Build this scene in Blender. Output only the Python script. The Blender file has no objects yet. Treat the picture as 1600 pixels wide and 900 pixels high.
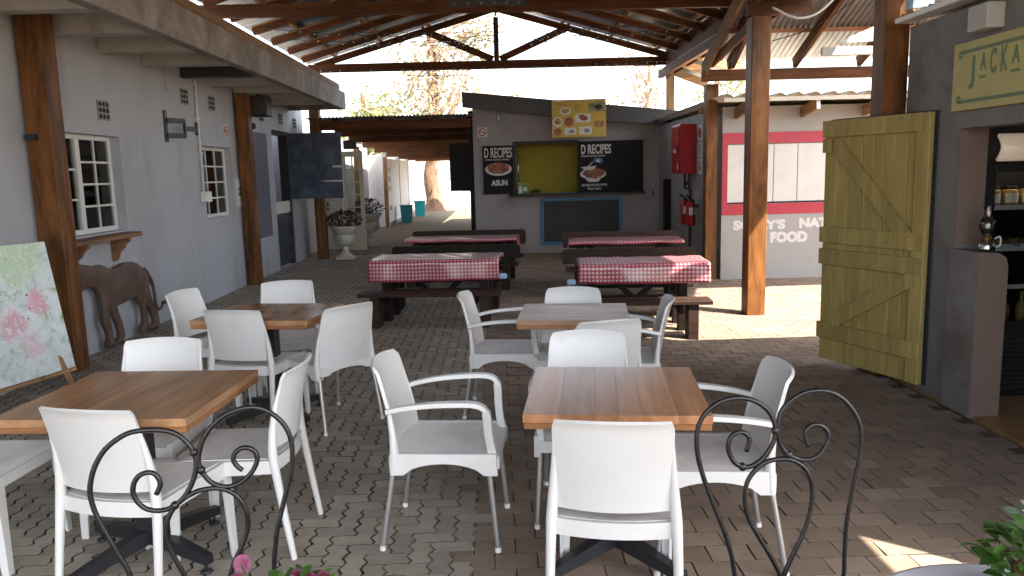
import bpy, bmesh, math, random
from mathutils import Vector, Matrix, noise as mnoise
random.seed(7)
S = bpy.context.scene
COL = S.collection
PI = math.pi
R = math.radians

# ------------------------------------------------------------------ camera
cam_d = bpy.data.cameras.new('camera')
cam = bpy.data.objects.new('camera', cam_d)
COL.objects.link(cam)
S.camera = cam
cam_d.sensor_width = 36.0
cam_d.lens = 36.0 * 1209.0 / 1600.0
cam_d.clip_start = 0.05
cam_d.clip_end = 800.0
rx = Vector((0.99949664, -0.01881325, -0.02554477))
dn = Vector((-0.02804029, -0.14723415, -0.98870412))
fw = Vector((0.01483968, 0.98892273, -0.14768757))
cam.matrix_world = Matrix(((rx.x, -dn.x, -fw.x, 0.0), (rx.y, -dn.y, -fw.y, 0.0), (rx.z, -dn.z, -fw.z, 1.65), (0, 0, 0, 1)))

# ------------------------------------------------------------------ sky, sun, exposure
SUN_EL = R(52.0)
SUN_DIR = Vector((0.77, -0.64, 0.0)).normalized()          # towards the sun, horizontally
W = bpy.data.worlds.new('World')
S.world = W
W.use_nodes = True
wn = W.node_tree
bg = wn.nodes['Background']
sky = wn.nodes.new('ShaderNodeTexSky')
sky.sky_type = 'NISHITA'
sky.sun_disc = False
sky.sun_elevation = SUN_EL
sky.sun_rotation = math.atan2(SUN_DIR.x, SUN_DIR.y)
sky.dust_density = 2.5
sky.air_density = 1.0
pale = wn.nodes.new('ShaderNodeHueSaturation')           # thin high haze: a paler sky
pale.inputs['Saturation'].default_value = 0.45
wn.links.new(sky.outputs[0], pale.inputs['Color'])
wn.links.new(pale.outputs[0], bg.inputs[0])
bg.inputs[1].default_value = 0.15
sun_d = bpy.data.lights.new('sun', 'SUN')
sun = bpy.data.objects.new('sun', sun_d)
COL.objects.link(sun)
sun_d.energy = 4.5
sun_d.angle = R(0.5)
sun_d.color = (1.0, 0.89, 0.74)
sd = Vector((SUN_DIR.x * math.cos(SUN_EL), SUN_DIR.y * math.cos(SUN_EL), math.sin(SUN_EL)))
sun.rotation_euler = (-sd).to_track_quat('-Z', 'Y').to_euler()
sun.location = (20, -15, 30)
S.view_settings.view_transform = 'Standard'
S.view_settings.look = 'None'
S.view_settings.gamma = 1.0
S.view_settings.use_curve_mapping = False
S.view_settings.exposure = 2.5
S.render.engine = 'CYCLES'
S.cycles.max_bounces = 8
S.cycles.diffuse_bounces = 5
S.cycles.caustics_reflective = False
S.cycles.caustics_refractive = False

# ------------------------------------------------------------------ materials
def new_mat(name):
    m = bpy.data.materials.new(name)
    m.use_nodes = True
    nt = m.node_tree
    return m, nt, nt.nodes['Principled BSDF']

def nd(nt, typ, **kw):
    n = nt.nodes.new(typ)
    for k, v in kw.items():
        if k.startswith('i_'):
            key = k[2:]
            n.inputs[int(key) if key.isdigit() else key].default_value = v
        else:
            setattr(n, k, v)
    return n

def col4(c):
    return (c[0], c[1], c[2], 1.0)

def rnd_value(nt, amount):
    """one random number per object and per loose piece, as a brightness factor around 1"""
    g = nd(nt, 'ShaderNodeNewGeometry')
    oi = nd(nt, 'ShaderNodeObjectInfo')
    a = nd(nt, 'ShaderNodeMath', operation='ADD')
    nt.links.new(g.outputs['Random Per Island'], a.inputs[0])
    nt.links.new(oi.outputs['Random'], a.inputs[1])
    f = nd(nt, 'ShaderNodeMath', operation='FRACT')
    nt.links.new(a.outputs[0], f.inputs[0])
    mr = nd(nt, 'ShaderNodeMapRange')
    mr.inputs[3].default_value = 1.0 - amount
    mr.inputs[4].default_value = 1.0 + amount
    nt.links.new(f.outputs[0], mr.inputs[0])
    return mr.outputs[0], f.outputs[0]

def M(name, base, rough=0.6, metal=0.0, var=0.12, scale=6.0, bump=0.15, bscale=60.0, bdist=0.004, stretch=(1, 1, 1),
      rnd=0.0, stain=None, stain_amt=0.5, stain_scale=1.5, stain_lo=0.5, stain_hi=0.7, spec=0.5, world=False, rvar=0.1):
    m, nt, bs = new_mat(name)
    L = nt.links.new
    tc = nd(nt, 'ShaderNodeTexCoord')
    src = tc.outputs['Object']
    if world:
        gg = nd(nt, 'ShaderNodeNewGeometry')
        src = gg.outputs['Position']
    mp = nd(nt, 'ShaderNodeMapping')
    mp.inputs['Scale'].default_value = stretch
    L(src, mp.inputs[0])
    rf, r01 = rnd_value(nt, rnd)
    sc = nd(nt, 'ShaderNodeVectorMath', operation='MULTIPLY_ADD')
    sc.inputs[1].default_value = (1, 1, 1)
    comb = nd(nt, 'ShaderNodeCombineXYZ')
    ml = nd(nt, 'ShaderNodeMath', operation='MULTIPLY', i_1=37.0 if rnd else 0.0)
    L(r01, ml.inputs[0])
    for i in range(3):
        L(ml.outputs[0], comb.inputs[i])
    L(mp.outputs[0], sc.inputs[0])
    L(comb.outputs[0], sc.inputs[2])
    vec = sc.outputs[0]
    n1 = nd(nt, 'ShaderNodeTexNoise', i_Scale=scale, i_Detail=6.0, i_Roughness=0.6)
    L(vec, n1.inputs['Vector'])
    mr = nd(nt, 'ShaderNodeMapRange')
    mr.inputs[1].default_value = 0.25
    mr.inputs[2].default_value = 0.75
    mr.inputs[3].default_value = 1 - var
    mr.inputs[4].default_value = 1 + var
    L(n1.outputs[0], mr.inputs[0])
    mul = nd(nt, 'ShaderNodeMath', operation='MULTIPLY')
    L(mr.outputs[0], mul.inputs[0])
    L(rf, mul.inputs[1])
    vm = nd(nt, 'ShaderNodeVectorMath', operation='SCALE')
    vm.inputs[0].default_value = base
    L(mul.outputs[0], vm.inputs['Scale'])
    out = vm.outputs[0]
    if stain:
        n2 = nd(nt, 'ShaderNodeTexNoise', i_Scale=stain_scale, i_Detail=8.0, i_Roughness=0.65, i_Distortion=0.4)
        L(vec, n2.inputs['Vector'])
        m2 = nd(nt, 'ShaderNodeMapRange')
        m2.inputs[1].default_value = stain_lo
        m2.inputs[2].default_value = stain_hi
        m2.inputs[3].default_value = 0.0
        m2.inputs[4].default_value = stain_amt
        L(n2.outputs[0], m2.inputs[0])
        mx = nd(nt, 'ShaderNodeMix', data_type='RGBA')
        L(m2.outputs[0], mx.inputs[0])
        L(out, mx.inputs[6])
        mx.inputs[7].default_value = col4(stain)
        out = mx.outputs[2]
    L(out, bs.inputs['Base Color'])
    bs.inputs['Metallic'].default_value = metal
    bs.inputs['Specular IOR Level'].default_value = spec
    m3 = nd(nt, 'ShaderNodeMapRange')
    m3.inputs[3].default_value = max(0.03, rough - rvar)
    m3.inputs[4].default_value = min(1.0, rough + rvar)
    L(n1.outputs[0], m3.inputs[0])
    L(m3.outputs[0], bs.inputs['Roughness'])
    if bump:
        n3 = nd(nt, 'ShaderNodeTexNoise', i_Scale=bscale, i_Detail=5.0)
        L(vec, n3.inputs['Vector'])
        b = nd(nt, 'ShaderNodeBump', i_Strength=bump, i_Distance=bdist)
        L(n3.outputs[0], b.inputs['Height'])
        L(b.outputs[0], bs.inputs['Normal'])
    return m

def wood(name, base, axis='x', rough=0.6, dark=0.5, rnd=0.12, knots=True, coarse=1.0, red=None, spec=0.5, world=False, patch=0.3):
    """grain runs along one axis; darker streaks and a few knots"""
    m, nt, bs = new_mat(name)
    L = nt.links.new
    tc = nd(nt, 'ShaderNodeTexCoord')
    src = tc.outputs['Object']
    if world:
        gg = nd(nt, 'ShaderNodeNewGeometry')
        src = gg.outputs['Position']
    rf, r01 = rnd_value(nt, rnd)
    st = {'x': (0.6, 14, 14), 'y': (14, 0.6, 14), 'z': (14, 14, 0.6)}[axis]
    st = tuple(s * coarse for s in st)
    mp = nd(nt, 'ShaderNodeMapping')
    mp.inputs['Scale'].default_value = st
    L(src, mp.inputs[0])
    off = nd(nt, 'ShaderNodeVectorMath', operation='ADD')
    comb = nd(nt, 'ShaderNodeCombineXYZ')
    ml = nd(nt, 'ShaderNodeMath', operation='MULTIPLY', i_1=53.0)
    L(r01, ml.inputs[0])
    for i in range(3):
        L(ml.outputs[0], comb.inputs[i])
    L(mp.outputs[0], off.inputs[0])
    L(comb.outputs[0], off.inputs[1])
    n1 = nd(nt, 'ShaderNodeTexNoise', i_Scale=1.0, i_Detail=7.0, i_Roughness=0.62, i_Distortion=0.8)
    L(off.outputs[0], n1.inputs['Vector'])
    n4 = nd(nt, 'ShaderNodeTexNoise', i_Scale=5.0, i_Detail=3.0)
    L(off.outputs[0], n4.inputs['Vector'])
    cr = nd(nt, 'ShaderNodeValToRGB')
    e = cr.color_ramp.elements
    e[0].position = 0.25
    e[0].color = col4([c * (1 - dark) for c in base])
    e[1].position = 0.72
    e[1].color = col4([min(1, c * 1.25) for c in base])
    mid = e.new(0.5)
    mid.color = col4(red if red else base)
    L(n1.outputs[0], cr.inputs[0])
    mx0 = nd(nt, 'ShaderNodeMix', data_type='RGBA', blend_type='MULTIPLY')
    mx0.inputs[0].default_value = 0.35
    L(cr.outputs[0], mx0.inputs[6])
    L(n4.outputs[0], mx0.inputs[7])
    out = mx0.outputs[2]
    if knots:
        mp2 = nd(nt, 'ShaderNodeMapping')
        s2 = {'x': (1.6, 5, 5), 'y': (5, 1.6, 5), 'z': (5, 5, 1.6)}[axis]
        mp2.inputs['Scale'].default_value = s2
        L(src, mp2.inputs[0])
        off2 = nd(nt, 'ShaderNodeVectorMath', operation='ADD')
        L(mp2.outputs[0], off2.inputs[0])
        L(comb.outputs[0], off2.inputs[1])
        v = nd(nt, 'ShaderNodeTexVoronoi', i_Scale=1.0)
        L(off2.outputs[0], v.inputs['Vector'])
        k = nd(nt, 'ShaderNodeMapRange')
        k.inputs[1].default_value = 0.07
        k.inputs[2].default_value = 0.2
        k.inputs[3].default_value = 0.75
        k.inputs[4].default_value = 0.0
        L(v.outputs['Distance'], k.inputs[0])
        mk = nd(nt, 'ShaderNodeMix', data_type='RGBA')
        L(k.outputs[0], mk.inputs[0])
        L(out, mk.inputs[6])
        mk.inputs[7].default_value = col4([c * 0.25 for c in base])
        out = mk.outputs[2]
    mp3 = nd(nt, 'ShaderNodeMapping')
    mp3.inputs['Scale'].default_value = {'x': (1.3, 7, 7), 'y': (7, 1.3, 7), 'z': (7, 7, 1.3)}[axis]
    L(src, mp3.inputs[0])
    off3 = nd(nt, 'ShaderNodeVectorMath', operation='ADD')
    L(mp3.outputs[0], off3.inputs[0])
    L(comb.outputs[0], off3.inputs[1])
    n7 = nd(nt, 'ShaderNodeTexNoise', i_Scale=1.0, i_Detail=5.0, i_Roughness=0.65, i_Distortion=0.6)
    L(off3.outputs[0], n7.inputs['Vector'])
    m7 = nd(nt, 'ShaderNodeMapRange')
    m7.inputs[1].default_value = 0.32
    m7.inputs[2].default_value = 0.68
    m7.inputs[3].default_value = 1.0 - patch * 1.3
    m7.inputs[4].default_value = 1.0 + patch
    L(n7.outputs[0], m7.inputs[0])
    rf2 = nd(nt, 'ShaderNodeMath', operation='MULTIPLY')
    L(rf, rf2.inputs[0])
    L(m7.outputs[0], rf2.inputs[1])
    vm = nd(nt, 'ShaderNodeVectorMath', operation='SCALE')
    L(out, vm.inputs[0])
    L(rf2.outputs[0], vm.inputs['Scale'])
    L(vm.outputs[0], bs.inputs['Base Color'])
    bs.inputs['Specular IOR Level'].default_value = spec
    mr = nd(nt, 'ShaderNodeMapRange')
    mr.inputs[3].default_value = max(0.05, rough - 0.12)
    mr.inputs[4].default_value = min(1, rough + 0.12)
    L(n1.outputs[0], mr.inputs[0])
    L(mr.outputs[0], bs.inputs['Roughness'])
    b = nd(nt, 'ShaderNodeBump', i_Strength=0.25, i_Distance=0.003)
    L(n1.outputs[0], b.inputs['Height'])
    L(b.outputs[0], bs.inputs['Normal'])
    return m

def glass_mat(name, tint=(0.8, 0.85, 0.85), rough=0.02, alpha=0.75):
    m, nt, bs = new_mat(name)
    L = nt.links.new
    n = nd(nt, 'ShaderNodeTexNoise', i_Scale=4.0)
    mr = nd(nt, 'ShaderNodeMapRange')
    mr.inputs[3].default_value = rough
    mr.inputs[4].default_value = rough + 0.05
    L(n.outputs[0], mr.inputs[0])
    tr = nd(nt, 'ShaderNodeBsdfTransparent')
    tr.inputs[0].default_value = col4(tint)
    gl = nd(nt, 'ShaderNodeBsdfGlossy')
    L(mr.outputs[0], gl.inputs['Roughness'])
    fr = nd(nt, 'ShaderNodeFresnel', i_IOR=1.5)
    ad = nd(nt, 'ShaderNodeMath', operation='ADD', i_1=0.03)
    L(fr.outputs[0], ad.inputs[0])
    mx = nd(nt, 'ShaderNodeMixShader')
    L(ad.outputs[0], mx.inputs[0])
    L(tr.outputs[0], mx.inputs[1])
    L(gl.outputs[0], mx.inputs[2])
    L(mx.outputs[0], nt.nodes['Material Output'].inputs[0])
    nt.nodes.remove(bs)
    return m

MT = {}
MT['paint_wall'] = M('grey_blue_wall_paint', (0.41, 0.43, 0.475), 0.62, var=0.05, scale=1.2, bump=0.25, bscale=38, bdist=0.004, stain=(0.25, 0.235, 0.22), stain_amt=0.65, stain_scale=1.3, stain_lo=0.5, stain_hi=0.78, stretch=(1, 1, 0.5), world=True)
MT['kiosk_wall'] = M('kiosk_wall_paint', (0.35, 0.325, 0.33), 0.7, var=0.06, scale=1.5, bump=0.2, bscale=40, stain=(0.13, 0.11, 0.1), stain_amt=0.4, stain_scale=0.8, world=True)
MT['solly_wall'] = M('pale_grey_plaster', (0.33, 0.32, 0.31), 0.75, var=0.06, scale=1.3, bump=0.2, bscale=45, stain=(0.2, 0.17, 0.14), stain_amt=0.35, stain_scale=1.1, world=True)
MT['shop_wall'] = M('shop_plaster', (0.2, 0.19, 0.185), 0.8, var=0.1, scale=1.8, bump=0.3, bscale=35, stain=(0.1, 0.085, 0.075), stain_amt=0.7, stain_scale=1.6, stain_lo=0.5, stain_hi=0.65, world=True)
MT['shop_reveal'] = M('brown_reveal_paint', (0.16, 0.115, 0.095), 0.7, var=0.07, scale=2, bump=0.15, bscale=50, world=True)
MT['white_wall'] = M('white_wall_paint', (0.62, 0.62, 0.63), 0.7, var=0.06, scale=1.4, bump=0.2, bscale=40, stain=(0.4, 0.35, 0.3), stain_amt=0.35, stain_scale=0.9, world=True)
MT['block_wall'] = M('whitewashed_block', (0.6, 0.59, 0.57), 0.85, var=0.12, scale=2, bump=0.4, bscale=25, stain=(0.36, 0.33, 0.29), stain_amt=0.5, stain_scale=0.8, world=True)
MT['fascia_conc'] = M('weathered_grey_fascia', (0.2, 0.178, 0.168), 0.8, var=0.3, scale=3.5, bump=0.4, bscale=30, stain=(0.42, 0.4, 0.4), stain_amt=0.8, stain_scale=2.2, stain_lo=0.46, stain_hi=0.72, world=True)
MT['joist_paint'] = M('cream_joist_paint', (0.42, 0.415, 0.385), 0.65, var=0.1, scale=3, bump=0.15, stain=(0.2, 0.16, 0.12), stain_amt=0.5, stain_scale=2.5, stain_lo=0.56, world=True)
MT['dark_fascia'] = M('charcoal_fascia_paint', (0.055, 0.055, 0.065), 0.55, var=0.1, scale=2, bump=0.1, world=True)
MT['post_wood'] = wood('stained_post_wood', (0.19, 0.078, 0.024), 'z', 0.5, 0.6, rnd=0.1, world=True, spec=0.22, patch=0.55)
MT['truss_x'] = wood('dark_truss_wood_x', (0.125, 0.047, 0.019), 'x', 0.6, 0.5, rnd=0.25, spec=0.14, world=True)
MT['truss_y'] = wood('dark_truss_wood_y', (0.12, 0.048, 0.02), 'y', 0.6, 0.5, rnd=0.25, spec=0.14, world=True)
MT['truss_z'] = wood('dark_truss_wood_z', (0.105, 0.04, 0.018), 'z', 0.6, 0.5, rnd=0.2, spec=0.14, world=True)
MT['raft_right'] = wood('brown_rafter_wood_y', (0.17, 0.07, 0.028), 'y', 0.6, 0.5, rnd=0.2, spec=0.14, world=True)
MT['pale_wood_y'] = wood('pale_batten_wood_y', (0.38, 0.22, 0.1), 'y', 0.65, 0.35, rnd=0.2, world=True)
MT['pale_wood_x'] = wood('pale_batten_wood_x', (0.36, 0.2, 0.09), 'x', 0.65, 0.35, rnd=0.2, world=True)
MT['orange_wood_x'] = wood('orange_beam_wood_x', (0.32, 0.125, 0.045), 'x', 0.6, 0.4, rnd=0.15, world=True)
MT['pale_post'] = wood('pale_post_wood', (0.4, 0.22, 0.1), 'z', 0.6, 0.35, rnd=0.15, world=True)
MT['plate_wood'] = wood('rough_wall_plate_wood', (0.26, 0.15, 0.075), 'y', 0.75, 0.45, rnd=0.1, world=True)
MT['shelf_wood'] = wood('weathered_shelf_wood', (0.24, 0.12, 0.055), 'y', 0.6, 0.5, rnd=0.1)
MT['black_wood'] = wood('black_stained_wood', (0.016, 0.009, 0.008), 'x', 0.6, 0.4, rnd=0.3, knots=False, spec=0.2)
MT['brown_black_wood'] = wood('brown_black_bench_wood', (0.04, 0.02, 0.014), 'x', 0.55, 0.5, rnd=0.3, knots=False, spec=0.25)
MT['tin'] = M('galvanised_corrugated_iron', (0.22, 0.21, 0.21), 0.32, metal=0.8, var=0.65, stretch=(0.35, 7, 0.35), scale=1.3, bump=0.05, bscale=60, stain=(0.16, 0.12, 0.1), stain_amt=0.6, stain_scale=1.4, stain_lo=0.5, stain_hi=0.75, rnd=0.12, world=True)
MT['tin_old'] = M('aged_corrugated_iron', (0.38, 0.37, 0.36), 0.5, metal=0.7, var=0.25, scale=3, bump=0.05, stain=(0.22, 0.13, 0.09), stain_amt=0.5, stain_scale=1.7, stain_lo=0.5, stain_hi=0.75, rnd=0.15, world=True)
MT['asbestos'] = M('cream_corrugated_sheet', (0.6, 0.55, 0.47), 0.8, var=0.12, scale=4, bump=0.2, bscale=50, rnd=0.1, world=True)
MT['gutter'] = M('white_gutter_metal', (0.72, 0.71, 0.69), 0.35, metal=0.0, var=0.1, scale=4, bump=0.03)
MT['white_paint'] = M('white_gloss_paint', (0.72, 0.72, 0.71), 0.45, var=0.06, scale=6, bump=0.08, stain=(0.45, 0.42, 0.38), stain_amt=0.3, stain_scale=5, stain_lo=0.55)
MT['cream_paint'] = M('cream_door_paint', (0.5, 0.46, 0.36), 0.55, var=0.08, scale=5, bump=0.1)
MT['plastic'] = M('white_chair_plastic', (0.64, 0.64, 0.63), 0.42, var=0.025, scale=4, bump=0.05, bscale=220, bdist=0.001, stain=(0.46, 0.42, 0.35), stain_amt=0.26, stain_scale=6, stain_lo=0.52, stain_hi=0.74, rnd=0.05)
MT['seat_plastic'] = M('scuffed_seat_plastic', (0.74, 0.72, 0.685), 0.5, var=0.07, scale=7, bump=0.08, bscale=160, bdist=0.001, stain=(0.33, 0.28, 0.22), stain_amt=0.4, stain_scale=4, stain_lo=0.46, stain_hi=0.72, rnd=0.03)
MT['alu'] = M('brushed_aluminium', (0.5, 0.51, 0.53), 0.38, metal=0.85, var=0.08, scale=20, bump=0.05, bscale=150, stretch=(1, 1, 0.1))
MT['black_iron'] = M('black_painted_iron', (0.012, 0.012, 0.014), 0.28, metal=0.2, var=0.3, scale=30, bump=0.15, bscale=120, bdist=0.002, stain=(0.05, 0.045, 0.04), stain_amt=0.5, stain_scale=25, stain_lo=0.58)
MT['black_cast'] = M('black_powder_coated_steel', (0.014, 0.015, 0.019), 0.4, var=0.25, scale=15, bump=0.08, bscale=150)
MT['table_a'] = wood('varnished_table_wood', (0.43, 0.235, 0.118), 'y', 0.18, 0.25, rnd=0.06, knots=False, coarse=0.6, patch=0.2)
MT['table_b'] = wood('red_brown_table_wood', (0.46, 0.22, 0.105), 'y', 0.2, 0.3, rnd=0.18, knots=True, coarse=0.6, patch=0.2)
MT['table_c'] = wood('pale_table_wood', (0.45, 0.28, 0.175), 'x', 0.3, 0.25, rnd=0.08, knots=True, coarse=0.7)
MT['table_edge'] = wood('orange_edge_wood', (0.36, 0.16, 0.06), 'x', 0.4, 0.3, rnd=0.1, knots=False)
MT['table_edge_dark'] = wood('dark_edge_wood', (0.13, 0.045, 0.025), 'x', 0.4, 0.4, rnd=0.15, knots=False)
MT['door_yellow'] = wood('olive_yellow_door_paint', (0.42, 0.33, 0.115), 'z', 0.6, 0.13, rnd=0.07, knots=False, world=True, patch=0.14, spec=0.3)
MT['navy_edge'] = M('chipped_navy_steel', (0.018, 0.022, 0.035), 0.5, var=0.3, scale=10, bump=0.2, stain=(0.2, 0.2, 0.2), stain_amt=0.5, stain_scale=18, stain_lo=0.66, stain_hi=0.7)
MT['navy_door'] = M('slate_blue_door_paint', (0.04, 0.052, 0.085), 0.42, var=0.1, scale=4, bump=0.1, bscale=40)
MT['chalk_blue'] = M('dusty_blue_black_board', (0.02, 0.033, 0.066), 0.42, var=0.3, scale=5, bump=0.05, stain=(0.11, 0.15, 0.23), stain_amt=0.85, stain_scale=2.8, stain_lo=0.45, stain_hi=0.75)
MT['blue_grey_panel'] = M('blue_grey_panel_paint', (0.11, 0.115, 0.15), 0.6, var=0.06, scale=2, bump=0.1)
MT['board_black'] = M('blackboard_paint', (0.016, 0.018, 0.02), 0.6, var=0.2, scale=2, bump=0.05, stain=(0.05, 0.052, 0.055), stain_amt=0.3, stain_scale=2.5)
MT['blue_frame'] = M('bright_blue_frame_paint', (0.035, 0.17, 0.33), 0.5, var=0.08, bump=0.1)
MT['poster_black'] = M('black_vinyl_poster', (0.009, 0.009, 0.011), 0.6, var=0.1, scale=2, bump=0.0, spec=0.2)
MT['olive_wall'] = M('olive_yellow_kitchen_wall', (0.4, 0.325, 0.03), 0.7, var=0.05, scale=1.5, bump=0.1, world=True)
MT['lettering'] = M('white_print', (0.6, 0.6, 0.6), 0.5, var=0.06, scale=10, bump=0)
MT['white_letter'] = M('white_wall_lettering_paint', (0.6, 0.59, 0.57), 0.6, var=0.05, scale=10, bump=0)
MT['green_letter'] = M('sage_green_sign_paint', (0.13, 0.19, 0.1), 0.6, var=0.08, scale=8, bump=0)
MT['sign_yellow'] = M('mustard_sign_paint', (0.46, 0.41, 0.15), 0.55, var=0.06, scale=2.5, bump=0.08, stain=(0.24, 0.19, 0.08), stain_amt=0.3, stain_scale=2)
MT['red_band'] = M('raspberry_red_paint', (0.4, 0.028, 0.05), 0.55, var=0.06, scale=2, bump=0.1)
MT['shutter_white'] = M('white_shutter_board', (0.62, 0.61, 0.58), 0.55, var=0.06, scale=2, bump=0.08, stain=(0.42, 0.38, 0.34), stain_amt=0.3, stain_scale=2.5, rnd=0.03)
MT['fire_red'] = M('fire_red_enamel', (0.42, 0.012, 0.015), 0.35, var=0.05, scale=5, bump=0.03)
MT['sign_red'] = M('sign_red', (0.42, 0.03, 0.03), 0.5, var=0.04, bump=0)
MT['paper'] = M('white_paper', (0.68, 0.67, 0.65), 0.7, var=0.03, bump=0)
MT['ink'] = M('black_ink', (0.02, 0.02, 0.02), 0.6, var=0.05, bump=0)
MT['grey_ink'] = M('grey_ink', (0.2, 0.2, 0.2), 0.6, var=0.05, bump=0)
MT['black_plastic'] = M('black_plastic', (0.012, 0.012, 0.013), 0.5, var=0.15, scale=10, bump=0.05, spec=0.25)
MT['dark_metal'] = M('dark_grey_metal', (0.05, 0.05, 0.052), 0.45, metal=0.6, var=0.15, bump=0.05)
MT['vent_clay'] = M('grey_vent_grille', (0.24, 0.235, 0.23), 0.7, var=0.1, bump=0.1)
MT['dark_gap'] = M('dark_interior', (0.012, 0.011, 0.01), 0.9, var=0.1, bump=0)
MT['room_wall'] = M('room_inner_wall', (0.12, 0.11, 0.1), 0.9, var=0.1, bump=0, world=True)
MT['rust'] = M('rusty_sheet_steel', (0.11, 0.068, 0.052), 0.6, metal=0.15, var=0.4, scale=5, bump=0.35, bscale=45, bdist=0.005, stain=(0.2, 0.19, 0.19), stain_amt=0.55, stain_scale=5, stain_lo=0.56, stain_hi=0.72)
MT['urn'] = M('weathered_white_urn', (0.5, 0.48, 0.43), 0.75, var=0.15, scale=7, bump=0.3, bscale=40, stain=(0.22, 0.18, 0.13), stain_amt=0.5, stain_scale=5, stain_lo=0.5)
MT['turq'] = M('turquoise_bin_plastic', (0.02, 0.3, 0.37), 0.45, var=0.06, bump=0.03)
MT['bark'] = M('red_brown_bark', (0.16, 0.09, 0.055), 0.9, var=0.3, scale=6, bump=0.8, bscale=14, bdist=0.03, stretch=(1, 1, 0.35), stain=(0.3, 0.24, 0.19), stain_amt=0.5, stain_scale=3)
MT['pale_bark'] = M('pale_bark', (0.4, 0.3, 0.22), 0.9, var=0.3, scale=5, bump=0.5, bscale=14, bdist=0.03, stretch=(1, 1, 0.35))
MT['joint'] = M('dark_joint_sand', (0.08, 0.064, 0.05), 0.95, var=0.35, scale=8, bump=0.5, bscale=90, bdist=0.004, world=True)
MT['ground'] = M('dry_sandy_ground', (0.3, 0.24, 0.17), 0.95, var=0.2, scale=0.8, bump=0.4, bscale=12, bdist=0.02, stain=(0.18, 0.15, 0.1), stain_amt=0.5, stain_scale=0.2, world=True)
MT['shop_floor'] = wood('light_laminate_floor', (0.34, 0.2, 0.1), 'x', 0.35, 0.25, rnd=0.1, knots=False, world=True)
MT['steel'] = M('polished_steel', (0.55, 0.55, 0.56), 0.2, metal=1.0, var=0.05, bump=0)
MT['brass'] = M('aged_brass', (0.5, 0.32, 0.12), 0.3, metal=0.9, var=0.15, scale=20, bump=0.05)
MT['glass'] = glass_mat('clear_window_glass', (0.78, 0.82, 0.82))
MT['clear'] = glass_mat('clear_lamp_glass', (0.93, 0.94, 0.93))
MT['jar_food'] = M('preserve_in_jar', (0.3, 0.17, 0.07), 0.4, var=0.3, scale=30, bump=0.1, rnd=0.4)
MT['blue_soft'] = M('pale_blue_plastic', (0.3, 0.45, 0.62), 0.5, var=0.05, bump=0.02)
MT['green_box'] = M('bright_green_card', (0.13, 0.36, 0.06), 0.5, var=0.08, bump=0.02)
MT['cabbage'] = M('dark_green_vegetable', (0.03, 0.075, 0.02), 0.6, var=0.4, scale=20, bump=0.6, bscale=30, bdist=0.01)
MT['white_table'] = M('white_marbled_table_top', (0.62, 0.61, 0.66), 0.3, var=0.05, scale=3, bump=0.02, stain=(0.4, 0.36, 0.4), stain_amt=0.35, stain_scale=4)
MT['terracotta'] = M('terracotta_pot', (0.3, 0.12, 0.06), 0.8, var=0.15, bump=0.2)
MT['cable_black'] = M('black_cable_rubber', (0.012, 0.012, 0.012), 0.5, var=0.1, bump=0)
MT['cable_white'] = M('white_cable_pvc', (0.75, 0.74, 0.72), 0.4, var=0.05, bump=0)
MT['blue_tarp'] = M('pale_blue_wrap', (0.35, 0.5, 0.65), 0.6, var=0.1, bump=0.1)
MT['cloth_pattern'] = M('mottled_fabric_stack', (0.13, 0.1, 0.07), 0.9, var=0.9, scale=14, bump=0.4, bscale=40, bdist=0.01, stain=(0.5, 0.48, 0.45), stain_amt=0.8, stain_scale=9, stain_lo=0.57, stain_hi=0.62)

def paver_mat(name, base, rnd, stain):
    return M(name, base, 0.78, var=0.16, scale=14, bump=0.5, bscale=130, bdist=0.002, rnd=rnd, stain=stain, stain_amt=0.45, stain_scale=1.1, stain_lo=0.46, stain_hi=0.7, world=True, spec=0.4)
MT['paver_zig'] = paver_mat('grey_concrete_paver', (0.32, 0.28, 0.23), 0.16, (0.2, 0.165, 0.125))
MT['paver_rect'] = paver_mat('brown_brick_paver', (0.24, 0.18, 0.135), 0.17, (0.145, 0.105, 0.078))

def leaf_mat(name, base, base2, trans=0.35, rnd=0.35, rough=0.5):
    m, nt, bs = new_mat(name)
    L = nt.links.new
    rf, r01 = rnd_value(nt, rnd)
    cr = nd(nt, 'ShaderNodeValToRGB')
    cr.color_ramp.elements[0].color = col4(base)
    cr.color_ramp.elements[1].color = col4(base2)
    L(r01, cr.inputs[0])
    n = nd(nt, 'ShaderNodeTexNoise', i_Scale=25.0)
    mx = nd(nt, 'ShaderNodeMix', data_type='RGBA', blend_type='MULTIPLY')
    mx.inputs[0].default_value = 0.3
    L(cr.outputs[0], mx.inputs[6])
    L(n.outputs[0], mx.inputs[7])
    L(mx.outputs[2], bs.inputs['Base Color'])
    bs.inputs['Roughness'].default_value = rough
    tl = nd(nt, 'ShaderNodeBsdfTranslucent')
    L(mx.outputs[2], tl.inputs[0])
    ms = nd(nt, 'ShaderNodeMixShader', i_0=trans)
    L(bs.outputs[0], ms.inputs[1])
    L(tl.outputs[0], ms.inputs[2])
    L(ms.outputs[0], nt.nodes['Material Output'].inputs[0])
    return m
MT['leaf_glare_pale'] = leaf_mat('glare_paled_olive_leaves', (0.28, 0.25, 0.14), (0.38, 0.31, 0.19), 0.6)  # both tree leaf colours lightened to imitate glare and overexposure
MT['leaf_green'] = leaf_mat('glare_paled_green_leaves', (0.22, 0.27, 0.1), (0.3, 0.33, 0.14), 0.6)
MT['leaf_pot'] = leaf_mat('pot_plant_leaves', (0.045, 0.12, 0.02), (0.13, 0.26, 0.05), 0.4)
MT['leaf_grey'] = leaf_mat('grey_green_succulent_leaves', (0.13, 0.2, 0.12), (0.28, 0.36, 0.26), 0.25)
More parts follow.
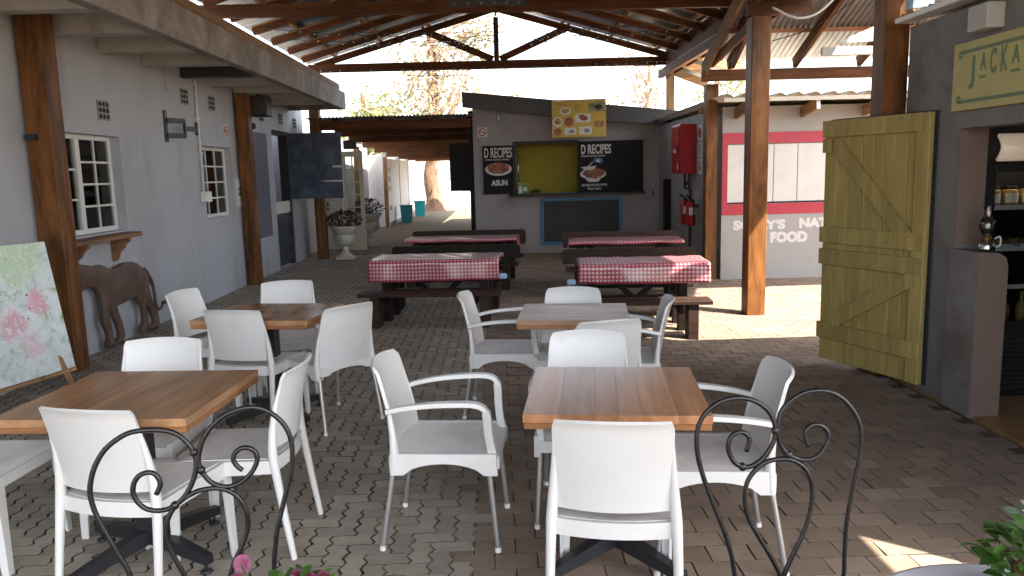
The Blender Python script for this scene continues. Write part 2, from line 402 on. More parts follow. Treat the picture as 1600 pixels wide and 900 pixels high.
MT['leaf_dark'] = leaf_mat('dark_urn_leaves', (0.03, 0.04, 0.02), (0.1, 0.055, 0.045), 0.25)
MT['petal_pink'] = leaf_mat('pink_petals', (0.26, 0.06, 0.14), (0.36, 0.11, 0.2), 0.3)
MT['petal_plum'] = leaf_mat('plum_petals', (0.07, 0.008, 0.035), (0.14, 0.01, 0.035), 0.25)

def gingham():
    m, nt, bs = new_mat('red_gingham_oilcloth')
    L = nt.links.new
    uv = nd(nt, 'ShaderNodeUVMap')
    sp = nd(nt, 'ShaderNodeSeparateXYZ')
    L(uv.outputs[0], sp.inputs[0])
    fs = []
    for i in (0, 1):
        mu = nd(nt, 'ShaderNodeMath', operation='MULTIPLY', i_1=1 / 0.04)
        L(sp.outputs[i], mu.inputs[0])
        fr = nd(nt, 'ShaderNodeMath', operation='FRACT')
        L(mu.outputs[0], fr.inputs[0])
        lt = nd(nt, 'ShaderNodeMath', operation='LESS_THAN', i_1=0.52)
        L(fr.outputs[0], lt.inputs[0])
        fs.append(lt.outputs[0])
    ad = nd(nt, 'ShaderNodeMath', operation='ADD')
    L(fs[0], ad.inputs[0])
    L(fs[1], ad.inputs[1])
    cr = nd(nt, 'ShaderNodeValToRGB')
    cr.color_ramp.interpolation = 'CONSTANT'
    e = cr.color_ramp.elements
    e[0].position = 0.0
    e[0].color = (0.56, 0.5, 0.49, 1)
    e[1].position = 0.25
    e[1].color = (0.4, 0.085, 0.115, 1)
    t = e.new(0.75)
    t.color = (0.31, 0.025, 0.05, 1)
    dv = nd(nt, 'ShaderNodeMath', operation='DIVIDE', i_1=2.0)
    L(ad.outputs[0], dv.inputs[0])
    L(dv.outputs[0], cr.inputs[0])
    L(cr.outputs[0], bs.inputs['Base Color'])
    bs.inputs['Roughness'].default_value = 0.28
    n = nd(nt, 'ShaderNodeTexNoise', i_Scale=9.0, i_Detail=3.0)
    tc = nd(nt, 'ShaderNodeTexCoord')
    L(tc.outputs['Object'], n.inputs['Vector'])
    b = nd(nt, 'ShaderNodeBump', i_Strength=0.35, i_Distance=0.01)
    L(n.outputs[0], b.inputs['Height'])
    L(b.outputs[0], bs.inputs['Normal'])
    bs.inputs['Coat Weight'].default_value = 0.5
    bs.inputs['Coat Roughness'].default_value = 0.15
    return m
MT['gingham'] = gingham()

def painting_mat():
    m, nt, bs = new_mat('abstract_floral_paint')
    L = nt.links.new
    tc = nd(nt, 'ShaderNodeTexCoord')
    uv = nd(nt, 'ShaderNodeUVMap')
    n1 = nd(nt, 'ShaderNodeTexNoise', i_Scale=5.0, i_Detail=8.0, i_Roughness=0.7, i_Distortion=1.6)
    L(uv.outputs[0], n1.inputs['Vector'])
    cr = nd(nt, 'ShaderNodeValToRGB')
    e = cr.color_ramp.elements
    e[0].position = 0.3
    e[0].color = (0.09, 0.2, 0.07, 1)
    e[1].position = 0.6
    e[1].color = (0.68, 0.72, 0.74, 1)
    for p, c in ((0.36, (0.28, 0.42, 0.2, 1)), (0.42, (0.44, 0.56, 0.5, 1)), (0.49, (0.58, 0.65, 0.68, 1))):
        t = e.new(p)
        t.color = c
    L(n1.outputs[0], cr.inputs[0])
    out = cr.outputs[0]
    def blob(cx, cy, rad, color, out):
        sp = nd(nt, 'ShaderNodeVectorMath', operation='DISTANCE')
        n2 = nd(nt, 'ShaderNodeTexNoise', i_Scale=9.0, i_Detail=5.0)
        L(uv.outputs[0], n2.inputs['Vector'])
        ad = nd(nt, 'ShaderNodeVectorMath', operation='MULTIPLY_ADD')
        ad.inputs[1].default_value = (0.22, 0.22, 0)
        L(n2.outputs['Color'], ad.inputs[0])
        L(uv.outputs[0], ad.inputs[2])
        L(ad.outputs[0], sp.inputs[0])
        sp.inputs[1].default_value = (cx + 0.11, cy + 0.11, 0)
        mr = nd(nt, 'ShaderNodeMapRange')
        mr.inputs[1].default_value = rad * 0.5
        mr.inputs[2].default_value = rad
        mr.inputs[3].default_value = 0.85
        mr.inputs[4].default_value = 0.0
        L(sp.outputs['Value'], mr.inputs[0])
        mx = nd(nt, 'ShaderNodeMix', data_type='RGBA')
        L(mr.outputs[0], mx.inputs[0])
        L(out, mx.inputs[6])
        mx.inputs[7].default_value = col4(color)
        return mx.outputs[2]
    out = blob(0.8, 0.55, 0.12, (0.66, 0.33, 0.42), out)
    out = blob(0.55, 0.42, 0.15, (0.62, 0.34, 0.4), out)
    out = blob(0.68, 0.24, 0.12, (0.66, 0.5, 0.55), out)
    out = blob(0.7, 0.95, 0.3, (0.45, 0.62, 0.4), out)
    n4 = nd(nt, 'ShaderNodeTexNoise', i_Scale=13.0, i_Detail=6.0, i_Distortion=2.5)
    L(uv.outputs[0], n4.inputs['Vector'])
    k = nd(nt, 'ShaderNodeMapRange')
    k.inputs[1].default_value = 0.55
    k.inputs[2].default_value = 0.62
    L(n4.outputs[0], k.inputs[0])
    mw = nd(nt, 'ShaderNodeMix', data_type='RGBA')
    sc = nd(nt, 'ShaderNodeMath', operation='MULTIPLY', i_1=0.7)
    L(k.outputs[0], sc.inputs[0])
    L(sc.outputs[0], mw.inputs[0])
    L(out, mw.inputs[6])
    mw.inputs[7].default_value = (0.72, 0.74, 0.74, 1)
    out = mw.outputs[2]
    v = nd(nt, 'ShaderNodeTexVoronoi', i_Scale=17.0)
    L(uv.outputs[0], v.inputs['Vector'])
    vd = nd(nt, 'ShaderNodeMath', operation='LESS_THAN', i_1=0.16)
    L(v.outputs['Distance'], vd.inputs[0])
    n5 = nd(nt, 'ShaderNodeTexNoise', i_Scale=3.1)
    L(uv.outputs[0], n5.inputs['Vector'])
    g5 = nd(nt, 'ShaderNodeMath', operation='GREATER_THAN', i_1=0.55)
    L(n5.outputs[0], g5.inputs[0])
    mm = nd(nt, 'ShaderNodeMath', operation='MULTIPLY')
    L(vd.outputs[0], mm.inputs[0])
    L(g5.outputs[0], mm.inputs[1])
    md = nd(nt, 'ShaderNodeMix', data_type='RGBA')
    L(mm.outputs[0], md.inputs[0])
    L(out, md.inputs[6])
    md.inputs[7].default_value = (0.06, 0.05, 0.14, 1)
    L(md.outputs[2], bs.inputs['Base Color'])
    bs.inputs['Roughness'].default_value = 0.5
    b = nd(nt, 'ShaderNodeBump', i_Strength=0.3, i_Distance=0.004)
    L(n4.outputs[0], b.inputs['Height'])
    L(b.outputs[0], bs.inputs['Normal'])
    return m
MT['painting'] = painting_mat()

def food_mat(name, c1, c2, scale=22):
    m, nt, bs = new_mat(name)
    L = nt.links.new
    tc = nd(nt, 'ShaderNodeTexCoord')
    v = nd(nt, 'ShaderNodeTexVoronoi', i_Scale=scale)
    L(tc.outputs['Object'], v.inputs['Vector'])
    cr = nd(nt, 'ShaderNodeValToRGB')
    cr.color_ramp.elements[0].color = col4(c1)
    cr.color_ramp.elements[1].color = col4(c2)
    L(v.outputs['Color'], cr.inputs[0])
    L(cr.outputs[0], bs.inputs['Base Color'])
    bs.inputs['Roughness'].default_value = 0.45
    return m
MT['food_red'] = food_mat('printed_red_food', (0.16, 0.03, 0.018), (0.42, 0.13, 0.07))
MT['food_brown'] = food_mat('printed_brown_food', (0.12, 0.03, 0.02), (0.34, 0.1, 0.05), 13)
MT['food_green'] = food_mat('printed_green_food', (0.06, 0.06, 0.02), (0.4, 0.36, 0.2), 26)
MT['food_gold'] = food_mat('printed_golden_food', (0.45, 0.24, 0.04), (0.62, 0.42, 0.12), 18)
MT['menu_yellow'] = M('mustard_menu_print', (0.52, 0.36, 0.05), 0.45, var=0.08, scale=3, bump=0)
MT['menu_brown'] = M('brown_menu_ink', (0.2, 0.07, 0.02), 0.5, var=0.1, bump=0)
MT['menu_pink'] = M('pale_menu_edge', (0.6, 0.42, 0.33), 0.5, var=0.05, bump=0)

# ------------------------------------------------------------------ mesh helpers
def rot2(p, a):
    c, s = math.cos(a), math.sin(a)
    return (p[0] * c - p[1] * s, p[0] * s + p[1] * c)

class MB:
    def __init__(self):
        self.v = []
        self.f = []
        self.uv = None
        self.sm = []

    def add(self, vs, fs, smooth=False):
        o = len(self.v)
        self.v += [tuple(v) for v in vs]
        self.f += [tuple(i + o for i in f) for f in fs]
        self.sm += [smooth] * len(fs)
        return self

    def box(self, x0, x1, y0, y1, z0, z1, c=0.0, mat=None):
        """axis-aligned box, edges chamfered by c; mat = optional transform"""
        if x0 > x1: x0, x1 = x1, x0
        if y0 > y1: y0, y1 = y1, y0
        if z0 > z1: z0, z1 = z1, z0
        if c <= 0:
            vs = [(x, y, z) for z in (z0, z1) for y in (y0, y1) for x in (x0, x1)]
            fs = [(0, 2, 3, 1), (4, 5, 7, 6), (0, 1, 5, 4), (2, 6, 7, 3), (0, 4, 6, 2), (1, 3, 7, 5)]
        else:
            c = min(c, (x1 - x0) * 0.45, (y1 - y0) * 0.45, (z1 - z0) * 0.45)
            bm = bmesh.new()
            vv = [bm.verts.new((x, y, z)) for z in (z0, z1) for y in (y0, y1) for x in (x0, x1)]
            for q in [(0, 2, 3, 1), (4, 5, 7, 6), (0, 1, 5, 4), (2, 6, 7, 3), (0, 4, 6, 2), (1, 3, 7, 5)]:
                bm.faces.new([vv[i] for i in q])
            bmesh.ops.bevel(bm, geom=list(bm.edges), offset=c, segments=1, affect='EDGES', profile=0.5)
            bm.verts.index_update()
            vs = [tuple(v.co) for v in bm.verts]
            fs = [tuple(v.index for v in f.verts) for f in bm.faces]
            bm.free()
        if mat is not None:
            vs = [tuple(mat @ Vector(v)) for v in vs]
        return self.add(vs, fs)

    def bar(self, a, b, w, h, up=(0, 0, 1), c=0.0):
        """rectangular bar from a to b: w across, h along 'up'"""
        a = Vector(a); b = Vector(b)
        d = b - a
        n = d.length
        d.normalize()
        u = Vector(up)
        s = d.cross(u)
        if s.length < 1e-5:
            s = d.cross(Vector((1, 0, 0)))
        s.normalize()
        u = s.cross(d)
        m = Matrix(((d.x, s.x, u.x, a.x), (d.y, s.y, u.y, a.y), (d.z, s.z, u.z, a.z), (0, 0, 0, 1)))
        return self.box(0, n, -w / 2, w / 2, -h / 2, h / 2, c, m)

    def tube(self, pts, r, seg=8, cap=True, r2=None):
        """round tube along a list of points; r a number or list"""
        P = [Vector(p) for p in pts]
        n = len(P)
        rs = r if isinstance(r, (list, tuple)) else [r] * n
        prev = None
        vs = []
        for i in range(n):
            t = (P[min(i + 1, n - 1)] - P[max(i - 1, 0)])
            if t.length < 1e-9: t = Vector((0, 0, 1))
            t.normalize()
            if prev is None:
                u = Vector((0, 0, 1)) if abs(t.z) < 0.9 else Vector((1, 0, 0))
                u = (u - t * u.dot(t)).normalized()
            else:
                u = (prev - t * prev.dot(t))
                if u.length < 1e-6: u = t.orthogonal()
                u.normalize()
            prev = u
            s = t.cross(u)
            for k in range(seg):
                a = 2 * PI * k / seg
                ry = rs[i] if r2 is None else r2[i]
                vs.append(tuple(P[i] + u * (rs[i] * math.cos(a)) + s * (ry * math.sin(a))))
        fs = []
        for i in range(n - 1):
            for k in range(seg):
                k2 = (k + 1) % seg
                fs.append((i * seg + k, i * seg + k2, (i + 1) * seg + k2, (i + 1) * seg + k))
        o = len(self.v)
        self.add(vs, fs, True)
        if cap:
            self.f.append(tuple(o + k for k in range(seg))[::-1]); self.sm.append(False)
            self.f.append(tuple(o + (n - 1) * seg + k for k in range(seg))); self.sm.append(False)
        return self

    def lathe(self, prof, seg=24, center=(0, 0, 0), flute=0.0, nfl=0):
        """profile of (r, z) turned round z"""
        vs = []
        for (r, z) in prof:
            for k in range(seg):
                a = 2 * PI * k / seg
                rr = r * (1 + (flute * math.cos(nfl * a) if nfl else 0))
                vs.append((center[0] + rr * math.cos(a), center[1] + rr * math.sin(a), center[2] + z))
        fs = []
        for i in range(len(prof) - 1):
            for k in range(seg):
                k2 = (k + 1) % seg
                fs.append((i * seg + k, i * seg + k2, (i + 1) * seg + k2, (i + 1) * seg + k))
        o = len(self.v)
        self.add(vs, fs, True)
        self.f.append(tuple(o + k for k in range(seg))[::-1]); self.sm.append(False)
        self.f.append(tuple(o + (len(prof) - 1) * seg + k for k in range(seg))); self.sm.append(False)
        return self

    def prism(self, poly, fr, depth, smooth=False):
        """polygon in (a,b) mapped through fr(a,b,d) and given depth d=0..depth"""
        n = len(poly)
        vs = [fr(a, b, 0.0) for a, b in poly] + [fr(a, b, depth) for a, b in poly]
        fs = [tuple(range(n))[::-1], tuple(range(n, 2 * n))]
        for i in range(n):
            j = (i + 1) % n
            fs.append((i, j, n + j, n + i))
        return self.add(vs, fs, smooth)

    def surf(self, fn, nu, nv, thick=None, uv=False, smooth=True):
        """grid surface fn(u,v) u,v in 0..1; thick = fn offset vector or number along normal"""
        P = [[Vector(fn(i / nu, j / nv)) for i in range(nu + 1)] for j in range(nv + 1)]
        W_ = nu + 1
        vs = [p for row in P for p in row]
        q = lambda i, j: j * W_ + i
        fs = [(q(i, j), q(i + 1, j), q(i + 1, j + 1), q(i, j + 1)) for j in range(nv) for i in range(nu)]
        if thick:
            N = []
            for j in range(nv + 1):
                for i in range(nu + 1):
                    du = P[j][min(i + 1, nu)] - P[j][max(i - 1, 0)]
                    dv = P[min(j + 1, nv)][i] - P[max(j - 1, 0)][i]
                    nn = du.cross(dv)
                    N.append(nn.normalized() if nn.length > 1e-9 else Vector((0, 0, 1)))
            o = len(vs)
            vs = vs + [vs[k] - N[k] * thick for k in range(o)]
            fs += [tuple(i + o for i in f)[::-1] for f in fs[:nu * nv]]
            rim = [q(i, 0) for i in range(nu)] + [q(nu, j) for j in range(nv)] + [q(i, nv) for i in range(nu, 0, -1)] + [q(0, j) for j in range(nv, 0, -1)]
            for a, b in zip(rim, rim[1:] + rim[:1]):
                fs.append((b, a, a + o, b + o))
        self.add(vs, fs, smooth)
        return self

    def xform(self, m):
        self.v = [tuple(m @ Vector(v)) for v in self.v]
        return self

    def mesh(self, name, mats, uvf=None):
        me = bpy.data.meshes.new(name)
        me.from_pydata(self.v, [], self.f)
        me.polygons.foreach_set('use_smooth', self.sm)
        if not isinstance(mats, (list, tuple)):
            mats = [mats]
        for m in mats:
            me.materials.append(MT[m] if isinstance(m, str) else m)
        if uvf:
            ul = me.uv_layers.new(name='UVMap')
            for l in me.loops:
                ul.data[l.index].uv = uvf(l.vertex_index)
        me.update()
        return me

def fix_normals(me):
    bm = bmesh.new()
    bm.from_mesh(me)
    bmesh.ops.recalc_face_normals(bm, faces=bm.faces)
    bm.to_mesh(me)
    bm.free()

def mark_sharp(me, ang=35):
    bm = bmesh.new()
    bm.from_mesh(me)
    bmesh.ops.recalc_face_normals(bm, faces=bm.faces)
    for e in bm.edges:
        if len(e.link_faces) == 2 and e.calc_face_angle(0) > R(ang):
            e.smooth = False
    bm.to_mesh(me)
    bm.free()

WORLD_INV = {}

def thing(name, label, cat, loc=(0, 0, 0), rz=0.0, group=None):
    o = bpy.data.objects.new(name, None)
    COL.objects.link(o)
    o.empty_display_size = 0.1
    o.location = loc
    o.rotation_euler = (0, 0, rz)
    o['label'] = label
    o['category'] = cat
    if group: o['group'] = group
    WORLD_INV[o.name] = (Matrix.Translation(Vector(loc)) @ Matrix.Rotation(rz, 4, 'Z')).inverted()
    return o

def part(name, mb, mat, parent, world=False, smooth_angle=None, label=None, kind=None, uvf=None, root=None):
    """a child mesh; world=True means the mesh is given in world coordinates"""
    me = mb.mesh(name, mat, uvf) if isinstance(mb, MB) else mb
    if isinstance(mb, MB):
        if smooth_angle: mark_sharp(me, smooth_angle)
        else: fix_normals(me)
    o = bpy.data.objects.new(name, me)
    COL.objects.link(o)
    o.parent = parent
    if world:
        top = parent
        while top.parent: top = top.parent
        o.matrix_parent_inverse = WORLD_INV.get(top.name, Matrix.Identity(4))
        if parent is not top:
            # parent itself carries the world mesh through its own inverse: identity here
            o.matrix_parent_inverse = Matrix.Identity(4)
    if label: o['label'] = label
    if kind: o['kind'] = kind
    return o

def single(name, mb, mat, label, cat, group=None, smooth_angle=None, uvf=None, kind=None):
    """a thing that is one mesh, given in world coordinates; its origin goes to its base"""
    xs = [v[0] for v in mb.v]; ys = [v[1] for v in mb.v]; zs = [v[2] for v in mb.v]
    c = Vector(((min(xs) + max(xs)) / 2, (min(ys) + max(ys)) / 2, min(zs)))
    mb.v = [(v[0] - c.x, v[1] - c.y, v[2] - c.z) for v in mb.v]
    me = mb.mesh(name, mat, uvf)
    if smooth_angle: mark_sharp(me, smooth_angle)
    else: fix_normals(me)
    o = bpy.data.objects.new(name, me)
    COL.objects.link(o)
    o.location = c
    if kind: o['kind'] = kind
    if label: o['label'] = label
    if cat: o['category'] = cat
    if group: o['group'] = group
    WORLD_INV[o.name] = Matrix.Translation(c).inverted()
    return o

def struct(name, mb, mat):
    me = mb.mesh(name, mat)
    fix_normals(me)
    o = bpy.data.objects.new(name, me)
    COL.objects.link(o)
    o['kind'] = 'structure'
    return o

def dup(root, loc, rz, label=None, group=None):
    r = root.copy(); COL.objects.link(r)
    r.location = loc; r.rotation_euler = (0, 0, rz)
    if label: r['label'] = label
    if group: r['group'] = group
    for ch in list(root.children):
        c = ch.copy(); COL.objects.link(c); c.parent = r
        for g in list(ch.children):
            d = g.copy(); COL.objects.link(d); d.parent = c
    return r

def wall(mb, o, ud, nd_, t, u0, u1, z0, z1, holes=()):
    """wall sheet of thickness t behind its outer face; holes = (ua,ub,za,zb)"""
    o = Vector(o); ud = Vector(ud); n = Vector(nd_)
    us = sorted(set([u0, u1] + [h[i] for h in holes for i in (0, 1)]))
    zs = sorted(set([z0, z1] + [h[i] for h in holes for i in (2, 3)]))
    us = [u for u in us if u0 <= u <= u1]; zs = [z for z in zs if z0 <= z <= z1]
    nu, nz = len(us) - 1, len(zs) - 1
    def solid(i, j):
        if i < 0 or j < 0 or i >= nu or j >= nz: return False
        cu = (us[i] + us[i + 1]) / 2; cz = (zs[j] + zs[j + 1]) / 2
        return not any(h[0] < cu < h[1] and h[2] < cz < h[3] for h in holes)
    P = lambda u, z, d: tuple(o + ud * u + Vector((0, 0, z)) - n * d)
    vs = []; fs = []
    def quad(a, b, c, d):
        k = len(vs); vs.extend([a, b, c, d]); fs.append((k, k + 1, k + 2, k + 3))
    for i in range(nu):
        for j in range(nz):
            if not solid(i, j): continue
            a, b, c, d = us[i], us[i + 1], zs[j], zs[j + 1]
            quad(P(a, c, 0), P(b, c, 0), P(b, d, 0), P(a, d, 0))
            quad(P(a, d, t), P(b, d, t), P(b, c, t), P(a, c, t))
            if not solid(i - 1, j): quad(P(a, c, 0), P(a, d, 0), P(a, d, t), P(a, c, t))
            if not solid(i + 1, j): quad(P(b, d, 0), P(b, c, 0), P(b, c, t), P(b, d, t))
            if not solid(i, j - 1): quad(P(b, c, 0), P(a, c, 0), P(a, c, t), P(b, c, t))
            if not solid(i, j + 1): quad(P(a, d, 0), P(b, d, 0), P(b, d, t), P(a, d, t))
    bm = bmesh.new()
    vv = [bm.verts.new(v) for v in vs]
    for f in fs: bm.faces.new([vv[i] for i in f])
    bmesh.ops.remove_doubles(bm, verts=bm.verts, dist=1e-5)
    bm.verts.index_update()
    mb.add([tuple(v.co) for v in bm.verts], [tuple(v.index for v in f.verts) for f in bm.faces])
    bm.free()
    return mb

_txt = [None]
def text_mb(s, size, width=None, bold=0.0, ext=0.0015, shear=0.0, space=1.0, align='CENTER', height=None):
    """lettering as a thin mesh, in x (right) / y (up), extruded in z"""
    cu = bpy.data.curves.new('lettering', 'FONT')
    cu.body = s; cu.size = size; cu.extrude = ext; cu.offset = bold; cu.align_x = align; cu.align_y = 'CENTER'
    cu.shear = shear; cu.space_character = space; cu.resolution_u = 3
    o = bpy.data.objects.new('lettering', cu)
    COL.objects.link(o)
    dg = bpy.context.evaluated_depsgraph_get()
    me = bpy.data.meshes.new_from_object(o.evaluated_get(dg))
    mb = MB()
    vs = [tuple(v.co) for v in me.vertices]
    if width or height:
        xs = [v[0] for v in vs]; ys = [v[1] for v in vs]
        kx = width / max(1e-6, max(xs) - min(xs)) if width else 1
        ky = height / max(1e-6, max(ys) - min(ys)) if height else 1
        vs = [(v[0] * kx, v[1] * ky, v[2]) for v in vs]
    mb.add(vs, [tuple(p.vertices) for p in me.polygons])
    COL.objects.unlink(o)
    bpy.data.objects.remove(o); bpy.data.meshes.remove(me); bpy.data.curves.remove(cu)
    return mb

def facing(origin, right, up):
    """matrix putting a flat x/y drawing at origin with x=right, y=up"""
    r = Vector(right).normalized(); u = Vector(up).normalized(); n = r.cross(u)
    o = Vector(origin)
    return Matrix(((r.x, u.x, n.x, o.x), (r.y, u.y, n.y, o.y), (r.z, u.z, n.z, o.z), (0, 0, 0, 1)))

def smooth_path(pts, n=3, closed=False):
    """Catmull-Rom through the points"""
    P = [Vector(p) for p in pts]
    out = []
    m = len(P)
    for i in range(m - 1):
        p0 = P[max(i - 1, 0)]; p1 = P[i]; p2 = P[i + 1]; p3 = P[min(i + 2, m - 1)]
        for k in range(n):
            t = k / n
            out.append(0.5 * ((2 * p1) + (p2 - p0) * t + (2 * p0 - 5 * p1 + 4 * p2 - p3) * t * t + (3 * p1 - p0 - 3 * p2 + p3) * t ** 3))
    out.append(P[-1])
    return out

# ================================================================== THE SETTING
# ---- ground to the horizon
g = MB()
for i in range(24):
    for j in range(24):
        pass
NG = 24
gv = []
for j in range(NG + 1):
    for i in range(NG + 1):
        x = -300 + 600 * i / NG; y = -300 + 600 * j / NG
        gv.append((x, y, -0.06))
g.add(gv, [(j * (NG + 1) + i, j * (NG + 1) + i + 1, (j + 1) * (NG + 1) + i + 1, (j + 1) * (NG + 1) + i) for j in range(NG) for i in range(NG)])
struct('ground', g, 'ground')

# ---- joint bed under the pavers
jb = MB()
jb.box(-4.2, 6.9, -3.0, 16.5, -0.05, -0.017)
paving = struct('paved_floor', jb, 'joint')

# ---- pavers: S-shaped concrete blocks on the left, plain brick pavers on the right
def paver_mesh(poly, ix=0.005, iy=0.002, low=-0.02, rng=None):
    """block with its top drawn in from the joint line; ix / iy = half joint width across x / y"""
    n = len(poly)
    inner = []
    for i in range(n):
        a = Vector(poly[i - 1]); b = Vector(poly[i]); c = Vector(poly[(i + 1) % n])
        d1 = (b - a).normalized(); d2 = (c - b).normalized()
        nn = (Vector((-d1.y, d1.x)) + Vector((-d2.y, d2.x)))
        nn.normalize()
        k = rng.uniform(0.55, 1.5) if rng else 1.0
        inner.append(b + Vector((nn.x * ix, nn.y * iy)) * k)
    vs = [(p[0], p[1], low) for p in poly] + [(p.x, p.y, 0.0) for p in inner]
    fs = [tuple(range(n, 2 * n))]
    for i in range(n):
        j = (i + 1) % n
        fs.append((i, j, n + j, n + i))
    return vs, fs

UZ = 0.094                       # half length of an S-shaped block
def zig_poly(nx_, ny_):
    """outline of a block nx_ by ny_ units; every unit edge carries the same S so that blocks interlock"""
    P = []
    fx = [(0.0, 0.0), (0.27, 0.0125), (0.68, -0.0105)]
    gy = [(0.0, 0.0), (0.5, 0.004)]
    for i in range(nx_):
        for t, o in gy: P.append(((i + t) * UZ, o))
    for j in range(ny_):
        for t, o in fx: P.append((nx_ * UZ + o, (j + t) * UZ))
    for i in range(nx_, 0, -1):
        P.append((i * UZ, ny_ * UZ)); P.append(((i - 0.5) * UZ, ny_ * UZ + 0.004))
    for j in range(ny_, 0, -1):
        P.append((0.0, j * UZ))
        for t, o in ((0.68, -0.0105), (0.27, 0.0125)): P.append((o, (j - 1 + t) * UZ))
    return [(x - nx_ * UZ / 2, y - ny_ * UZ / 2) for x, y in P]
RW, RL = 0.185, 0.136
def rect_poly(rng):
    w = RW; l = RL
    j = lambda s=0.0015: rng.uniform(-s, s)
    return [(-w / 2 + j(), -l / 2 + j()), (j(), -l / 2 + j()), (w / 2 + j(), -l / 2 + j()), (w / 2 + j(), l / 2 + j()), (j(), l / 2 + j()), (-w / 2 + j(), l / 2 + j())]
prng = random.Random(11)
ZIGH = [paver_mesh(zig_poly(2, 1), 0.0056, 0.002, rng=prng) for _ in range(8)]
ZIGV = [paver_mesh(zig_poly(1, 2), 0.0056, 0.002, rng=prng) for _ in range(8)]
REC = [paver_mesh(rect_poly(prng), 0.0042, 0.0018, rng=prng) for _ in range(8)]
XB = -0.15
sites = []
# S-shaped blocks in a herringbone; the brick pavers start along their stepped edge
for j_ in range(int(14.5 / UZ)):
    for i_ in range(int(3.95 / UZ)):
        x = XB - (i_ + 1) * UZ; y = 1.9 + j_ * UZ
        r_ = (-(i_ + 1) + j_) % 4
        wob = UZ * (1.3 + 1.6 * mnoise.noise(Vector((0.0, y * 1.3, 5.0))))
        if r_ == 0 and x + 2 * UZ < XB - wob + 2 * UZ: sites.append(('zh', x + UZ, y + UZ / 2, 1.0))
        elif r_ == 2 and x + UZ < XB - wob + 2 * UZ: sites.append(('zv', x + UZ / 2, y + UZ, 1.0))
k = 0
while True:
    y = 1.9 + k * RL
    if y > 16.3: break
    x = XB - 2.5 * RW + (RW * 0.5 if k % 2 else 0.0)
    lim = 2.98 if y < 5.9 else 6.6
    while x < lim:
        sites.append(('r', x, y, 1.0, 0.004 if x < XB + 2 * UZ else 0.0)); x += RW
    k += 1
def in_view(x, y):
    d = Vector((x, y, -1.65)); z = d.dot(fw)
    if z <= 0: return None
    u = 800 + 1209 * d.dot(rx) / z; v = 450 + 1209 * d.dot(dn) / z
    return (z, u, v)
vis = []
rest = []
for s in sites:
    q = in_view(s[1], s[2])
    if q and -5 < q[1] < 1605 and q[2] < 905: vis.append((q[0] ** 2, s))
    else: rest.append(s)
vis.sort(key=lambda t: t[0])
near = [s for _, s in vis[:300]]
rest += [s for _, s in vis[300:]]
KIND = {'zh': ZIGH, 'zv': ZIGV, 'r': REC}
def sandy_sides(me):
    for p in me.polygons:
        if len(p.vertices) == 4 and p.normal.z < 0.985 and abs(p.normal.z) > -1: p.material_index = 1
    return me
KME = {k_: [sandy_sides(MB().add(*q_).mesh('paver', ['paver_rect' if k_ == 'r' else 'paver_zig', 'joint'])) for q_ in v_] for k_, v_ in KIND.items()}
def tilt(x, y):
    h = mnoise.noise(Vector((x * 0.9, y * 0.9, 3.1))) * 0.004
    return h - 0.002 + prng.uniform(-0.0013, 0.0008), prng.uniform(-0.012, 0.012), prng.uniform(-0.012, 0.012), prng.uniform(-0.02, 0.02)
for s in near:
    h, a, b, c = tilt(s[1], s[2])
    me = prng.choice(KME[s[0]])
    o = bpy.data.objects.new('paver', me)
    COL.objects.link(o); o.parent = paving
    o.location = (s[1], s[2], h - (s[4] if len(s) > 4 else 0)); o.rotation_euler = (a, b, c); o.scale = (s[3], 1, 1)
pz = MB(); pr = MB()
for s in rest:
    h, a, b, c = tilt(s[1], s[2])
    vs, fs = prng.choice(KIND[s[0]])
    m = Matrix.Translation((s[1], s[2], h - (s[4] if len(s) > 4 else 0))) @ Matrix.Rotation(c, 4, 'Z') @ Matrix.Rotation(a, 4, 'X') @ Matrix.Rotation(b, 4, 'Y') @ Matrix.Diagonal((s[3], 1, 1, 1))
    (pr if s[0] == 'r' else pz).add([tuple(m @ Vector(v)) for v in vs], fs)
for nm, b, mt in (('zigzag_paver', pz, 'paver_zig'), ('brick_paver', pr, 'paver_rect')):
    o = bpy.data.objects.new(nm, sandy_sides(b.mesh(nm, [mt, 'joint']))); COL.objects.link(o); o.parent = paving; o['kind'] = 'stuff'

# ---- floor of the back passage: sandy paving, joints as fine relief
def passage_mat():
    m, nt, bs = new_mat('sandy_passage_paving')
    L = nt.links.new
    gg = nd(nt, 'ShaderNodeNewGeometry')
    br = nd(nt, 'ShaderNodeTexBrick', i_Scale=1.0)
    br.inputs['Color1'].default_value = (0.27, 0.21, 0.145, 1)
    br.inputs['Color2'].default_value = (0.22, 0.17, 0.115, 1)
    br.inputs['Mortar'].default_value = (0.16, 0.12, 0.08, 1)
    br.inputs['Mortar Size'].default_value = 0.006
    br.inputs['Brick Width'].default_value = 0.21
    br.inputs['Row Height'].default_value = 0.105
    L(gg.outputs['Position'], br.inputs['Vector'])
    n = nd(nt, 'ShaderNodeTexNoise', i_Scale=1.2, i_Detail=6.0)
    L(gg.outputs['Position'], n.inputs['Vector'])
    mx = nd(nt, 'ShaderNodeMix', data_type='RGBA', blend_type='MULTIPLY')
    mx.inputs[0].default_value = 0.5
    L(br.outputs[0], mx.inputs[6]); L(n.outputs[0], mx.inputs[7])
    L(mx.outputs[2], bs.inputs['Base Color'])
    bs.inputs['Roughness'].default_value = 0.85
    b = nd(nt, 'ShaderNodeBump', i_Strength=0.5, i_Distance=0.006)
    L(br.outputs['Fac'], b.inputs['Height']); b.invert = True
    L(b.outputs[0], bs.inputs['Normal'])
    return m
MT['passage'] = passage_mat()
pf = MB(); pf.box(-9, 9, 16.504, 40, -0.05, 0.0)
struct('passage_floor', pf, 'passage')
sf = MB(); sf.box(3.03, 8.0, 2.05, 6.2, -0.045, 0.012)
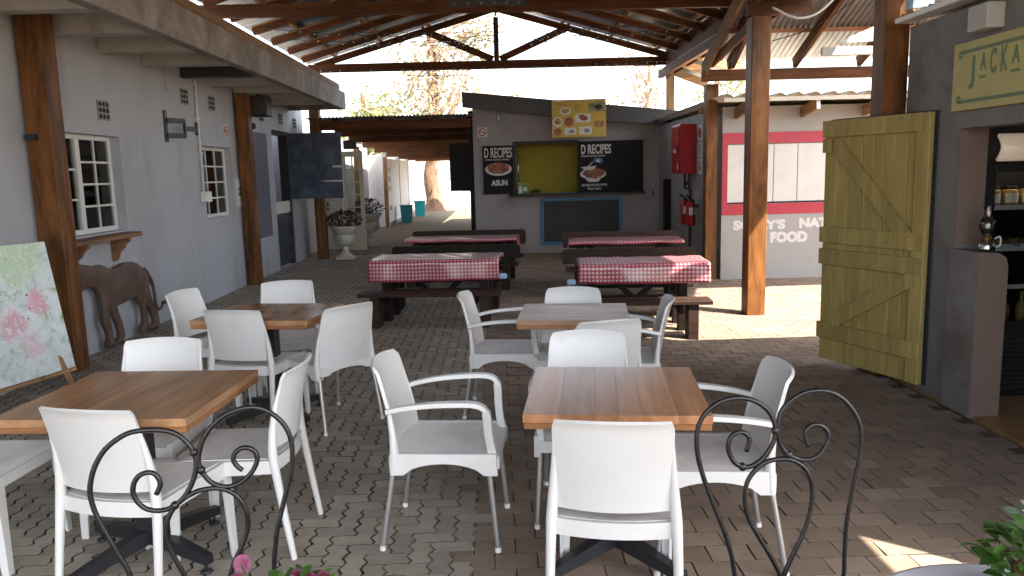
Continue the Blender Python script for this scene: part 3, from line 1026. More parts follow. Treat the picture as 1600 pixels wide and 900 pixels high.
struct('shop_floor', sf, 'shop_floor')

# ================================================================== LEFT HOUSE
house = thing('house', 'long grey-blue house with small-paned white windows along the left of the court', 'house', (-6, 9, 0))
wm = MB()
W1 = (7.02, 8.43, 1.15, 2.13)      # y0,y1,z0,z1
W2 = (10.75, 11.9, 1.12, 2.12)
DR = (14.1, 15.3, 0.0, 2.52)
wall(wm, (-4, 0, 0), (0, 1, 0), (1, 0, 0), 0.22, 0.0, 16.4, -0.05, 3.2, [W1, W2, DR])
part('wall', wm, 'paint_wall', house, True)
ew = MB()
ew.box(-8, -4.22, 16.18, 16.4, -0.05, 3.12); ew.box(-8, -4.22, 0, 0.2, -0.05, 3.12); ew.box(-8.2, -8, 0, 16.4, -0.05, 3.12)
part('end_wall', ew, 'paint_wall', house, True)
iw = MB()
iw.box(-6.6, -6.5, 0.2, 16.18, 0, 3.1); iw.box(-6.5, -4.23, 13.0, 13.1, 0, 3.1); iw.box(-6.5, -4.23, 9.6, 9.7, 0, 3.1)
iw.box(-8, -4.23, 0.2, 16.18, -0.04, 0.0)
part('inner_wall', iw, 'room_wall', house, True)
rs = MB(); rs.box(-8.2, -3.02, 0, 15.3, 3.202, 3.255)
part('roof_slab', rs, 'joist_paint', house, True)
fb = MB(); fb.box(-3.02, -2.9, 0, 15.42, 2.935, 3.262, 0.008)
part('fascia', fb, 'fascia_conc', house, True)
fe = MB(); fe.box(-4.0, -3.022, 15.3, 15.42, 2.94, 3.258, 0.006)
part('fascia_end', fe, 'fascia_conc', house, True)
for i, y in enumerate([1.1, 2.1, 3.1, 4.1, 5.1, 6.12, 7.13, 8.15, 9.14, 10.2, 11.2, 12.2, 13.2, 14.2]):
    jm = MB(); jm.box(-3.998, -3.022, y, y + 0.16, 2.95, 3.2, 0.006)
    part('joist', jm, 'joist_paint' if i != 9 else 'dark_metal', house, True, label='dark painted joist under the slab' if i == 9 else None)

def house_window(Y0, Y1, Z0, Z1, cols, rows, xf=-4.1, muls=()):
    """casement window in the left wall; cols = list of glazing-bar positions 0..1, muls = wide posts 0..1"""
    fm = MB()
    t = 0.05
    fm.box(xf - 0.05, xf, Y0, Y0 + t, Z0, Z1, 0.004); fm.box(xf - 0.05, xf, Y1 - t, Y1, Z0, Z1, 0.004)
    fm.box(xf - 0.05, xf - 0.001, Y0 + t, Y1 - t, Z0, Z0 + t, 0.004); fm.box(xf - 0.05, xf - 0.001, Y0 + t, Y1 - t, Z1 - t, Z1, 0.004)
    w = part('window', fm, 'white_paint', house, True)
    for m_ in muls:
        y = Y0 + (Y1 - Y0) * m_
        mm = MB(); mm.box(xf - 0.045, xf + 0.006, y - 0.04, y + 0.04, Z0 + t, Z1 - t, 0.004)
        part('mullion', mm, 'white_paint', w, True)
    edges = [0] + list(muls) + [1]
    for b in range(len(edges) - 1):
        ya = Y0 + (Y1 - Y0) * edges[b] + 0.045; yb = Y0 + (Y1 - Y0) * edges[b + 1] - 0.045
        cs, rws = cols[b], rows[b]
        for q in range(1, cs):
            y = ya + (yb - ya) * q / cs
            mm = MB(); mm.box(xf - 0.035, xf - 0.006, y - 0.008, y + 0.008, Z0 + t, Z1 - t)
            part('glazing_bar', mm, 'white_paint', w, True)
        for q in range(1, rws):
            z = Z0 + t + (Z1 - Z0 - 2 * t) * q / rws
            for cc in range(cs):
                y0 = ya + (yb - ya) * cc / cs + (0.012 if cc else 0); y1 = ya + (yb - ya) * (cc + 1) / cs - (0.012 if cc < cs - 1 else 0)
                mm = MB(); mm.box(xf - 0.034, xf - 0.007, y0, y1, z - 0.01, z + 0.01)
                part('glazing_bar', mm, 'white_paint', w, True)
        for q in range(rws):
            for cc in range(cs):
                z0 = Z0 + t + (Z1 - Z0 - 2 * t) * q / rws; z1 = Z0 + t + (Z1 - Z0 - 2 * t) * (q + 1) / rws
                y0 = ya + (yb - ya) * cc / cs; y1 = ya + (yb - ya) * (cc + 1) / cs
                pm = MB(); pm.box(xf - 0.024, xf - 0.02, y0, y1, z0, z1)
                part('pane', pm, 'glass', w, True)
    return w
house_window(*W1, cols=[2, 2], rows=[3, 4], muls=[0.52])
house_window(*W2, cols=[3], rows=[4])
# things seen in the rooms behind the panes
single('display_board', MB().box(-4.5, -4.42, 7.1, 7.5, 1.25, 1.75, 0.01), 'shutter_white', 'white board standing inside the room behind the large window', 'board')
single('curtain', MB().surf(lambda u, v: (-4.32 + 0.02 * math.sin(u * 40), 11.42 + 0.42 * u, 1.1 + 1.0 * v), 40, 3, 0.004), M('tan_curtain_fabric', (0.34, 0.25, 0.14), 0.9, var=0.1), 'tan curtain hanging inside the smaller window', 'curtain')
# stable door
dl = MB(); dl.box(-4.12, -4.07, 14.13, 15.27, 0.03, 1.16, 0.004)
door = part('door', dl, 'navy_door', house, True)
for z in (0.12, 0.42, 0.82):
    rl = MB(); rl.box(-4.068, -4.05, 14.17, 15.23, z, z + 0.09, 0.004)
    part('door_rail', rl, 'navy_door', door, True)
rl = MB(); rl.box(-4.065, -4.045, 14.2, 15.2, 1.0, 1.22, 0.004)
part('notice_strip', rl, 'paper', door, True)
jm = MB()
jm.box(-4.2, -4.02, 15.2, 15.297, 0.0, 2.45, 0.004); jm.box(-4.2, -4.02, 14.103, 14.16, 1.2, 2.45, 0.004); jm.box(-4.2, -4.03, 14.103, 15.297, 2.45, 2.515, 0.004)
part('door_frame', jm, 'dark_metal', house, True)
tl = MB(); tl.box(-3.97, -2.96, 15.02, 15.07, 1.25, 2.49, 0.004)
top_leaf = part('door', tl, 'chalk_blue', house, True, label='dusty dark blue upper stable-door leaf standing open')
for z, x0 in ((1.83, -3.14), (1.56, -3.36)):
    sb = MB(); sb.box(x0, -2.965, 15.008, 15.019, z, z + 0.035)
    part('metal_strip', sb, 'steel', top_leaf, True)
for z in (1.45, 2.3):
    sb = MB(); sb.tube([(-3.985, 15.1, z - 0.06), (-3.985, 15.1, z + 0.06)], 0.018)
    part('hinge', sb, 'black_cast', top_leaf, True)
# painted panel and vents in the wall
pp = MB(); pp.box(-3.999, -3.992, 12.95, 13.75, 0.66, 2.42)
part('painted_panel', pp, 'blue_grey_panel', house, True)
VENTS = [(7.12, 2.36), (8.14, 2.38), (10.27, 2.72), (11.23, 2.72), (12.55, 2.72), (13.55, 2.72), (14.75, 2.74), (15.75, 2.72)]
for y, z in VENTS:
    fm = MB()
    w_, h_ = 0.23, 0.2
    fm.box(-3.999, -3.988, y - w_ / 2, y + w_ / 2, z - h_ / 2, z + h_ / 2)
    v = part('air_vent', fm, 'vent_clay', house, True)
    hm = MB()
    for a in range(3):
        for b in range(3):
            yy = y - 0.074 + a * 0.074; zz = z - 0.062 + b * 0.062
            hm.box(-3.9885, -3.985, yy - 0.024, yy + 0.024, zz - 0.019, zz + 0.019)
    part('vent_hole', hm, 'dark_gap', v, True, kind='stuff')  # dark raised blocks: the shade of the holes is put into the colour
# things fixed to the wall
sh = thing('wall_shelf', 'weathered wooden shelf on curved brackets under the large house window', 'shelf', (-3.9, 7.9, 1.05))
sb = MB()
prof = [(-3.997, 6.95), (-3.77, 6.95), (-3.77, 8.22), (-3.79, 8.3), (-3.84, 8.35), (-3.997, 8.36)]
sb.prism(prof, lambda a, b, d: (a, b, 1.09 + d), 0.04)
part('board', sb, 'shelf_wood', sh, True)
for y in (7.2, 8.02):
    bk = MB()
    bk.prism([(-3.997, 1.088), (-3.8, 1.088), (-3.81, 1.05), (-3.85, 1.02), (-3.88, 0.97), (-3.92, 0.94), (-3.94, 0.88), (-3.96, 0.85), (-3.997, 0.84)], lambda a, b, d: (a, y + d, b), 0.045)
    part('bracket', bk, 'shelf_wood', sh, True)
cp = MB(); cp.tube([(-3.975, 10.62, 3.11), (-3.975, 10.62, 1.5)], 0.014, 8)
pipe = thing('conduit_pipe', 'thin white conduit pipe running down the house wall to a switch box', 'pipe', (-3.97, 10.62, 1.35))
part('tube', cp, 'white_paint', pipe, True)
bx = MB(); bx.box(-3.997, -3.9, 10.54, 10.71, 1.36, 1.5, 0.008)
part('switch_box', bx, 'white_paint', pipe, True)
for z in (2.9, 2.45, 2.0):
    cl = MB(); cl.box(-3.997, -3.955, 10.59, 10.65, z, z + 0.02)
    part('clip', cl, 'white_paint', pipe, True)
cp = MB(); cp.tube([(-3.985, 9.72, 3.11), (-3.985, 9.72, 2.72)], 0.008, 6)
single('loose_cable', cp, 'joist_paint', 'short tan cable hanging from the eave above the wall bracket', 'cable')
tv = thing('television_bracket', 'black steel television bracket left empty on the house wall', 'bracket', (-3.95, 9.85, 2.15))
tb = MB(); tb.box(-3.997, -3.98, 9.58, 9.66, 2.12, 2.5, 0.003); part('wall_plate', tb, 'black_cast', tv, True)
tb = MB(); tb.bar((-3.98, 9.62, 2.38), (-3.86, 9.86, 2.38), 0.03, 0.06); tb.bar((-3.98, 9.62, 2.2), (-3.86, 9.86, 2.2), 0.03, 0.06)
tb.bar((-3.86, 9.86, 2.18), (-3.86, 9.86, 2.4), 0.03, 0.03, (1, 0, 0)); part('arm', tb, 'black_cast', tv, True)
tb = MB(); tb.bar((-3.86, 9.86, 2.29), (-3.8, 10.1, 2.29), 0.03, 0.06); tb.box(-3.82, -3.79, 10.08, 10.12, 2.22, 2.38); part('swivel', tb, 'black_cast', tv, True)

def no_smoking(name, M_, size, label, cat='sign'):
    """white square with a red barred ring and a dark cigarette; M_ places the x/y drawing"""
    h = size / 2
    b = MB(); b.box(-h, h, -h, h, 0, 0.006); b.xform(M_)
    loc = M_ @ Vector((0, -h, 0))
    t = thing(name, label, cat, loc)
    part('plate', b, 'paper', t, True)
    rg = MB(); n = 28
    for k in range(n):
        a0 = 2 * PI * k / n; a1 = 2 * PI * (k + 1) / n
        vs = [(r * math.cos(a), r * math.sin(a), z) for z in (0.006, 0.009) for a in (a0, a1) for r in (h * 0.62, h * 0.84)]
        rg.add(vs, [(4, 5, 7, 6), (0, 1, 5, 4), (2, 3, 7, 6)])
    rg.bar((-h * 0.5, h * 0.5, 0.0082), (h * 0.5, -h * 0.5, 0.0082), h * 0.18, 0.002)
    rg.xform(M_); part('red_ring', rg, 'sign_red', t, True)
    cg = MB(); cg.box(-h * 0.48, h * 0.42, -h * 0.1, h * 0.06, 0.006, 0.0072); cg.xform(M_); part('cigarette', cg, 'ink', t, True)
    return t
no_smoking('no_smoking_sign', facing((-3.997, 11.73, 2.36), (0, 1, 0), (0, 0, 1)), 0.2, 'small white sign with a red barred ring on the grey house wall', 'sign')
ns = thing('paper_notice', 'small white paper notice with black characters beside the smaller window', 'notice', (-3.99, 12.16, 1.25))
b = MB(); b.box(-3.998, -3.992, 12.0, 12.34, 1.24, 1.66); part('sheet', b, 'paper', ns, True)
tmb = text_mb('LCD 8', 0.12, width=0.24, height=0.13, bold=0.004); tmb.xform(facing((-3.9915, 12.17, 1.46), (0, 1, 0), (0, 0, 1))); part('lettering', tmb, 'ink', ns, True)
sp = thing('loudspeaker', 'black loudspeaker box under the eave beside the second brown post', 'speaker', (-3.7, 12.45, 2.62))
b = MB(); b.box(-3.83, -3.55, 12.35, 12.65, 2.62, 2.93, 0.012); part('cabinet', b, 'black_plastic', sp, True)
b = MB(); b.box(-3.81, -3.57, 12.335, 12.349, 2.64, 2.91, 0.004); part('grille', b, 'dark_metal', sp, True)
b = MB(); b.box(-3.72, -3.66, 12.45, 12.5, 2.93, 2.95); part('hanger', b, 'black_cast', sp, True)
cd = thing('dome_camera', 'small dome security camera on the house wall under the loudspeaker', 'camera', (-3.95, 12.9, 2.46))
b = MB(); b.lathe([(0.075, 0.0), (0.075, 0.03), (0.06, 0.045)], 18); b.xform(Matrix.Translation((-3.998, 12.9, 2.5)) @ Matrix.Rotation(PI / 2, 4, 'Y')); part('base', b, 'paper', cd, True)
b = MB(); b.lathe([(0.055, 0.045), (0.05, 0.07), (0.035, 0.09), (0.005, 0.1)], 18); b.xform(Matrix.Translation((-3.998, 12.9, 2.5)) @ Matrix.Rotation(PI / 2, 4, 'Y')); part('dome', b, 'dark_metal', cd, True)
# goods hanging in the doorway
crng = random.Random(5)
for k in range(3):
    cb = MB()
    y = 14.35 + k * 0.28; ph = crng.random() * 6
    cb.surf(lambda u, v: (-4.4 - 0.05 * math.sin(u * 5 + ph), y + 0.24 * u + 0.02 * math.sin(v * 9 + ph), 1.3 + 1.1 * v - 0.05 * math.sin(u * 3)), 8, 10, 0.02)
    single('hanging_textile', cb, 'cloth_pattern', ['mottled textile hanging in the doorway nearest the painted panel', 'mottled textile hanging in the middle of the doorway', 'mottled textile hanging in the doorway nearest the open leaf'][k], 'textile')
wf = MB(); wf.surf(lambda u, v: (-4.22 + 0.06 * math.sin(u * 4), 14.5 + 0.45 * u, 1.22 + 0.42 * v * (0.8 + 0.2 * math.sin(u * 7))), 10, 5, 0.02)
single('white_cloth', wf, M('blue_white_print_cloth', (0.5, 0.52, 0.58), 0.8, var=0.1, stain=(0.12, 0.18, 0.42), stain_amt=0.8, stain_scale=9, stain_lo=0.54, stain_hi=0.6), 'white cloth with blue print draped over the lower stable door', 'cloth')

# ================================================================== PAVILION: posts, trusses, tin roof
pav = thing('open_pavilion', 'open timber pavilion with brown posts and tin gable roof over the court', 'pavilion', (0, 9, 0))
def post(x, y, w, z1, mat='post_wood', d=None):
    b = MB(); d = d or w
    b.box(x - w / 2, x + w / 2, y - d / 2, y + d / 2, -0.02, z1, 0.008)
    return part('post', b, mat, pav, True)
post(-3.87, 6.85, 0.215, 3.2)
post(-3.87, 12.22, 0.19, 2.945)
post(-3.6, 15.82, 0.2, 3.72)
post(-3.7, 1.4, 0.2, 2.945)
post(2.85, 8.58, 0.205, 3.23)
b = MB(); b.bar((2.72, 8.58, 3.3), (3.4, 8.58, 3.34), 0.1, 0.14, c=0.005); part('head_beam', b, 'truss_x', pav, True)
p2 = post(3.12, 11.42, 0.17, 2.83)
post(3.0, 6.0, 0.19, 3.48)
post(3.43, 15.5, 0.14, 3.44, 'pale_post')
# bracket on the first post
bk = MB(); bk.box(-3.97, -3.88, 6.7, 6.741, 2.02, 2.07); part('post_bracket', bk, 'black_cast', pav, True)
RID, RX, SL = 4.83, 0.05, 0.285        # ridge height and x, slope
def zroof(x): return RID - abs(x - RX) * SL
TY0 = [15.6, 10.2, 4.8, 0.3]
for ty in TY0:
    b = MB(); b.box(-4.1 if ty < 15 else -3.62, 3.5, ty - 0.04, ty + 0.04, 3.66, 3.82, 0.006)
    part('tie_beam', b, 'truss_x', pav, True)
    b = MB(); b.box(0.0, 0.1, ty - 0.04, ty + 0.04, 3.822, RID - 0.2, 0.005)
    part('king_post', b, 'truss_z', pav, True)
    for s in (-1, 1):
        b = MB(); b.bar((RX + s * 0.07, ty + 0.062, 3.85), (RX + s * 1.46, ty + 0.062, zroof(1.41) + 0.0), 0.04, 0.13, c=0.004)
        part('strut', b, 'truss_x', pav, True)
sp_ = MB(); sp_.box(-0.55, 0.42, 10.145, 10.158, 3.72, 3.8)
pl = part('splice_plate', sp_, 'black_cast', pav, True)
bl = MB()
for x in (-0.48, -0.3, -0.14, 0.02, 0.18, 0.34):
    bl.tube([(x, 10.146, 3.76), (x, 10.136, 3.76)], 0.013, 6)
part('bolt', bl, 'steel', pl, True)
ry = 15.6
RAFT = []
while ry > -1.6:
    RAFT.append(ry); ry -= 0.96
for y in RAFT:
    for s in (-1, 1):
        xe = -3.5 if s < 0 else 3.42
        b = MB(); b.bar((RX + s * 0.02, y, zroof(RX) - 0.05), (xe, y, zroof(xe) - 0.05), 0.05, 0.1, c=0.004)
        rf_ = part('rafter', b, 'truss_x', pav, True)
        b = MB(); b.bar((RX + s * 0.02, y + 0.006, zroof(RX) + 0.014), (xe, y + 0.006, zroof(xe) + 0.014), 0.07, 0.024)
        part('batten', b, 'pale_wood_x', rf_, True)
b = MB(); b.box(RX - 0.02, RX + 0.02, -1.6, 15.7, RID - 0.16, RID + 0.04); part('ridge_board', b, 'truss_y', pav, True)
PURL = [0.35, 1.3, 2.25, 3.15]
for s in (-1, 1):
    for d in PURL:
        x = RX + s * d
        b = MB(); b.bar((x, -1.6, zroof(x) + 0.064), (x, 15.75, zroof(x) + 0.064), 0.07, 0.056, up=(0, 0, 1)); part('purlin', b, 'pale_wood_y', pav, True)
# tin sheets: corrugations run down the slope
def corr_sheet(y0, y1, fn, pitch=0.076, amp=0.012, seg=6, nalong=2, t=0.0012):
    """fn(a, y) -> point for a in 0..1 down the slope; sheet is wavy across y"""
    n = max(2, int(round((y1 - y0) / pitch * seg)))
    b = MB()
    b.surf(lambda u, v: Vector(fn(v, y0 + (y1 - y0) * u)) + Vector((0, 0, amp * math.cos(2 * PI * (y0 + (y1 - y0) * u) / pitch))), n, nalong, t)
    return b
sw = 0.836
ns_ = 21
for s in (-1, 1):
    xe = -3.68 if s < 0 else 3.5
    for k in range(ns_):
        y0 = -1.672 + k * sw; y1 = y0 + sw + 0.03  # unseen stretch behind the camera added to cut the front light
        dz = 0.103 + (0.002 if k % 2 else 0)
        b = corr_sheet(y0, min(y1, 15.9), lambda a, y: (RX + (xe - RX) * a, y, zroof(RX + (xe - RX) * a) + dz), nalong=1)
        part('tin_sheet', b, 'tin', pav, True)
b = MB()
b.bar((RX - 0.12, -1.67, RID + 0.1), (RX - 0.12, 15.9, RID + 0.1), 0.28, 0.004, up=(-0.27, 0, 1)); b.bar((RX + 0.12, -1.67, RID + 0.101), (RX + 0.12, 15.9, RID + 0.101), 0.28, 0.004, up=(0.27, 0, 1))
part('ridge_cap', b, 'tin', pav, True)
b = MB(); b.box(-3.2, -2.96, 0.3, 15.2, 3.264, 3.4, 0.006); part('wall_plate', b, 'plate_wood', pav, True)
b = MB(); b.box(3.2, 3.29, 6.9, 15.55, 3.40, 3.54, 0.006); part('eave_beam', b, 'raft_right', pav, True)
b = MB(); b.box(3.36, 3.385, 0.0, 15.6, 3.40, 3.968); part('eave_board', b, 'truss_y', pav, True)  # board added to close a slit where sun came through
b = MB(); b.box(3.4, 3.43, -0.5, 3.2, 3.08, 3.5); part('eave_board', b, 'truss_y', pav, True)  # unseen board added to bound the sun patch on the paving
b = MB(); b.box(2.9, 3.02, 0.3, 7.2, 3.482, 3.65, 0.006); part('eave_beam', b, 'raft_right', pav, True)
b = MB(); b.tube([(3.325, 0.3, 3.60), (3.325, 4.0, 3.605), (3.325, 15.65, 3.585)], 0.03, 10)
part('gutter', b, 'gutter', pav, True)
# sagging light strings under the roof
for i, (y, z0, z1, sag) in enumerate([(15.2, 4.15, 4.2, 0.02), (14.4, 3.98, 4.0, 0.06), (13.4, 4.02, 4.03, 0.05), (12.3, 3.75, 3.8, 0.12), (11.2, 3.72, 3.76, 0.2), (15.0, 3.56, 3.6, 0.1), (13.9, 3.5, 3.52, 0.05)]):
    t = thing('light_string', ['string of tiny lights highest under the far end of the tin roof', 'string of tiny lights below the highest one under the roof', 'string of tiny lights across the middle of the gable', 'string of tiny lights just above the far tie beam', 'string of tiny lights nearest the camera under the roof', 'string of tiny lights just below the far tie beam', 'lowest string of tiny lights, over the kiosk roof'][i], 'light string', (0, y, z0), group='light strings under the tin roof')
    xe = min(3.2, (RID - 0.15 - z0) / SL)
    P = []
    n = 36
    for k in range(n + 1):
        u = k / n; x = -xe + 2 * xe * u
        P.append((x, y + 0.05 * math.sin(k * 1.7), z0 + (z1 - z0) * u - sag * 4 * u * (1 - u) + 0.012 * math.sin(k * 2.3)))
    b = MB(); b.tube(P, 0.005, 5); part('cable', b, 'cable_black', t, True)
    b = MB()
    for k in range(1, n):
        p = P[k]; b.lathe([(0.006, 0), (0.012, -0.015), (0.01, -0.035), (0.003, -0.042)], 6, p)
    part('bulb', b, 'clear', t, True, kind='stuff')

# ================================================================== SECOND ROOF, over the alley on the right
alley = thing('alley_roof', 'rusty corrugated iron roof on rafters sloping away over the right-hand alley', 'roof', (5, 9, 0))
AB, AZ, AS = 11.1, 3.02, 0.404
def za(y): return AZ + (AB - y) * AS
b = MB(); b.box(2.9, 9.0, 11.02, 11.14, 2.84, 2.99, 0.006); part('eave_beam', b, 'truss_x', alley, True)
for i, x in enumerate([3.28, 4.2, 5.1, 6.1, 7.2]):
    y1 = 6.3 if x < 5.2 else 8.5
    b = MB(); b.bar((x, 11.1, za(11.1) + 0.04), (x, y1, za(y1) + 0.04), 0.06, 0.14, c=0.004); part('rafter', b, 'raft_right', alley, True)
for y, x1 in ((10.5, 9.0), (9.2, 9.0), (7.9, 5.3), (6.7, 5.3)):
    b = MB(); b.box(3.0, x1, y - 0.035, y + 0.035, za(y) + 0.115, za(y) + 0.165); part('purlin', b, 'orange_wood_x', alley, True)
def alley_sheet(x0, x1, ya, yb, dz):
    b = MB(); n = max(6, int((x1 - x0) / 0.076 * 6))
    b.surf(lambda u, v: (x0 + (x1 - x0) * u, ya + (yb - ya) * v, za(ya + (yb - ya) * v) + dz + 0.011 * math.cos(2 * PI * (x0 + (x1 - x0) * u) / 0.076)), n, 1, 0.0012)
    part('tin_sheet', b, 'tin_old', alley, True)
x = 2.98; k = 0
while x < 8.9:
    alley_sheet(x, x + 0.79, 6.2 if x < 5.0 else 8.4, 11.25, 0.18 + (0.003 if k % 2 else 0)); x += 0.76; k += 1  # unseen sheets farther right added and shaped to shade the food shop wall
b = MB(); b.bar((2.93, 11.12, 2.99), (2.93, 8.3, za(8.3) - 0.05), 0.05, 0.2, c=0.004); part('barge_board', b, 'plate_wood', alley, True)
b = MB(); b.bar((2.98, 10.9, 3.06), (3.06, 8.62, 3.4), 0.05, 0.12, c=0.004); part('brace', b, 'raft_right', alley, True)
b = MB(); b.bar((3.3, 11.0, 3.05), (2.9, 8.6, 3.45), 0.05, 0.12, c=0.004); part('brace', b, 'raft_right', alley, True)
for y in (11.9, 12.9, 13.9, 14.9):
    b = MB(); b.bar((3.28, y, 3.47), (4.0, y, 3.2), 0.05, 0.13, c=0.004); part('rafter_tail', b, 'pale_wood_x', pav, True)
for k in range(3):
    y0_ = 13.75 + k * 0.62
    b = corr_sheet(y0_, y0_ + 0.65, lambda a, y: (3.4 + 0.75 * a, y, 3.585 - 0.37 * 0.75 * a + 0.002 * (k % 2)), nalong=1)
    part('tin_sheet', b, 'tin_old', pav, True)  # sheets added to keep sun stripes off the kiosk front
# cables slung beside the alley roof
t = single('slung_cable', MB().tube(smooth_path([(2.95, 8.45, 3.3), (3.15, 8.3, 3.16), (3.35, 8.2, 3.2), (3.55, 8.0, 3.42), (3.75, 7.8, 3.55)], 5), 0.012, 6), 'cable_white', 'pale cable slung from the tall right post under the alley roof', 'cable')
P = smooth_path([(3.32, 9.5, 3.12), (3.7, 9.2, 3.22), (4.1, 8.9, 3.5), (4.45, 8.4, 3.8)], 6)
b = MB(); b.tube(P, 0.006, 5)
single('bare_light_string', b, 'cable_black', 'dark light string hanging across the alley roof sheets', 'light string')

# ================================================================== DELI SHOP on the right
deli = thing('deli_shop', 'dark grey plastered shop on the right with a wide opening and a low wall', 'shop', (5, 3.5, 0))
DOP = (2.45, 5.1, 0.0, 1.86)
wm = MB(); wall(wm, (3.04, 0, 0), (0, 1, 0), (-1, 0, 0), 0.18, 2.02, 5.8, -0.05, 2.62, [DOP]); part('wall', wm, 'shop_wall', deli, True)
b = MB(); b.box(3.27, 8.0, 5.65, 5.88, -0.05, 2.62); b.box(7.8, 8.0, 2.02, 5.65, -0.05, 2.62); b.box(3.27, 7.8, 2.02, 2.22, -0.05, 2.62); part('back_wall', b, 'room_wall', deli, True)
b = MB(); b.box(3.035, 3.222, 5.096, 5.102, 1.1, 1.857); part('reveal_paint', b, 'shop_reveal', deli, True)
b = MB()
b.prism([(3.005, 0), (3.2, 0), (3.2, 0.02), (3.2, 0.98), (3.185, 1.04), (3.14, 1.07), (3.005, 1.075)], lambda a, c, d: (a, 4.78 + d, c), 0.318)
part('low_wall', b, ['shop_wall'], deli, True)
b = MB(); b.prism([(3.008, 0), (3.197, 0), (3.197, 0.98), (3.182, 1.037), (3.138, 1.067), (3.008, 1.072)], lambda a, c, d: (a, 4.774 + d, c), 0.0055)
part('low_wall_face', b, 'shop_reveal', deli, True)
b = MB(); b.bar((2.97, 5.78, 2.66), (2.97, 2.03, 2.64), 0.12, 0.035, c=0.003); part('flashing', b, 'gutter', deli, True)
ROOF_X0 = 3.0
b = MB()
n = 90
for (ya, yb, xa) in ((2.03, 5.95, 3.0),):
    b.surf(lambda u, v: (xa + (8.1 - xa) * v, ya + (yb - ya) * u, 2.71 + 0.05 * v + 0.012 * math.cos(2 * PI * (ya + (yb - ya) * u) / 0.09)), 400, 2, 0.002)
part('tin_roof', b, 'tin_old', deli, True)
for y in (4.72, 3.4):
    b = MB(); b.box(2.93, 3.04, y, y + 0.2, 2.43, 2.58, 0.006); part('rafter_end', b, 'joist_paint', deli, True)
b = MB(); b.prism([(2.84, 2.64), (3.32, 2.66), (3.32, 2.8), (3.2, 2.79)], lambda a, c, d: (a, 6.6 + d, c), 0.03); part('eave_board', b, 'joist_paint', deli, True)
b = MB(); b.box(2.8, 3.4, 6.78, 6.81, 2.57, 2.64, 0.003); part('eave_plank', b, 'joist_paint', deli, True)
b = MB(); b.tube([(3.03, 6.18, 0.0), (3.03, 6.18, 2.5)], 0.028, 10); part('downpipe', b, 'gutter', deli, True)
# tall post pieces and cables above the shop wall
b = MB(); b.box(3.0, 3.14, 5.7, 5.8, 2.72, 3.3); tp = single('stub_post', b, 'pale_post', 'pale sawn post standing on the shop roof edge at the top right', 'post')
b = MB(); b.box(2.995, 3.145, 5.695, 5.805, 2.74, 2.86); part('blue_wrap', b, 'blue_tarp', tp, True)
tg = thing('cable_tangle', 'tangle of white cables on the shop roof edge', 'cables', (3.05, 5.4, 2.75))
rg = random.Random(3)
for k in range(7):
    c0 = Vector((3.06, 5.42 + rg.uniform(-0.05, 0.05), 2.9))
    pts = []
    for q in range(9):
        a = q * 0.9 + k
        pts.append(c0 + Vector((rg.uniform(-0.03, 0.03), 0.1 * math.cos(a) * rg.uniform(0.5, 1), 0.14 * math.sin(a) * rg.uniform(0.5, 1.2))))
    b = MB(); b.tube(smooth_path(pts, 4), 0.008, 6); part('cable', b, 'cable_white', tg, True)
# sign
SM = facing((3.035, 4.3, 2.18), (0, -1, 0), (0, 0, 1))       # x to the right = -Y, z = -X (towards the court)
sg = thing('shop_sign', 'mustard board sign with sage green lettering over the shop opening', 'sign', (3.03, 4.3, 1.97))
b = MB(); b.box(-0.87, 0.9, -0.21, 0.215, 0.0, 0.03, 0.003); b.xform(SM); part('board', b, 'sign_yellow', sg, True)
b = MB()
for y in (-0.155, 0.155):
    b.box(-0.79, 0.82, y - 0.011, y + 0.011, 0.03, 0.0325)
for x in (-0.79, 0.82):
    for y in (-0.14, 0.14):
        n = 14
        for q in range(n):
            a0 = 2 * PI * q / n; a1 = 2 * PI * (q + 1) / n
            vs = [(x + r * math.cos(a), y + r * math.sin(a), 0.0322) for a in (a0, a1) for r in (0.007, 0.026)]
            b.add(vs, [(0, 1, 3, 2)])
b.xform(SM); part('border', b, 'green_letter', sg, True)
x = -0.69
word = 'JACKALBERRY'
wid = [0.085, 0.085, 0.085, 0.09, 0.1, 0.075, 0.095, 0.085, 0.09, 0.09, 0.09]
for i, ch in enumerate(word):
    big = ch in 'JCKLBR' or i in (0,)
    hgt = 0.15 if ch in 'JCKLB' else 0.105
    if ch == 'J': hgt = 0.2
    tmb = text_mb(ch, 0.2, width=wid[i] * 0.68, height=hgt, bold=0.004, ext=0.0012)
    cy = 0.055 - (0.0 if hgt > 0.12 else -0.012)
    if ch == 'J': cy = 0.035
    tmb.xform(Matrix.Translation((x + wid[i] / 2, cy, 0.0315)))
    if ch in 'AE':
        tmb.box(x + 0.012, x + wid[i] - 0.012, -0.028, -0.012, 0.03, 0.0325)
    tmb.xform(SM)
    part('letter', tmb, 'green_letter', sg, True)
    x += wid[i] + 0.012
tmb = text_mb('FINE  S', 0.09, width=0.34, height=0.085, bold=0.0005, ext=0.001); tmb.xform(Matrix.Translation((0.02, -0.09, 0.0315))); tmb.xform(SM); part('lettering', tmb, 'green_letter', sg, True)
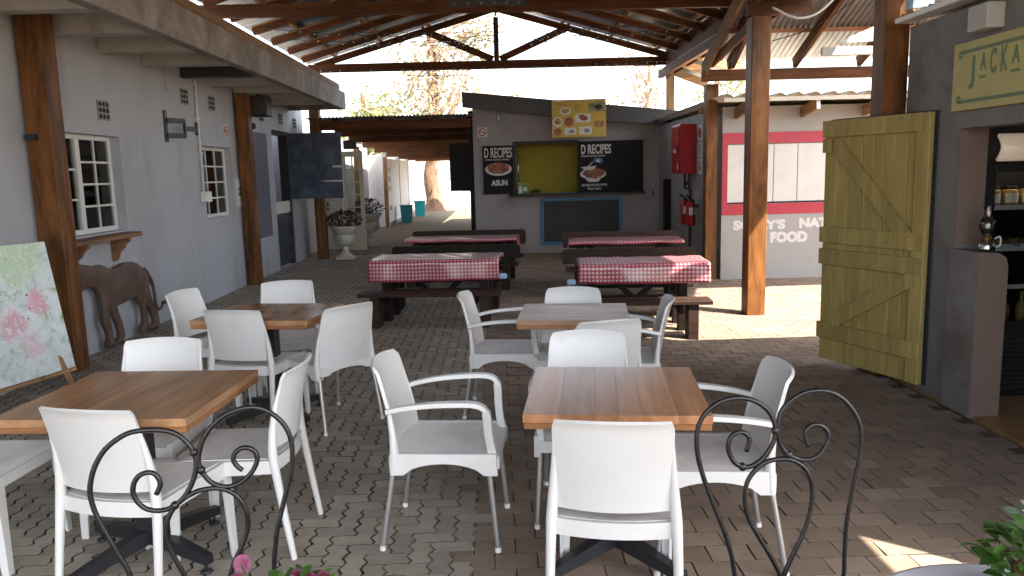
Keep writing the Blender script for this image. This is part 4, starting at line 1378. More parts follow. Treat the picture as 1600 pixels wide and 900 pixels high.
# the yellow board door, standing open
DN = Vector((3.02, 5.37, 0)); DF = Vector((2.66, 6.27, 0))
du = (DF - DN).normalized(); dw = (DF - DN).length
dnrm = Vector((-du.y, du.x, 0))                    # outer face towards the court / camera
if dnrm.x > 0: dnrm = -dnrm
DM = Matrix(((du.x, 0, dnrm.x, DN.x), (du.y, 0, dnrm.y, DN.y), (0, 1, 0, 0.06), (0, 0, 0, 1)))   # x along the leaf, y up, z out of the face
leaf = thing('board_door', 'big olive-yellow ledged and braced board door standing open', 'door', tuple(DN), 0)
DH = 1.93
nb = 9
xs = [0.0]
wr = random.Random(4)
for k in range(nb): xs.append(xs[-1] + wr.uniform(0.8, 1.2))
xs = [v / xs[-1] * dw for v in xs]
for k in range(nb):
    b = MB(); b.box(xs[k] + 0.002, xs[k + 1] - 0.002, 0.0, DH, 0.0, 0.022 + wr.uniform(0, 0.003), 0.004); b.xform(DM); part('board', b, 'door_yellow', leaf, True)
for (y0, y1) in ((1.8, 1.93), (0.965, 1.09), (0.79, 0.915), (0.18, 0.31)):
    b = MB(); b.box(0.01, dw + 0.012, y0, y1, 0.027, 0.05, 0.004); b.xform(DM); part('ledge', b, 'door_yellow', leaf, True)
for (p, q) in (((0.1, 1.0), (dw - 0.12, 1.76)), ((0.08, 0.77), (dw - 0.1, 0.3))):
    d = Vector((q[0] - p[0], q[1] - p[1])).normalized(); nn = Vector((-d.y, d.x)) * 0.055
    y_lo = 0.0
    poly = [(p[0] - nn.x, p[1] - nn.y), (q[0] - nn.x, q[1] - nn.y), (q[0] + nn.x, q[1] + nn.y), (p[0] + nn.x, p[1] + nn.y)]
    b = MB(); b.prism(poly, lambda a, c, d_: (a, c, 0.0265 + d_), 0.022); b.xform(DM); part('brace', b, 'door_yellow', leaf, True)
nl = MB()
for yy_ in (1.83, 1.9, 0.995, 1.06, 0.82, 0.885, 0.21, 0.28):
    for k in range(nb):
        xx_ = (xs[k] + xs[k + 1]) / 2 + wr.uniform(-0.012, 0.012)
        nl.lathe([(0.0045, 0), (0.003, 0.0015)], 6, (xx_, yy_ + wr.uniform(-0.006, 0.006), 0.0502))
nl.xform(DM); part('nail_heads', nl, 'dark_metal', leaf, True, kind='stuff')
b = MB(); b.box(0.0, 0.11, 0.0, DH, 0.0265, 0.046, 0.004); b.xform(DM); part('edge_stile', b, 'door_yellow', leaf, True)
b = MB(); b.box(dw - 0.1, dw - 0.02, 1.68, 1.79, 0.05, 0.075, 0.004); b.xform(DM); part('lock_block', b, 'door_yellow', leaf, True)
b = MB(); b.box(-0.03, dw - 0.03, 0.0, DH + 0.01, -0.09, -0.003, 0.004); b.xform(DM); part('back_frame', b, 'navy_edge', leaf, True)
for y in (0.35, 1.0, 1.62):
    b = MB(); b.tube([Vector((-0.045, y - 0.06, -0.03)), Vector((-0.045, y + 0.06, -0.03))], 0.016, 8); b.xform(DM); part('hinge', b, 'steel', leaf, True)
m_, nt_, bs_ = new_mat('dim_lit_header'); bs_.inputs['Base Color'].default_value = (0.5, 0.42, 0.35, 1); bs_.inputs['Roughness'].default_value = 0.25
bs_.inputs['Emission Color'].default_value = (1.0, 0.8, 0.62, 1); bs_.inputs['Emission Strength'].default_value = 0.04; MT['lit_panel'] = m_
# fridge inside the opening
fr = thing('glass_fridge', 'black framed glass-door display fridge just inside the shop opening', 'fridge', (3.75, 5.55, 0))
FY = 5.12
b = MB(); b.box(3.24, 4.14, FY + 0.04, 5.62, 0.02, 0.5, 0.01); b.box(3.24, 3.28, FY + 0.04, 5.62, 0.5, 1.84); b.box(4.10, 4.14, FY + 0.04, 5.62, 0.5, 1.84); b.box(3.28, 4.10, 5.58, 5.62, 0.5, 1.84); b.box(3.28, 4.10, FY + 0.04, 5.58, 1.6, 1.84)
part('cabinet', b, 'black_plastic', fr, True)
b = MB(); b.box(3.23, 3.31, FY, FY + 0.036, 0.5, 1.62, 0.006); b.box(4.06, 4.14, FY, FY + 0.036, 0.5, 1.62, 0.006); b.box(3.31, 4.06, FY, FY + 0.035, 0.5, 0.56, 0.004); b.box(3.31, 4.06, FY, FY + 0.035, 1.57, 1.62, 0.004)
part('door_frame', b, 'black_plastic', fr, True)
b = MB(); b.box(3.31, 4.06, FY + 0.014, FY + 0.02, 0.56, 1.57); part('pane', b, 'glass', fr, True)
b = MB(); b.surf(lambda u, v: (3.30 + 0.82 * u, FY - 0.004 - 0.05 * math.sin(PI * v), 1.64 + 0.18 * v), 4, 8, 0.02); part('light_box', b, 'lit_panel', fr, True)
for z in (1.32, 1.04, 0.78):
    b = MB(); b.box(3.29, 4.09, FY + 0.06, 5.57, z, z + 0.012); sh_ = part('shelf', b, 'steel', fr, True)
    b = MB(); b.box(3.29, 4.09, FY + 0.05, FY + 0.062, z - 0.004, z + 0.025); part('shelf_edge', b, 'paper', sh_, True)
lt_m, lt_nt, lt_bs = new_mat('warm_fridge_tube'); lt_bs.inputs['Emission Color'].default_value = (1.0, 0.78, 0.5, 1); lt_bs.inputs['Emission Strength'].default_value = 5.0; lt_bs.inputs['Base Color'].default_value = (0.8, 0.75, 0.7, 1)
b = MB(); b.tube([(3.34, FY + 0.075, 1.585), (4.04, FY + 0.075, 1.585)], 0.012, 8); part('lamp_tube', b, lt_m, fr, True)
for k in range(12):
    z = 0.08 + k * 0.033
    b = MB(); b.box(3.27, 4.11, FY + 0.032, FY + 0.045, z, z + 0.012); part('grille_slat', b, 'dark_metal', fr, True)
def jar(x, y, z, r, h, name, label, cat, grp, lidm='black_plastic', glassy=False):
    t = thing(name, label, cat, (x, y, z), group=grp)
    b = MB(); b.lathe([(r * 0.95, 0), (r, 0.01), (r, h * 0.78), (r * 0.82, h * 0.86)], 14); part('body', b, 'jar_food', t)
    b = MB(); b.lathe([(r * 0.86, h * 0.862), (r * 0.86, h)], 14); part('lid', b, lidm, t)
    b = MB()
    b.surf(lambda u, v: ((r + 0.0012) * math.cos(-PI * (0.15 + 0.7 * u)), (r + 0.0012) * math.sin(-PI * (0.15 + 0.7 * u)), h * (0.2 + 0.45 * v)), 8, 1); part('paper_label', b, 'paper', t)
jx = [3.37, 3.49, 3.61, 3.73, 3.85, 3.97]
for i, xx in enumerate(jx):
    jar(xx, FY + 0.13, 1.333, 0.05, 0.14, 'preserve_jar', ['preserve jar at the left end of the top fridge shelf', 'preserve jar second from the left on the top fridge shelf', 'preserve jar third from the left on the top fridge shelf', 'preserve jar third from the right on the top fridge shelf', 'preserve jar second from the right on the top fridge shelf', 'preserve jar at the right end of the top fridge shelf'][i], 'jar', 'preserve jars in the fridge')
for i, xx in enumerate(jx[:5]):
    t = thing('sauce_bottle', ['small amber bottle at the left end of the fridge bottom', 'small amber bottle second from the left on the fridge bottom', 'small amber bottle in the middle of the row on the fridge bottom', 'small amber bottle second from the right on the fridge bottom', 'small amber bottle at the right end of the fridge bottom'][i], 'bottle', (xx + 0.02, FY + 0.14, 0.5 + 0.003), group='amber bottles in the fridge')
    b = MB(); b.lathe([(0.035, 0), (0.036, 0.12), (0.03, 0.15), (0.013, 0.18), (0.012, 0.22)], 12); part('body', b, 'jar_food', t)
    b = MB(); b.lathe([(0.014, 0.221), (0.014, 0.24)], 10); part('cap', b, 'brass', t)
for i, xx in enumerate([3.44, 3.66, 3.88]):
    t = thing('food_tray', ['tray of packed food at the left of the middle fridge shelf', 'tray of packed food at the centre of the middle fridge shelf', 'tray of packed food at the right of the middle fridge shelf'][i], 'tray', (xx, FY + 0.2, 1.053))
    b = MB(); b.box(-0.09, 0.09, -0.1, 0.1, 0, 0.025, 0.004); part('dish', b, 'white_paint', t)
    b = MB()
    for q in range(9): b.lathe([(0.02, 0), (0.024, 0.015), (0.01, 0.03)], 7, (-0.06 + 0.06 * (q % 3), -0.06 + 0.06 * (q // 3), 0.025))
    part('food', b, 'jar_food', t)
# oil lamp on the low wall
ol = thing('oil_lamp', 'clear glass oil lamp with a wavy chimney standing on the low shop wall', 'lamp', (3.13, 4.9, 1.076))
b = MB(); b.lathe([(0.048, 0), (0.05, 0.012), (0.046, 0.05), (0.03, 0.062)], 18); part('reservoir', b, 'steel', ol)
b = MB(); b.lathe([(0.02, 0.063), (0.026, 0.075), (0.022, 0.1), (0.03, 0.104)], 14); part('burner', b, 'brass', ol)
b = MB(); b.surf(lambda u, v: ((lambda r: (r * math.cos(2 * PI * u), r * math.sin(2 * PI * u), 0.1 + 0.19 * v))(0.03 + 0.021 * math.sin(PI * min(1, v * 1.6)) - 0.004 * v + (0.008 * (v - 0.85) / 0.15 if v > 0.85 else 0))), 20, 16, 0.0015); part('chimney', b, 'clear', ol)
b = MB(); b.tube(smooth_path([(0.045, 0, 0.02), (0.085, 0, 0.03), (0.085, 0, 0.085), (0.05, 0, 0.075)], 4), 0.006, 6); part('handle', b, 'paper', ol)

# ================================================================== NATURAL FOOD SHOP behind the alley
sol = thing('food_shop', 'pale grey shop with a raspberry red band round its white shutters', 'shop', (4.6, 13, 0))
SY = 11.3
SWN = (3.34, 7.0, 1.11, 1.97)
wm = MB(); wall(wm, (0, SY, 0), (1, 0, 0), (0, -1, 0), 0.2, 3.26, 8.6, -0.05, 2.5, [SWN]); part('wall', wm, 'solly_wall', sol, True)
b = MB(); b.box(3.26, 3.46, SY + 0.2, 16.0, -0.05, 2.5); b.box(3.46, 8.6, 15.8, 16.0, -0.05, 2.5); part('side_wall', b, 'solly_wall', sol, True)
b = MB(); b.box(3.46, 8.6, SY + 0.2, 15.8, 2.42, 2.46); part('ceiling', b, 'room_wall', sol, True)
b = MB()
y0 = SY - 0.004
b.box(3.2615, 3.338, y0 - 0.006, SY - 0.001, 0.95, 2.13); b.box(3.338, 8.4, y0 - 0.006, SY - 0.001, 1.973, 2.13); b.box(3.338, 8.4, y0 - 0.006, SY - 0.001, 0.95, 1.107)
part('red_band', b, 'red_band', sol, True)
sx = [3.345, 4.02, 4.37, 4.85, 5.3, 5.9, 6.4, 6.99]
for k in range(len(sx) - 1):
    b = MB(); b.box(sx[k] + 0.004, sx[k + 1] - 0.004, SY + 0.02, SY + 0.05, 1.13, 1.965, 0.004); part('shutter_board', b, 'shutter_white', sol, True)
b = MB(); b.box(3.34, 7.0, SY + 0.006, SY + 0.06, 1.11, 1.128); part('sill', b, 'dark_gap', sol, True)
b = MB(); b.box(3.34, 7.0, SY + 0.051, SY + 0.19, 1.128, 1.97); part('shutter_backing', b, 'shutter_white', sol, True)
LM = lambda x, z: facing((x, SY - 0.0015, z), (1, 0, 0), (0, 0, 1))
tmb = text_mb("SOLLY'S", 0.19, width=0.77, height=0.15, bold=0.012, ext=0.001); tmb.xform(LM(3.82, 0.79)); part('lettering', tmb, 'white_letter', sol, True)
tmb = text_mb("NATURAL", 0.19, width=0.93, height=0.15, bold=0.012, ext=0.001); tmb.xform(LM(4.87, 0.80)); part('lettering', tmb, 'white_letter', sol, True)
tmb = text_mb("FOOD", 0.2, width=0.55, height=0.165, bold=0.014, ext=0.001); tmb.xform(LM(4.26, 0.6)); part('lettering', tmb, 'white_letter', sol, True)
x = 3.1; k = 0
while x < 8.4:
    b = MB()
    x1 = x + 0.98
    b.surf(lambda u, v: (x + (x1 - x) * u, 10.62 + 5.5 * v, 2.6 - 0.03 * v + 0.028 * math.cos(2 * PI * (x + (x1 - x) * u) / 0.24) + (0.004 if k % 2 else 0)), 48, 2, 0.006)
    part('roof_sheet', b, 'asbestos', sol, True); x += 0.96; k += 1
for xx in (3.45, 4.4, 5.3, 6.3):
    b = MB(); b.bar((xx, 10.72, 2.475), (xx, SY - 0.002, 2.40), 0.05, 0.15, c=0.003); rf = part('rafter', b, 'pale_wood_y', sol, True)
    b = MB(); b.bar((xx, 10.71, 2.476), (xx, 10.719, 2.475), 0.052, 0.152); part('painted_end', b, 'white_paint', rf, True)
b = MB(); b.box(3.08, 8.4, 10.63, 10.66, 2.515, 2.57, 0.003); part('roof_edge', b, 'asbestos', sol, True)
b = MB(); b.tube([(3.0, 11.6, 2.47), (3.3, 11.6, 2.47)], 0.04, 8); part('roof_pole', b, 'pale_wood_x', sol, True)
# fire cabinet, extinguishers, fire signs on its side wall
fc = thing('fire_hose_cabinet', 'bright red fire hose cabinet on the side wall beside the kiosk', 'cabinet', (3.13, 13.1, 1.55))
b = MB(); b.box(3.0, 3.258, 12.8, 13.4, 1.56, 2.36, 0.012); part('body', b, 'fire_red', fc, True)
b = MB(); b.box(2.985, 2.999, 12.83, 13.37, 1.59, 2.33, 0.005); dr_ = part('door', b, 'fire_red', fc, True)
b = MB(); b.box(2.975, 2.984, 12.88, 12.94, 1.92, 2.02); part('handle', b, 'black_plastic', dr_, True)
b = MB(); b.box(2.982, 2.9845, 13.05, 13.2, 1.9, 1.96); b.box(2.982, 2.9845, 12.86, 12.93, 1.62, 1.72); part('sticker', b, 'paper', dr_, True)
fp = MB()
fp.tube(smooth_path([(3.2, 13.0, 1.56), (3.2, 13.0, 1.42), (3.2, 13.0, 1.3)], 2), 0.022, 8); fp.tube([(3.2, 13.3, 1.56), (3.2, 13.3, 1.3), (3.2, 12.95, 1.3)], 0.02, 8); fp.tube([(3.15, 13.15, 1.4), (3.24, 13.15, 1.4)], 0.035, 8); fp.tube([(3.22, 13.0, 1.3), (3.22, 13.0, 0.0)], 0.02, 8)
single('fire_pipework', fp, 'dark_metal', 'dark water pipes and valve under the red fire cabinet', 'pipes')
for i, (y, lb) in enumerate([(12.62, 'red fire extinguisher nearer the brown post, hung on the side wall'), (13.02, 'red fire extinguisher nearer the kiosk, hung on the side wall')]):
    t = thing('fire_extinguisher', lb, 'extinguisher', (3.14, y, 0.72), group='fire extinguishers on the side wall')
    b = MB(); b.lathe([(0.07, 0), (0.078, 0.015), (0.078, 0.32), (0.06, 0.37), (0.03, 0.395)], 18); part('cylinder', b, 'fire_red', t)
    b = MB(); b.lathe([(0.026, 0.396), (0.026, 0.43)], 10); b.bar((0, 0, 0.44), (-0.1, -0.03, 0.47), 0.02, 0.012); b.bar((0, 0, 0.45), (-0.1, -0.03, 0.5), 0.02, 0.012); part('valve', b, 'black_plastic', t)
    b = MB(); b.tube(smooth_path([(0.02, -0.03, 0.42), (0.03, -0.09, 0.36), (0.02, -0.09, 0.15), (0.02, -0.085, 0.1)], 4), 0.011, 6); part('hose', b, 'black_plastic', t)
    b = MB(); b.surf(lambda u, v: (0.0792 * math.cos(-PI * (0.25 + 0.45 * u)), 0.0792 * math.sin(-PI * (0.25 + 0.45 * u)), 0.17 + 0.12 * v), 6, 1); part('paper_label', b, 'paper', t)
    b = MB(); b.box(0.08, 0.118, -0.03, 0.03, 0.28, 0.34); part('wall_hook', b, 'dark_metal', t)
for i, (z, lb) in enumerate([(2.2, 'topmost red and white fire sign beside the fire cabinet, with a round mark'), (1.93, 'middle red and white fire sign beside the fire cabinet, with a bar mark'), (1.67, 'lowest red and white fire sign beside the fire cabinet, with an arrow')]):
    FM = facing((3.2585, 12.52, z), (0, -1, 0), (0, 0, 1))
    t = thing('fire_sign', lb, 'sign', (3.25, 12.52, z - 0.12), group='fire signs on the side wall')
    b = MB(); b.box(-0.13, 0.13, -0.12, 0.12, 0, 0.006); b.xform(FM); part('plate', b, 'paper', t, True)
    b = MB()
    if i == 0: b.lathe([(0.085, 0), (0.085, 0.002)], 20, (0, 0, 0.0062))
    elif i == 1: b.box(-0.03, 0.03, -0.085, 0.085, 0.0062, 0.0082)
    else:
        b.prism([(-0.03, 0.085), (0.03, 0.085), (0.03, -0.01), (0.08, -0.01), (0, -0.09), (-0.08, -0.01), (-0.03, -0.01)], lambda a, c, d: (a, c, 0.0062 + d), 0.002)
    b.xform(FM); part('symbol', b, 'sign_red', t, True)

# ================================================================== FOOD KIOSK, end of the court
KRZ = R(-4.0)
KO = Vector((-0.47, 15.95, 0))
kio = thing('food_kiosk', 'dark grey food kiosk with a serving hatch at the end of the court', 'kiosk', tuple(KO), KRZ)
KM = Matrix.Translation(KO) @ Matrix.Rotation(KRZ, 4, 'Z')
def kpart(name, mb, mat, parent=kio, **kw): return part(name, mb, mat, parent, **kw)
KW = 4.05
HAT = (0.86, 2.1, 1.22, 2.2)
wm = MB(); wall(wm, (0, 0, 0), (1, 0, 0), (0, -1, 0), 0.2, 0, KW, -0.05, 2.6, [HAT]); kpart('wall', wm, 'kiosk_wall')
b = MB(); b.box(0, 0.2, 0.2, 11.0, -0.05, 2.6); b.box(KW - 0.2, KW, 0.2, 11.0, -0.05, 2.6); b.box(0.2, KW - 0.2, 10.8, 11.0, -0.05, 2.6); kpart('side_wall', b, 'kiosk_wall')  # unseen rear length added to keep the sun out of the passage
b = MB(); b.box(0.2, KW - 0.2, 0.75, 0.77, 0, 2.59); kpart('kitchen_wall', b, 'olive_wall')
b = MB(); b.prism([(-0.16, 2.94), (KW + 0.08, 2.44), (KW + 0.08, 2.75), (-0.16, 3.24)], lambda a, c, d: (a, -0.35 + d, c), 0.05); kpart('fascia', b, 'dark_fascia')
b = MB()
b.prism([(-0.14, 3.14), (KW + 0.06, 2.64), (KW + 0.06, 2.7), (-0.14, 3.2)], lambda a, c, d: (a, -0.298 + d, c), 11.6); kpart('roof', b, 'dark_fascia')
b = MB(); b.prism([(0.0, 2.601), (KW, 2.601), (KW, 2.635), (0.0, 3.12)], lambda a, c, d: (a, 0.0 + d, c), 10.99); kpart('gable', b, 'kiosk_wall')
b = MB(); b.box(0.72, 3.42, -0.3, 0.0, 1.17, 1.215, 0.004); kpart('counter', b, 'board_black')
b = MB()
b.box(0.8, 0.86, -0.03, -0.002, 1.217, 2.26, 0.004); b.box(2.1, 2.13, -0.03, -0.002, 1.217, 2.26, 0.004); b.box(0.86, 2.1, -0.03, -0.002, 2.2, 2.26, 0.004)
kpart('hatch_frame', b, 'board_black')
def klocal(x, z, y=0.0): return facing((x, y, z), (1, 0, 0), (0, 0, 1))
def kthing(name, label, cat, x, y, z, group=None):
    p = KM @ Vector((x, y, z))
    t = thing(name, label, cat, tuple(p), KRZ, group)
    return t
def klp(name, mb, mat, t, x, y, z, **kw):
    mb.xform(Matrix.Translation((-x, -y, -z))); return part(name, mb, mat, t, **kw)
# left poster panel
def ellipse(mb, cx, cy, rx_, ry_, z0, z1, n=28, wob=0.0, seed=0):
    rg_ = random.Random(seed)
    poly = []
    for k in range(n):
        a = 2 * PI * k / n; q = 1 + rg_.uniform(-wob, wob)
        poly.append((cx + rx_ * q * math.cos(a), cy + ry_ * q * math.sin(a)))
    mb.prism(poly, lambda a, c, d: (a, c, z0 + d), z1 - z0)
    return mb
def lumps(t, cx, cy, rx_, ry_, n, r_, mat, z0, seed):
    rg_ = random.Random(seed); b_ = MB()
    for k in range(n):
        a = rg_.uniform(0, 2 * PI); q = rg_.random() ** 0.5
        ellipse(b_, cx + rx_ * q * math.cos(a), cy + ry_ * q * math.sin(a), r_ * rg_.uniform(0.7, 1.3), r_ * rg_.uniform(0.5, 1.0), z0 + k * 0.00004, z0 + 0.0006 + k * 0.00004, 9, 0.2, k)
    b_.xform(klocal(0, 0)); part('food_pieces_print', b_, mat, t, kind='stuff')
MT['lump_red'] = M('printed_red_meat', (0.3, 0.075, 0.04), 0.5, var=0.5, scale=40, bump=0, rnd=0.55)
MT['lump_brown'] = M('printed_fried_ball', (0.24, 0.06, 0.03), 0.5, var=0.6, scale=30, bump=0, rnd=0.45)
MT['lump_mixed'] = M('printed_mixed_dish', (0.34, 0.2, 0.07), 0.5, var=0.6, scale=40, bump=0, rnd=0.6)
pA = kthing('food_poster', 'black poster of a plate of red food marked ASUN left of the hatch', 'poster', 0.5, -0.03, 1.22)
def addp(t, ox, oy, oz, name, mb, mat):
    mb.xform(klocal(0, 0)); mb.xform(Matrix.Translation((0, 0, 0)))
    return part(name, mb, mat, t)
b = MB(); b.box(-0.31, 0.3, 0.0, 0.97, 0.0, 0.025, 0.003); addp(pA, 0, 0, 0, 'panel', b, 'poster_black')
def put_text(t, s, cx, cy, w, h, bold, mat='lettering', shear=0.0, z=0.026):
    m = text_mb(s, 0.2, width=w, height=h, bold=bold, ext=0.0008, shear=shear); m.xform(Matrix.Translation((cx, cy, z))); m.xform(klocal(0, 0)); return part('lettering', m, mat, t)
put_text(pA, 'D RECIPES', 0.0, 0.82, 0.56, 0.2, 0.004)
put_text(pA, 'AFRIKAN NATIVE DINING', -0.02, 0.69, 0.5, 0.034, 0.004)
b = ellipse(MB(), 0.0, 0.5, 0.27, 0.13, 0.0255, 0.028); addp(pA, 0, 0, 0, 'plate_print', b, 'lettering')
b = ellipse(MB(), 0.0, 0.525, 0.225, 0.115, 0.0283, 0.03, wob=0.08, seed=3); addp(pA, 0, 0, 0, 'food_print', b, 'food_red')
lumps(pA, 0.0, 0.53, 0.2, 0.095, 60, 0.032, 'lump_red', 0.0302, 4)
put_text(pA, 'ASUN', 0.02, 0.22, 0.33, 0.12, 0.009)
# right poster panel (sliding shutter)
pB = kthing('shutter_poster', 'wide black shutter panel with a bowl of brown food right of the hatch', 'poster', 2.76, -0.03, 1.22)
b = MB(); b.box(-0.63, 0.65, 0.0, 1.01, 0.0, 0.025, 0.003); addp(pB, 0, 0, 0, 'panel', b, 'poster_black')
put_text(pB, 'D RECIPES', -0.29, 0.84, 0.6, 0.19, 0.006)
put_text(pB, 'AFRIKAN NATIVE DINING', -0.35, 0.715, 0.48, 0.034, 0.004)
b = ellipse(MB(), -0.35, 0.36, 0.26, 0.11, 0.0255, 0.028); b.prism([(-0.53, 0.3), (-0.17, 0.3), (-0.25, 0.2), (-0.45, 0.2)], lambda a, c, d: (a, c, 0.0253 + d), 0.0022); addp(pB, 0, 0, 0, 'bowl_print', b, 'lettering')
b = ellipse(MB(), -0.34, 0.375, 0.225, 0.095, 0.0283, 0.03, wob=0.06, seed=5); addp(pB, 0, 0, 0, 'food_print', b, 'food_brown')
b = MB(); b.prism([(-0.6, 0.5), (-0.28, 0.52), (-0.32, 0.47), (-0.36, 0.44), (-0.52, 0.44)], lambda a, c, d: (a, c, 0.0302 + d), 0.0015); b.bar((-0.46, 0.5, 0.0306), (-0.36, 0.59, 0.0306), 0.018, 0.0015); addp(pB, 0, 0, 0, 'milk_print', b, 'lettering')
b = MB(); b.prism([(-0.36, 0.6), (-0.2, 0.56), (-0.15, 0.6), (-0.17, 0.67), (-0.32, 0.68)], lambda a, c, d: (a, c, 0.0302 + d), 0.0015); addp(pB, 0, 0, 0, 'tin_print', b, 'blue_frame')
b = ellipse(MB(), -0.25, 0.62, 0.035, 0.03, 0.0319, 0.0328); addp(pB, 0, 0, 0, 'tin_mark_print', b, 'lettering')
lumps(pB, -0.34, 0.37, 0.17, 0.06, 22, 0.055, 'lump_brown', 0.0303, 5)
put_text(pB, 'AKAMU/AKARA WITH', -0.33, 0.135, 0.52, 0.05, 0.004, shear=0.12)
put_text(pB, 'PEAK MILK', -0.33, 0.06, 0.28, 0.045, 0.004, shear=0.12)
# menu board hanging over the fascia
mn = kthing('menu_board', 'mustard yellow picture menu board hanging over the kiosk fascia', 'menu', 2.13, -0.42, 2.3)
b = MB(); b.box(-0.53, 0.52, 0.0, 0.72, 0.0, 0.02, 0.003); addp(mn, 0, 0, 0, 'panel', b, 'menu_yellow')
b = MB(); b.box(-0.53, 0.52, 0.69, 0.7185, 0.0195, 0.021); addp(mn, 0, 0, 0, 'edge_print', b, 'menu_pink')
put_text(mn, "D' Recipes", -0.33, 0.63, 0.3, 0.06, 0.0, 'menu_brown', 0.2, 0.021)
for (cx, cy, rx_, ry_, m1, m2, sd_) in [(-0.27, 0.5, 0.11, 0.07, 'paper', 'food_green', 1), (-0.42, 0.3, 0.1, 0.09, 'paper', 'food_green', 2), (-0.2, 0.3, 0.09, 0.09, 'food_red', 'food_brown', 3), (0.06, 0.38, 0.09, 0.07, 'paper', 'food_brown', 4), (0.38, 0.24, 0.14, 0.1, 'food_gold', 'food_red', 5), (-0.42, 0.11, 0.075, 0.07, 'food_brown', 'food_red', 6)]:
    b = ellipse(MB(), cx, cy, rx_, ry_, 0.0202, 0.021, 20, 0.04, sd_); addp(mn, 0, 0, 0, 'dish_print', b, m1)
    b = ellipse(MB(), cx, cy + 0.005, rx_ * 0.72, ry_ * 0.68, 0.0212, 0.022, 16, 0.12, sd_ + 20); addp(mn, 0, 0, 0, 'food_print', b, m2); lumps(mn, cx, cy + 0.005, rx_ * 0.6, ry_ * 0.55, 26, 0.02, 'lump_mixed' if sd_ in (1, 2, 5) else 'lump_red', 0.0222, sd_)
for (x0, x1, y0, y1, m1, m2) in [(0.18, 0.5, 0.48, 0.66, 'food_green', 'ink'), (-0.29, -0.06, 0.05, 0.18, 'paper', 'food_green'), (0.0, 0.24, 0.05, 0.2, 'paper', 'grey_ink'), (-0.08, 0.22, 0.28, 0.44, 'paper', 'food_brown')]:
    b = MB(); b.box(x0, x1, y0, y1, 0.0199, 0.0205); addp(mn, 0, 0, 0, 'picture_print', b, m1)
    b = ellipse(MB(), (x0 * 0.4 + x1 * 0.6), (y0 + y1) / 2 - 0.005, (x1 - x0) * 0.25, (y1 - y0) * 0.28, 0.0222, 0.023, 16, 0.1, 9); addp(mn, 0, 0, 0, 'food_print', b, m2)
b = MB()
for q in range(4): b.box(-0.1, -0.1 + 0.13 - 0.015 * (q % 2), 0.615 - q * 0.032, 0.622 - q * 0.032, 0.0199, 0.0208)
addp(mn, 0, 0, 0, 'text_line_print', b, 'menu_brown')
for x in (-0.45, 0.45):
    b = MB(); b.tube([(x, 0.72, 0.01), (x, 0.8, -0.04)], 0.006, 6); addp(mn, 0, 0, 0, 'hanger', b, 'dark_metal')
# chalkboard with blue frame
cb_ = kthing('chalkboard', 'blank blackboard in a bright blue frame under the kiosk counter', 'chalkboard', 2.16, -0.02, 0.17)
b = MB(); b.box(-0.76, 0.76, 0.05, 0.88, 0.0, 0.012); addp(cb_, 0, 0, 0, 'board', b, 'board_black')
for (x0, x1, y0, y1) in [(-0.82, 0.82, 0.88, 0.94), (-0.82, 0.82, -0.01, 0.05), (-0.82, -0.76, 0.0505, 0.8795), (0.76, 0.82, 0.0505, 0.8795)]:
    b = MB(); b.box(x0, x1, y0, y1, 0.0, 0.022, 0.003); addp(cb_, 0, 0, 0, 'frame_rail', b, 'blue_frame')
Mk = KM @ klocal(0.19, 2.47, -0.003)
no_smoking('no_smoking_sign', Mk, 0.19, 'small white sign with a red barred ring on the kiosk wall above the black poster', 'sign')
kn = kthing('door_number_sign', 'tiny white sign with a black mark high on the kiosk wall', 'sign', 0.53, -0.003, 2.66)
b = MB(); b.box(-0.05, 0.05, 0, 0.14, 0, 0.006); addp(kn, 0, 0, 0, 'plate', b, 'grey_ink')
put_text(kn, '8', 0, 0.07, 0.05, 0.1, 0.004, 'paper', 0, 0.007)
# side counter flap and black frame at the kiosk's left corner
fl = kthing('side_shutter', 'black hinged shutter panel standing out from the left corner of the kiosk', 'shutter', -0.25, 0.1, 1.3)
b = MB(); b.box(-0.26, 0.24, 0.0, 0.04, 0.0, 0.96, 0.004); part('panel', b, 'poster_black', fl)
b = MB(); b.box(-0.02, 0.24, -0.012, -0.001, -0.02, 0.0); part('edge_trim', b, 'steel', fl)
b = MB(); b.box(-0.1, 0.0, 0.05, 0.18, 0.0, 2.9); kpart('corner_frame', b, 'poster_black')
# goods on the counter
t = kthing('soap_bottle', 'white pump bottle at the left end of the kiosk counter', 'bottle', 0.93, -0.1, 1.216)
b = MB(); b.lathe([(0.035, 0), (0.04, 0.01), (0.04, 0.12), (0.02, 0.15)], 14); part('body', b, 'white_paint', t)
b = MB(); b.lathe([(0.008, 0.151), (0.008, 0.2)], 8); b.box(-0.035, 0.012, -0.008, 0.008, 0.2, 0.215); part('pump', b, 'white_paint', t)
t = kthing('green_carton', 'bright green carton behind the white pump bottle on the counter', 'carton', 1.03, 0.05, 1.223)
b = MB(); b.box(-0.06, 0.06, -0.05, 0.05, 0, 0.19, 0.003); part('body', b, 'green_box', t)
b = MB(); b.box(-0.04, 0.04, -0.0515, -0.0505, 0.05, 0.12); part('paper_label', b, 'paper', t)
t = kthing('leafy_vegetable', 'dark green leafy vegetable heap on the kiosk counter', 'vegetable', 1.25, -0.05, 1.216)
b = MB(); vr = random.Random(2)
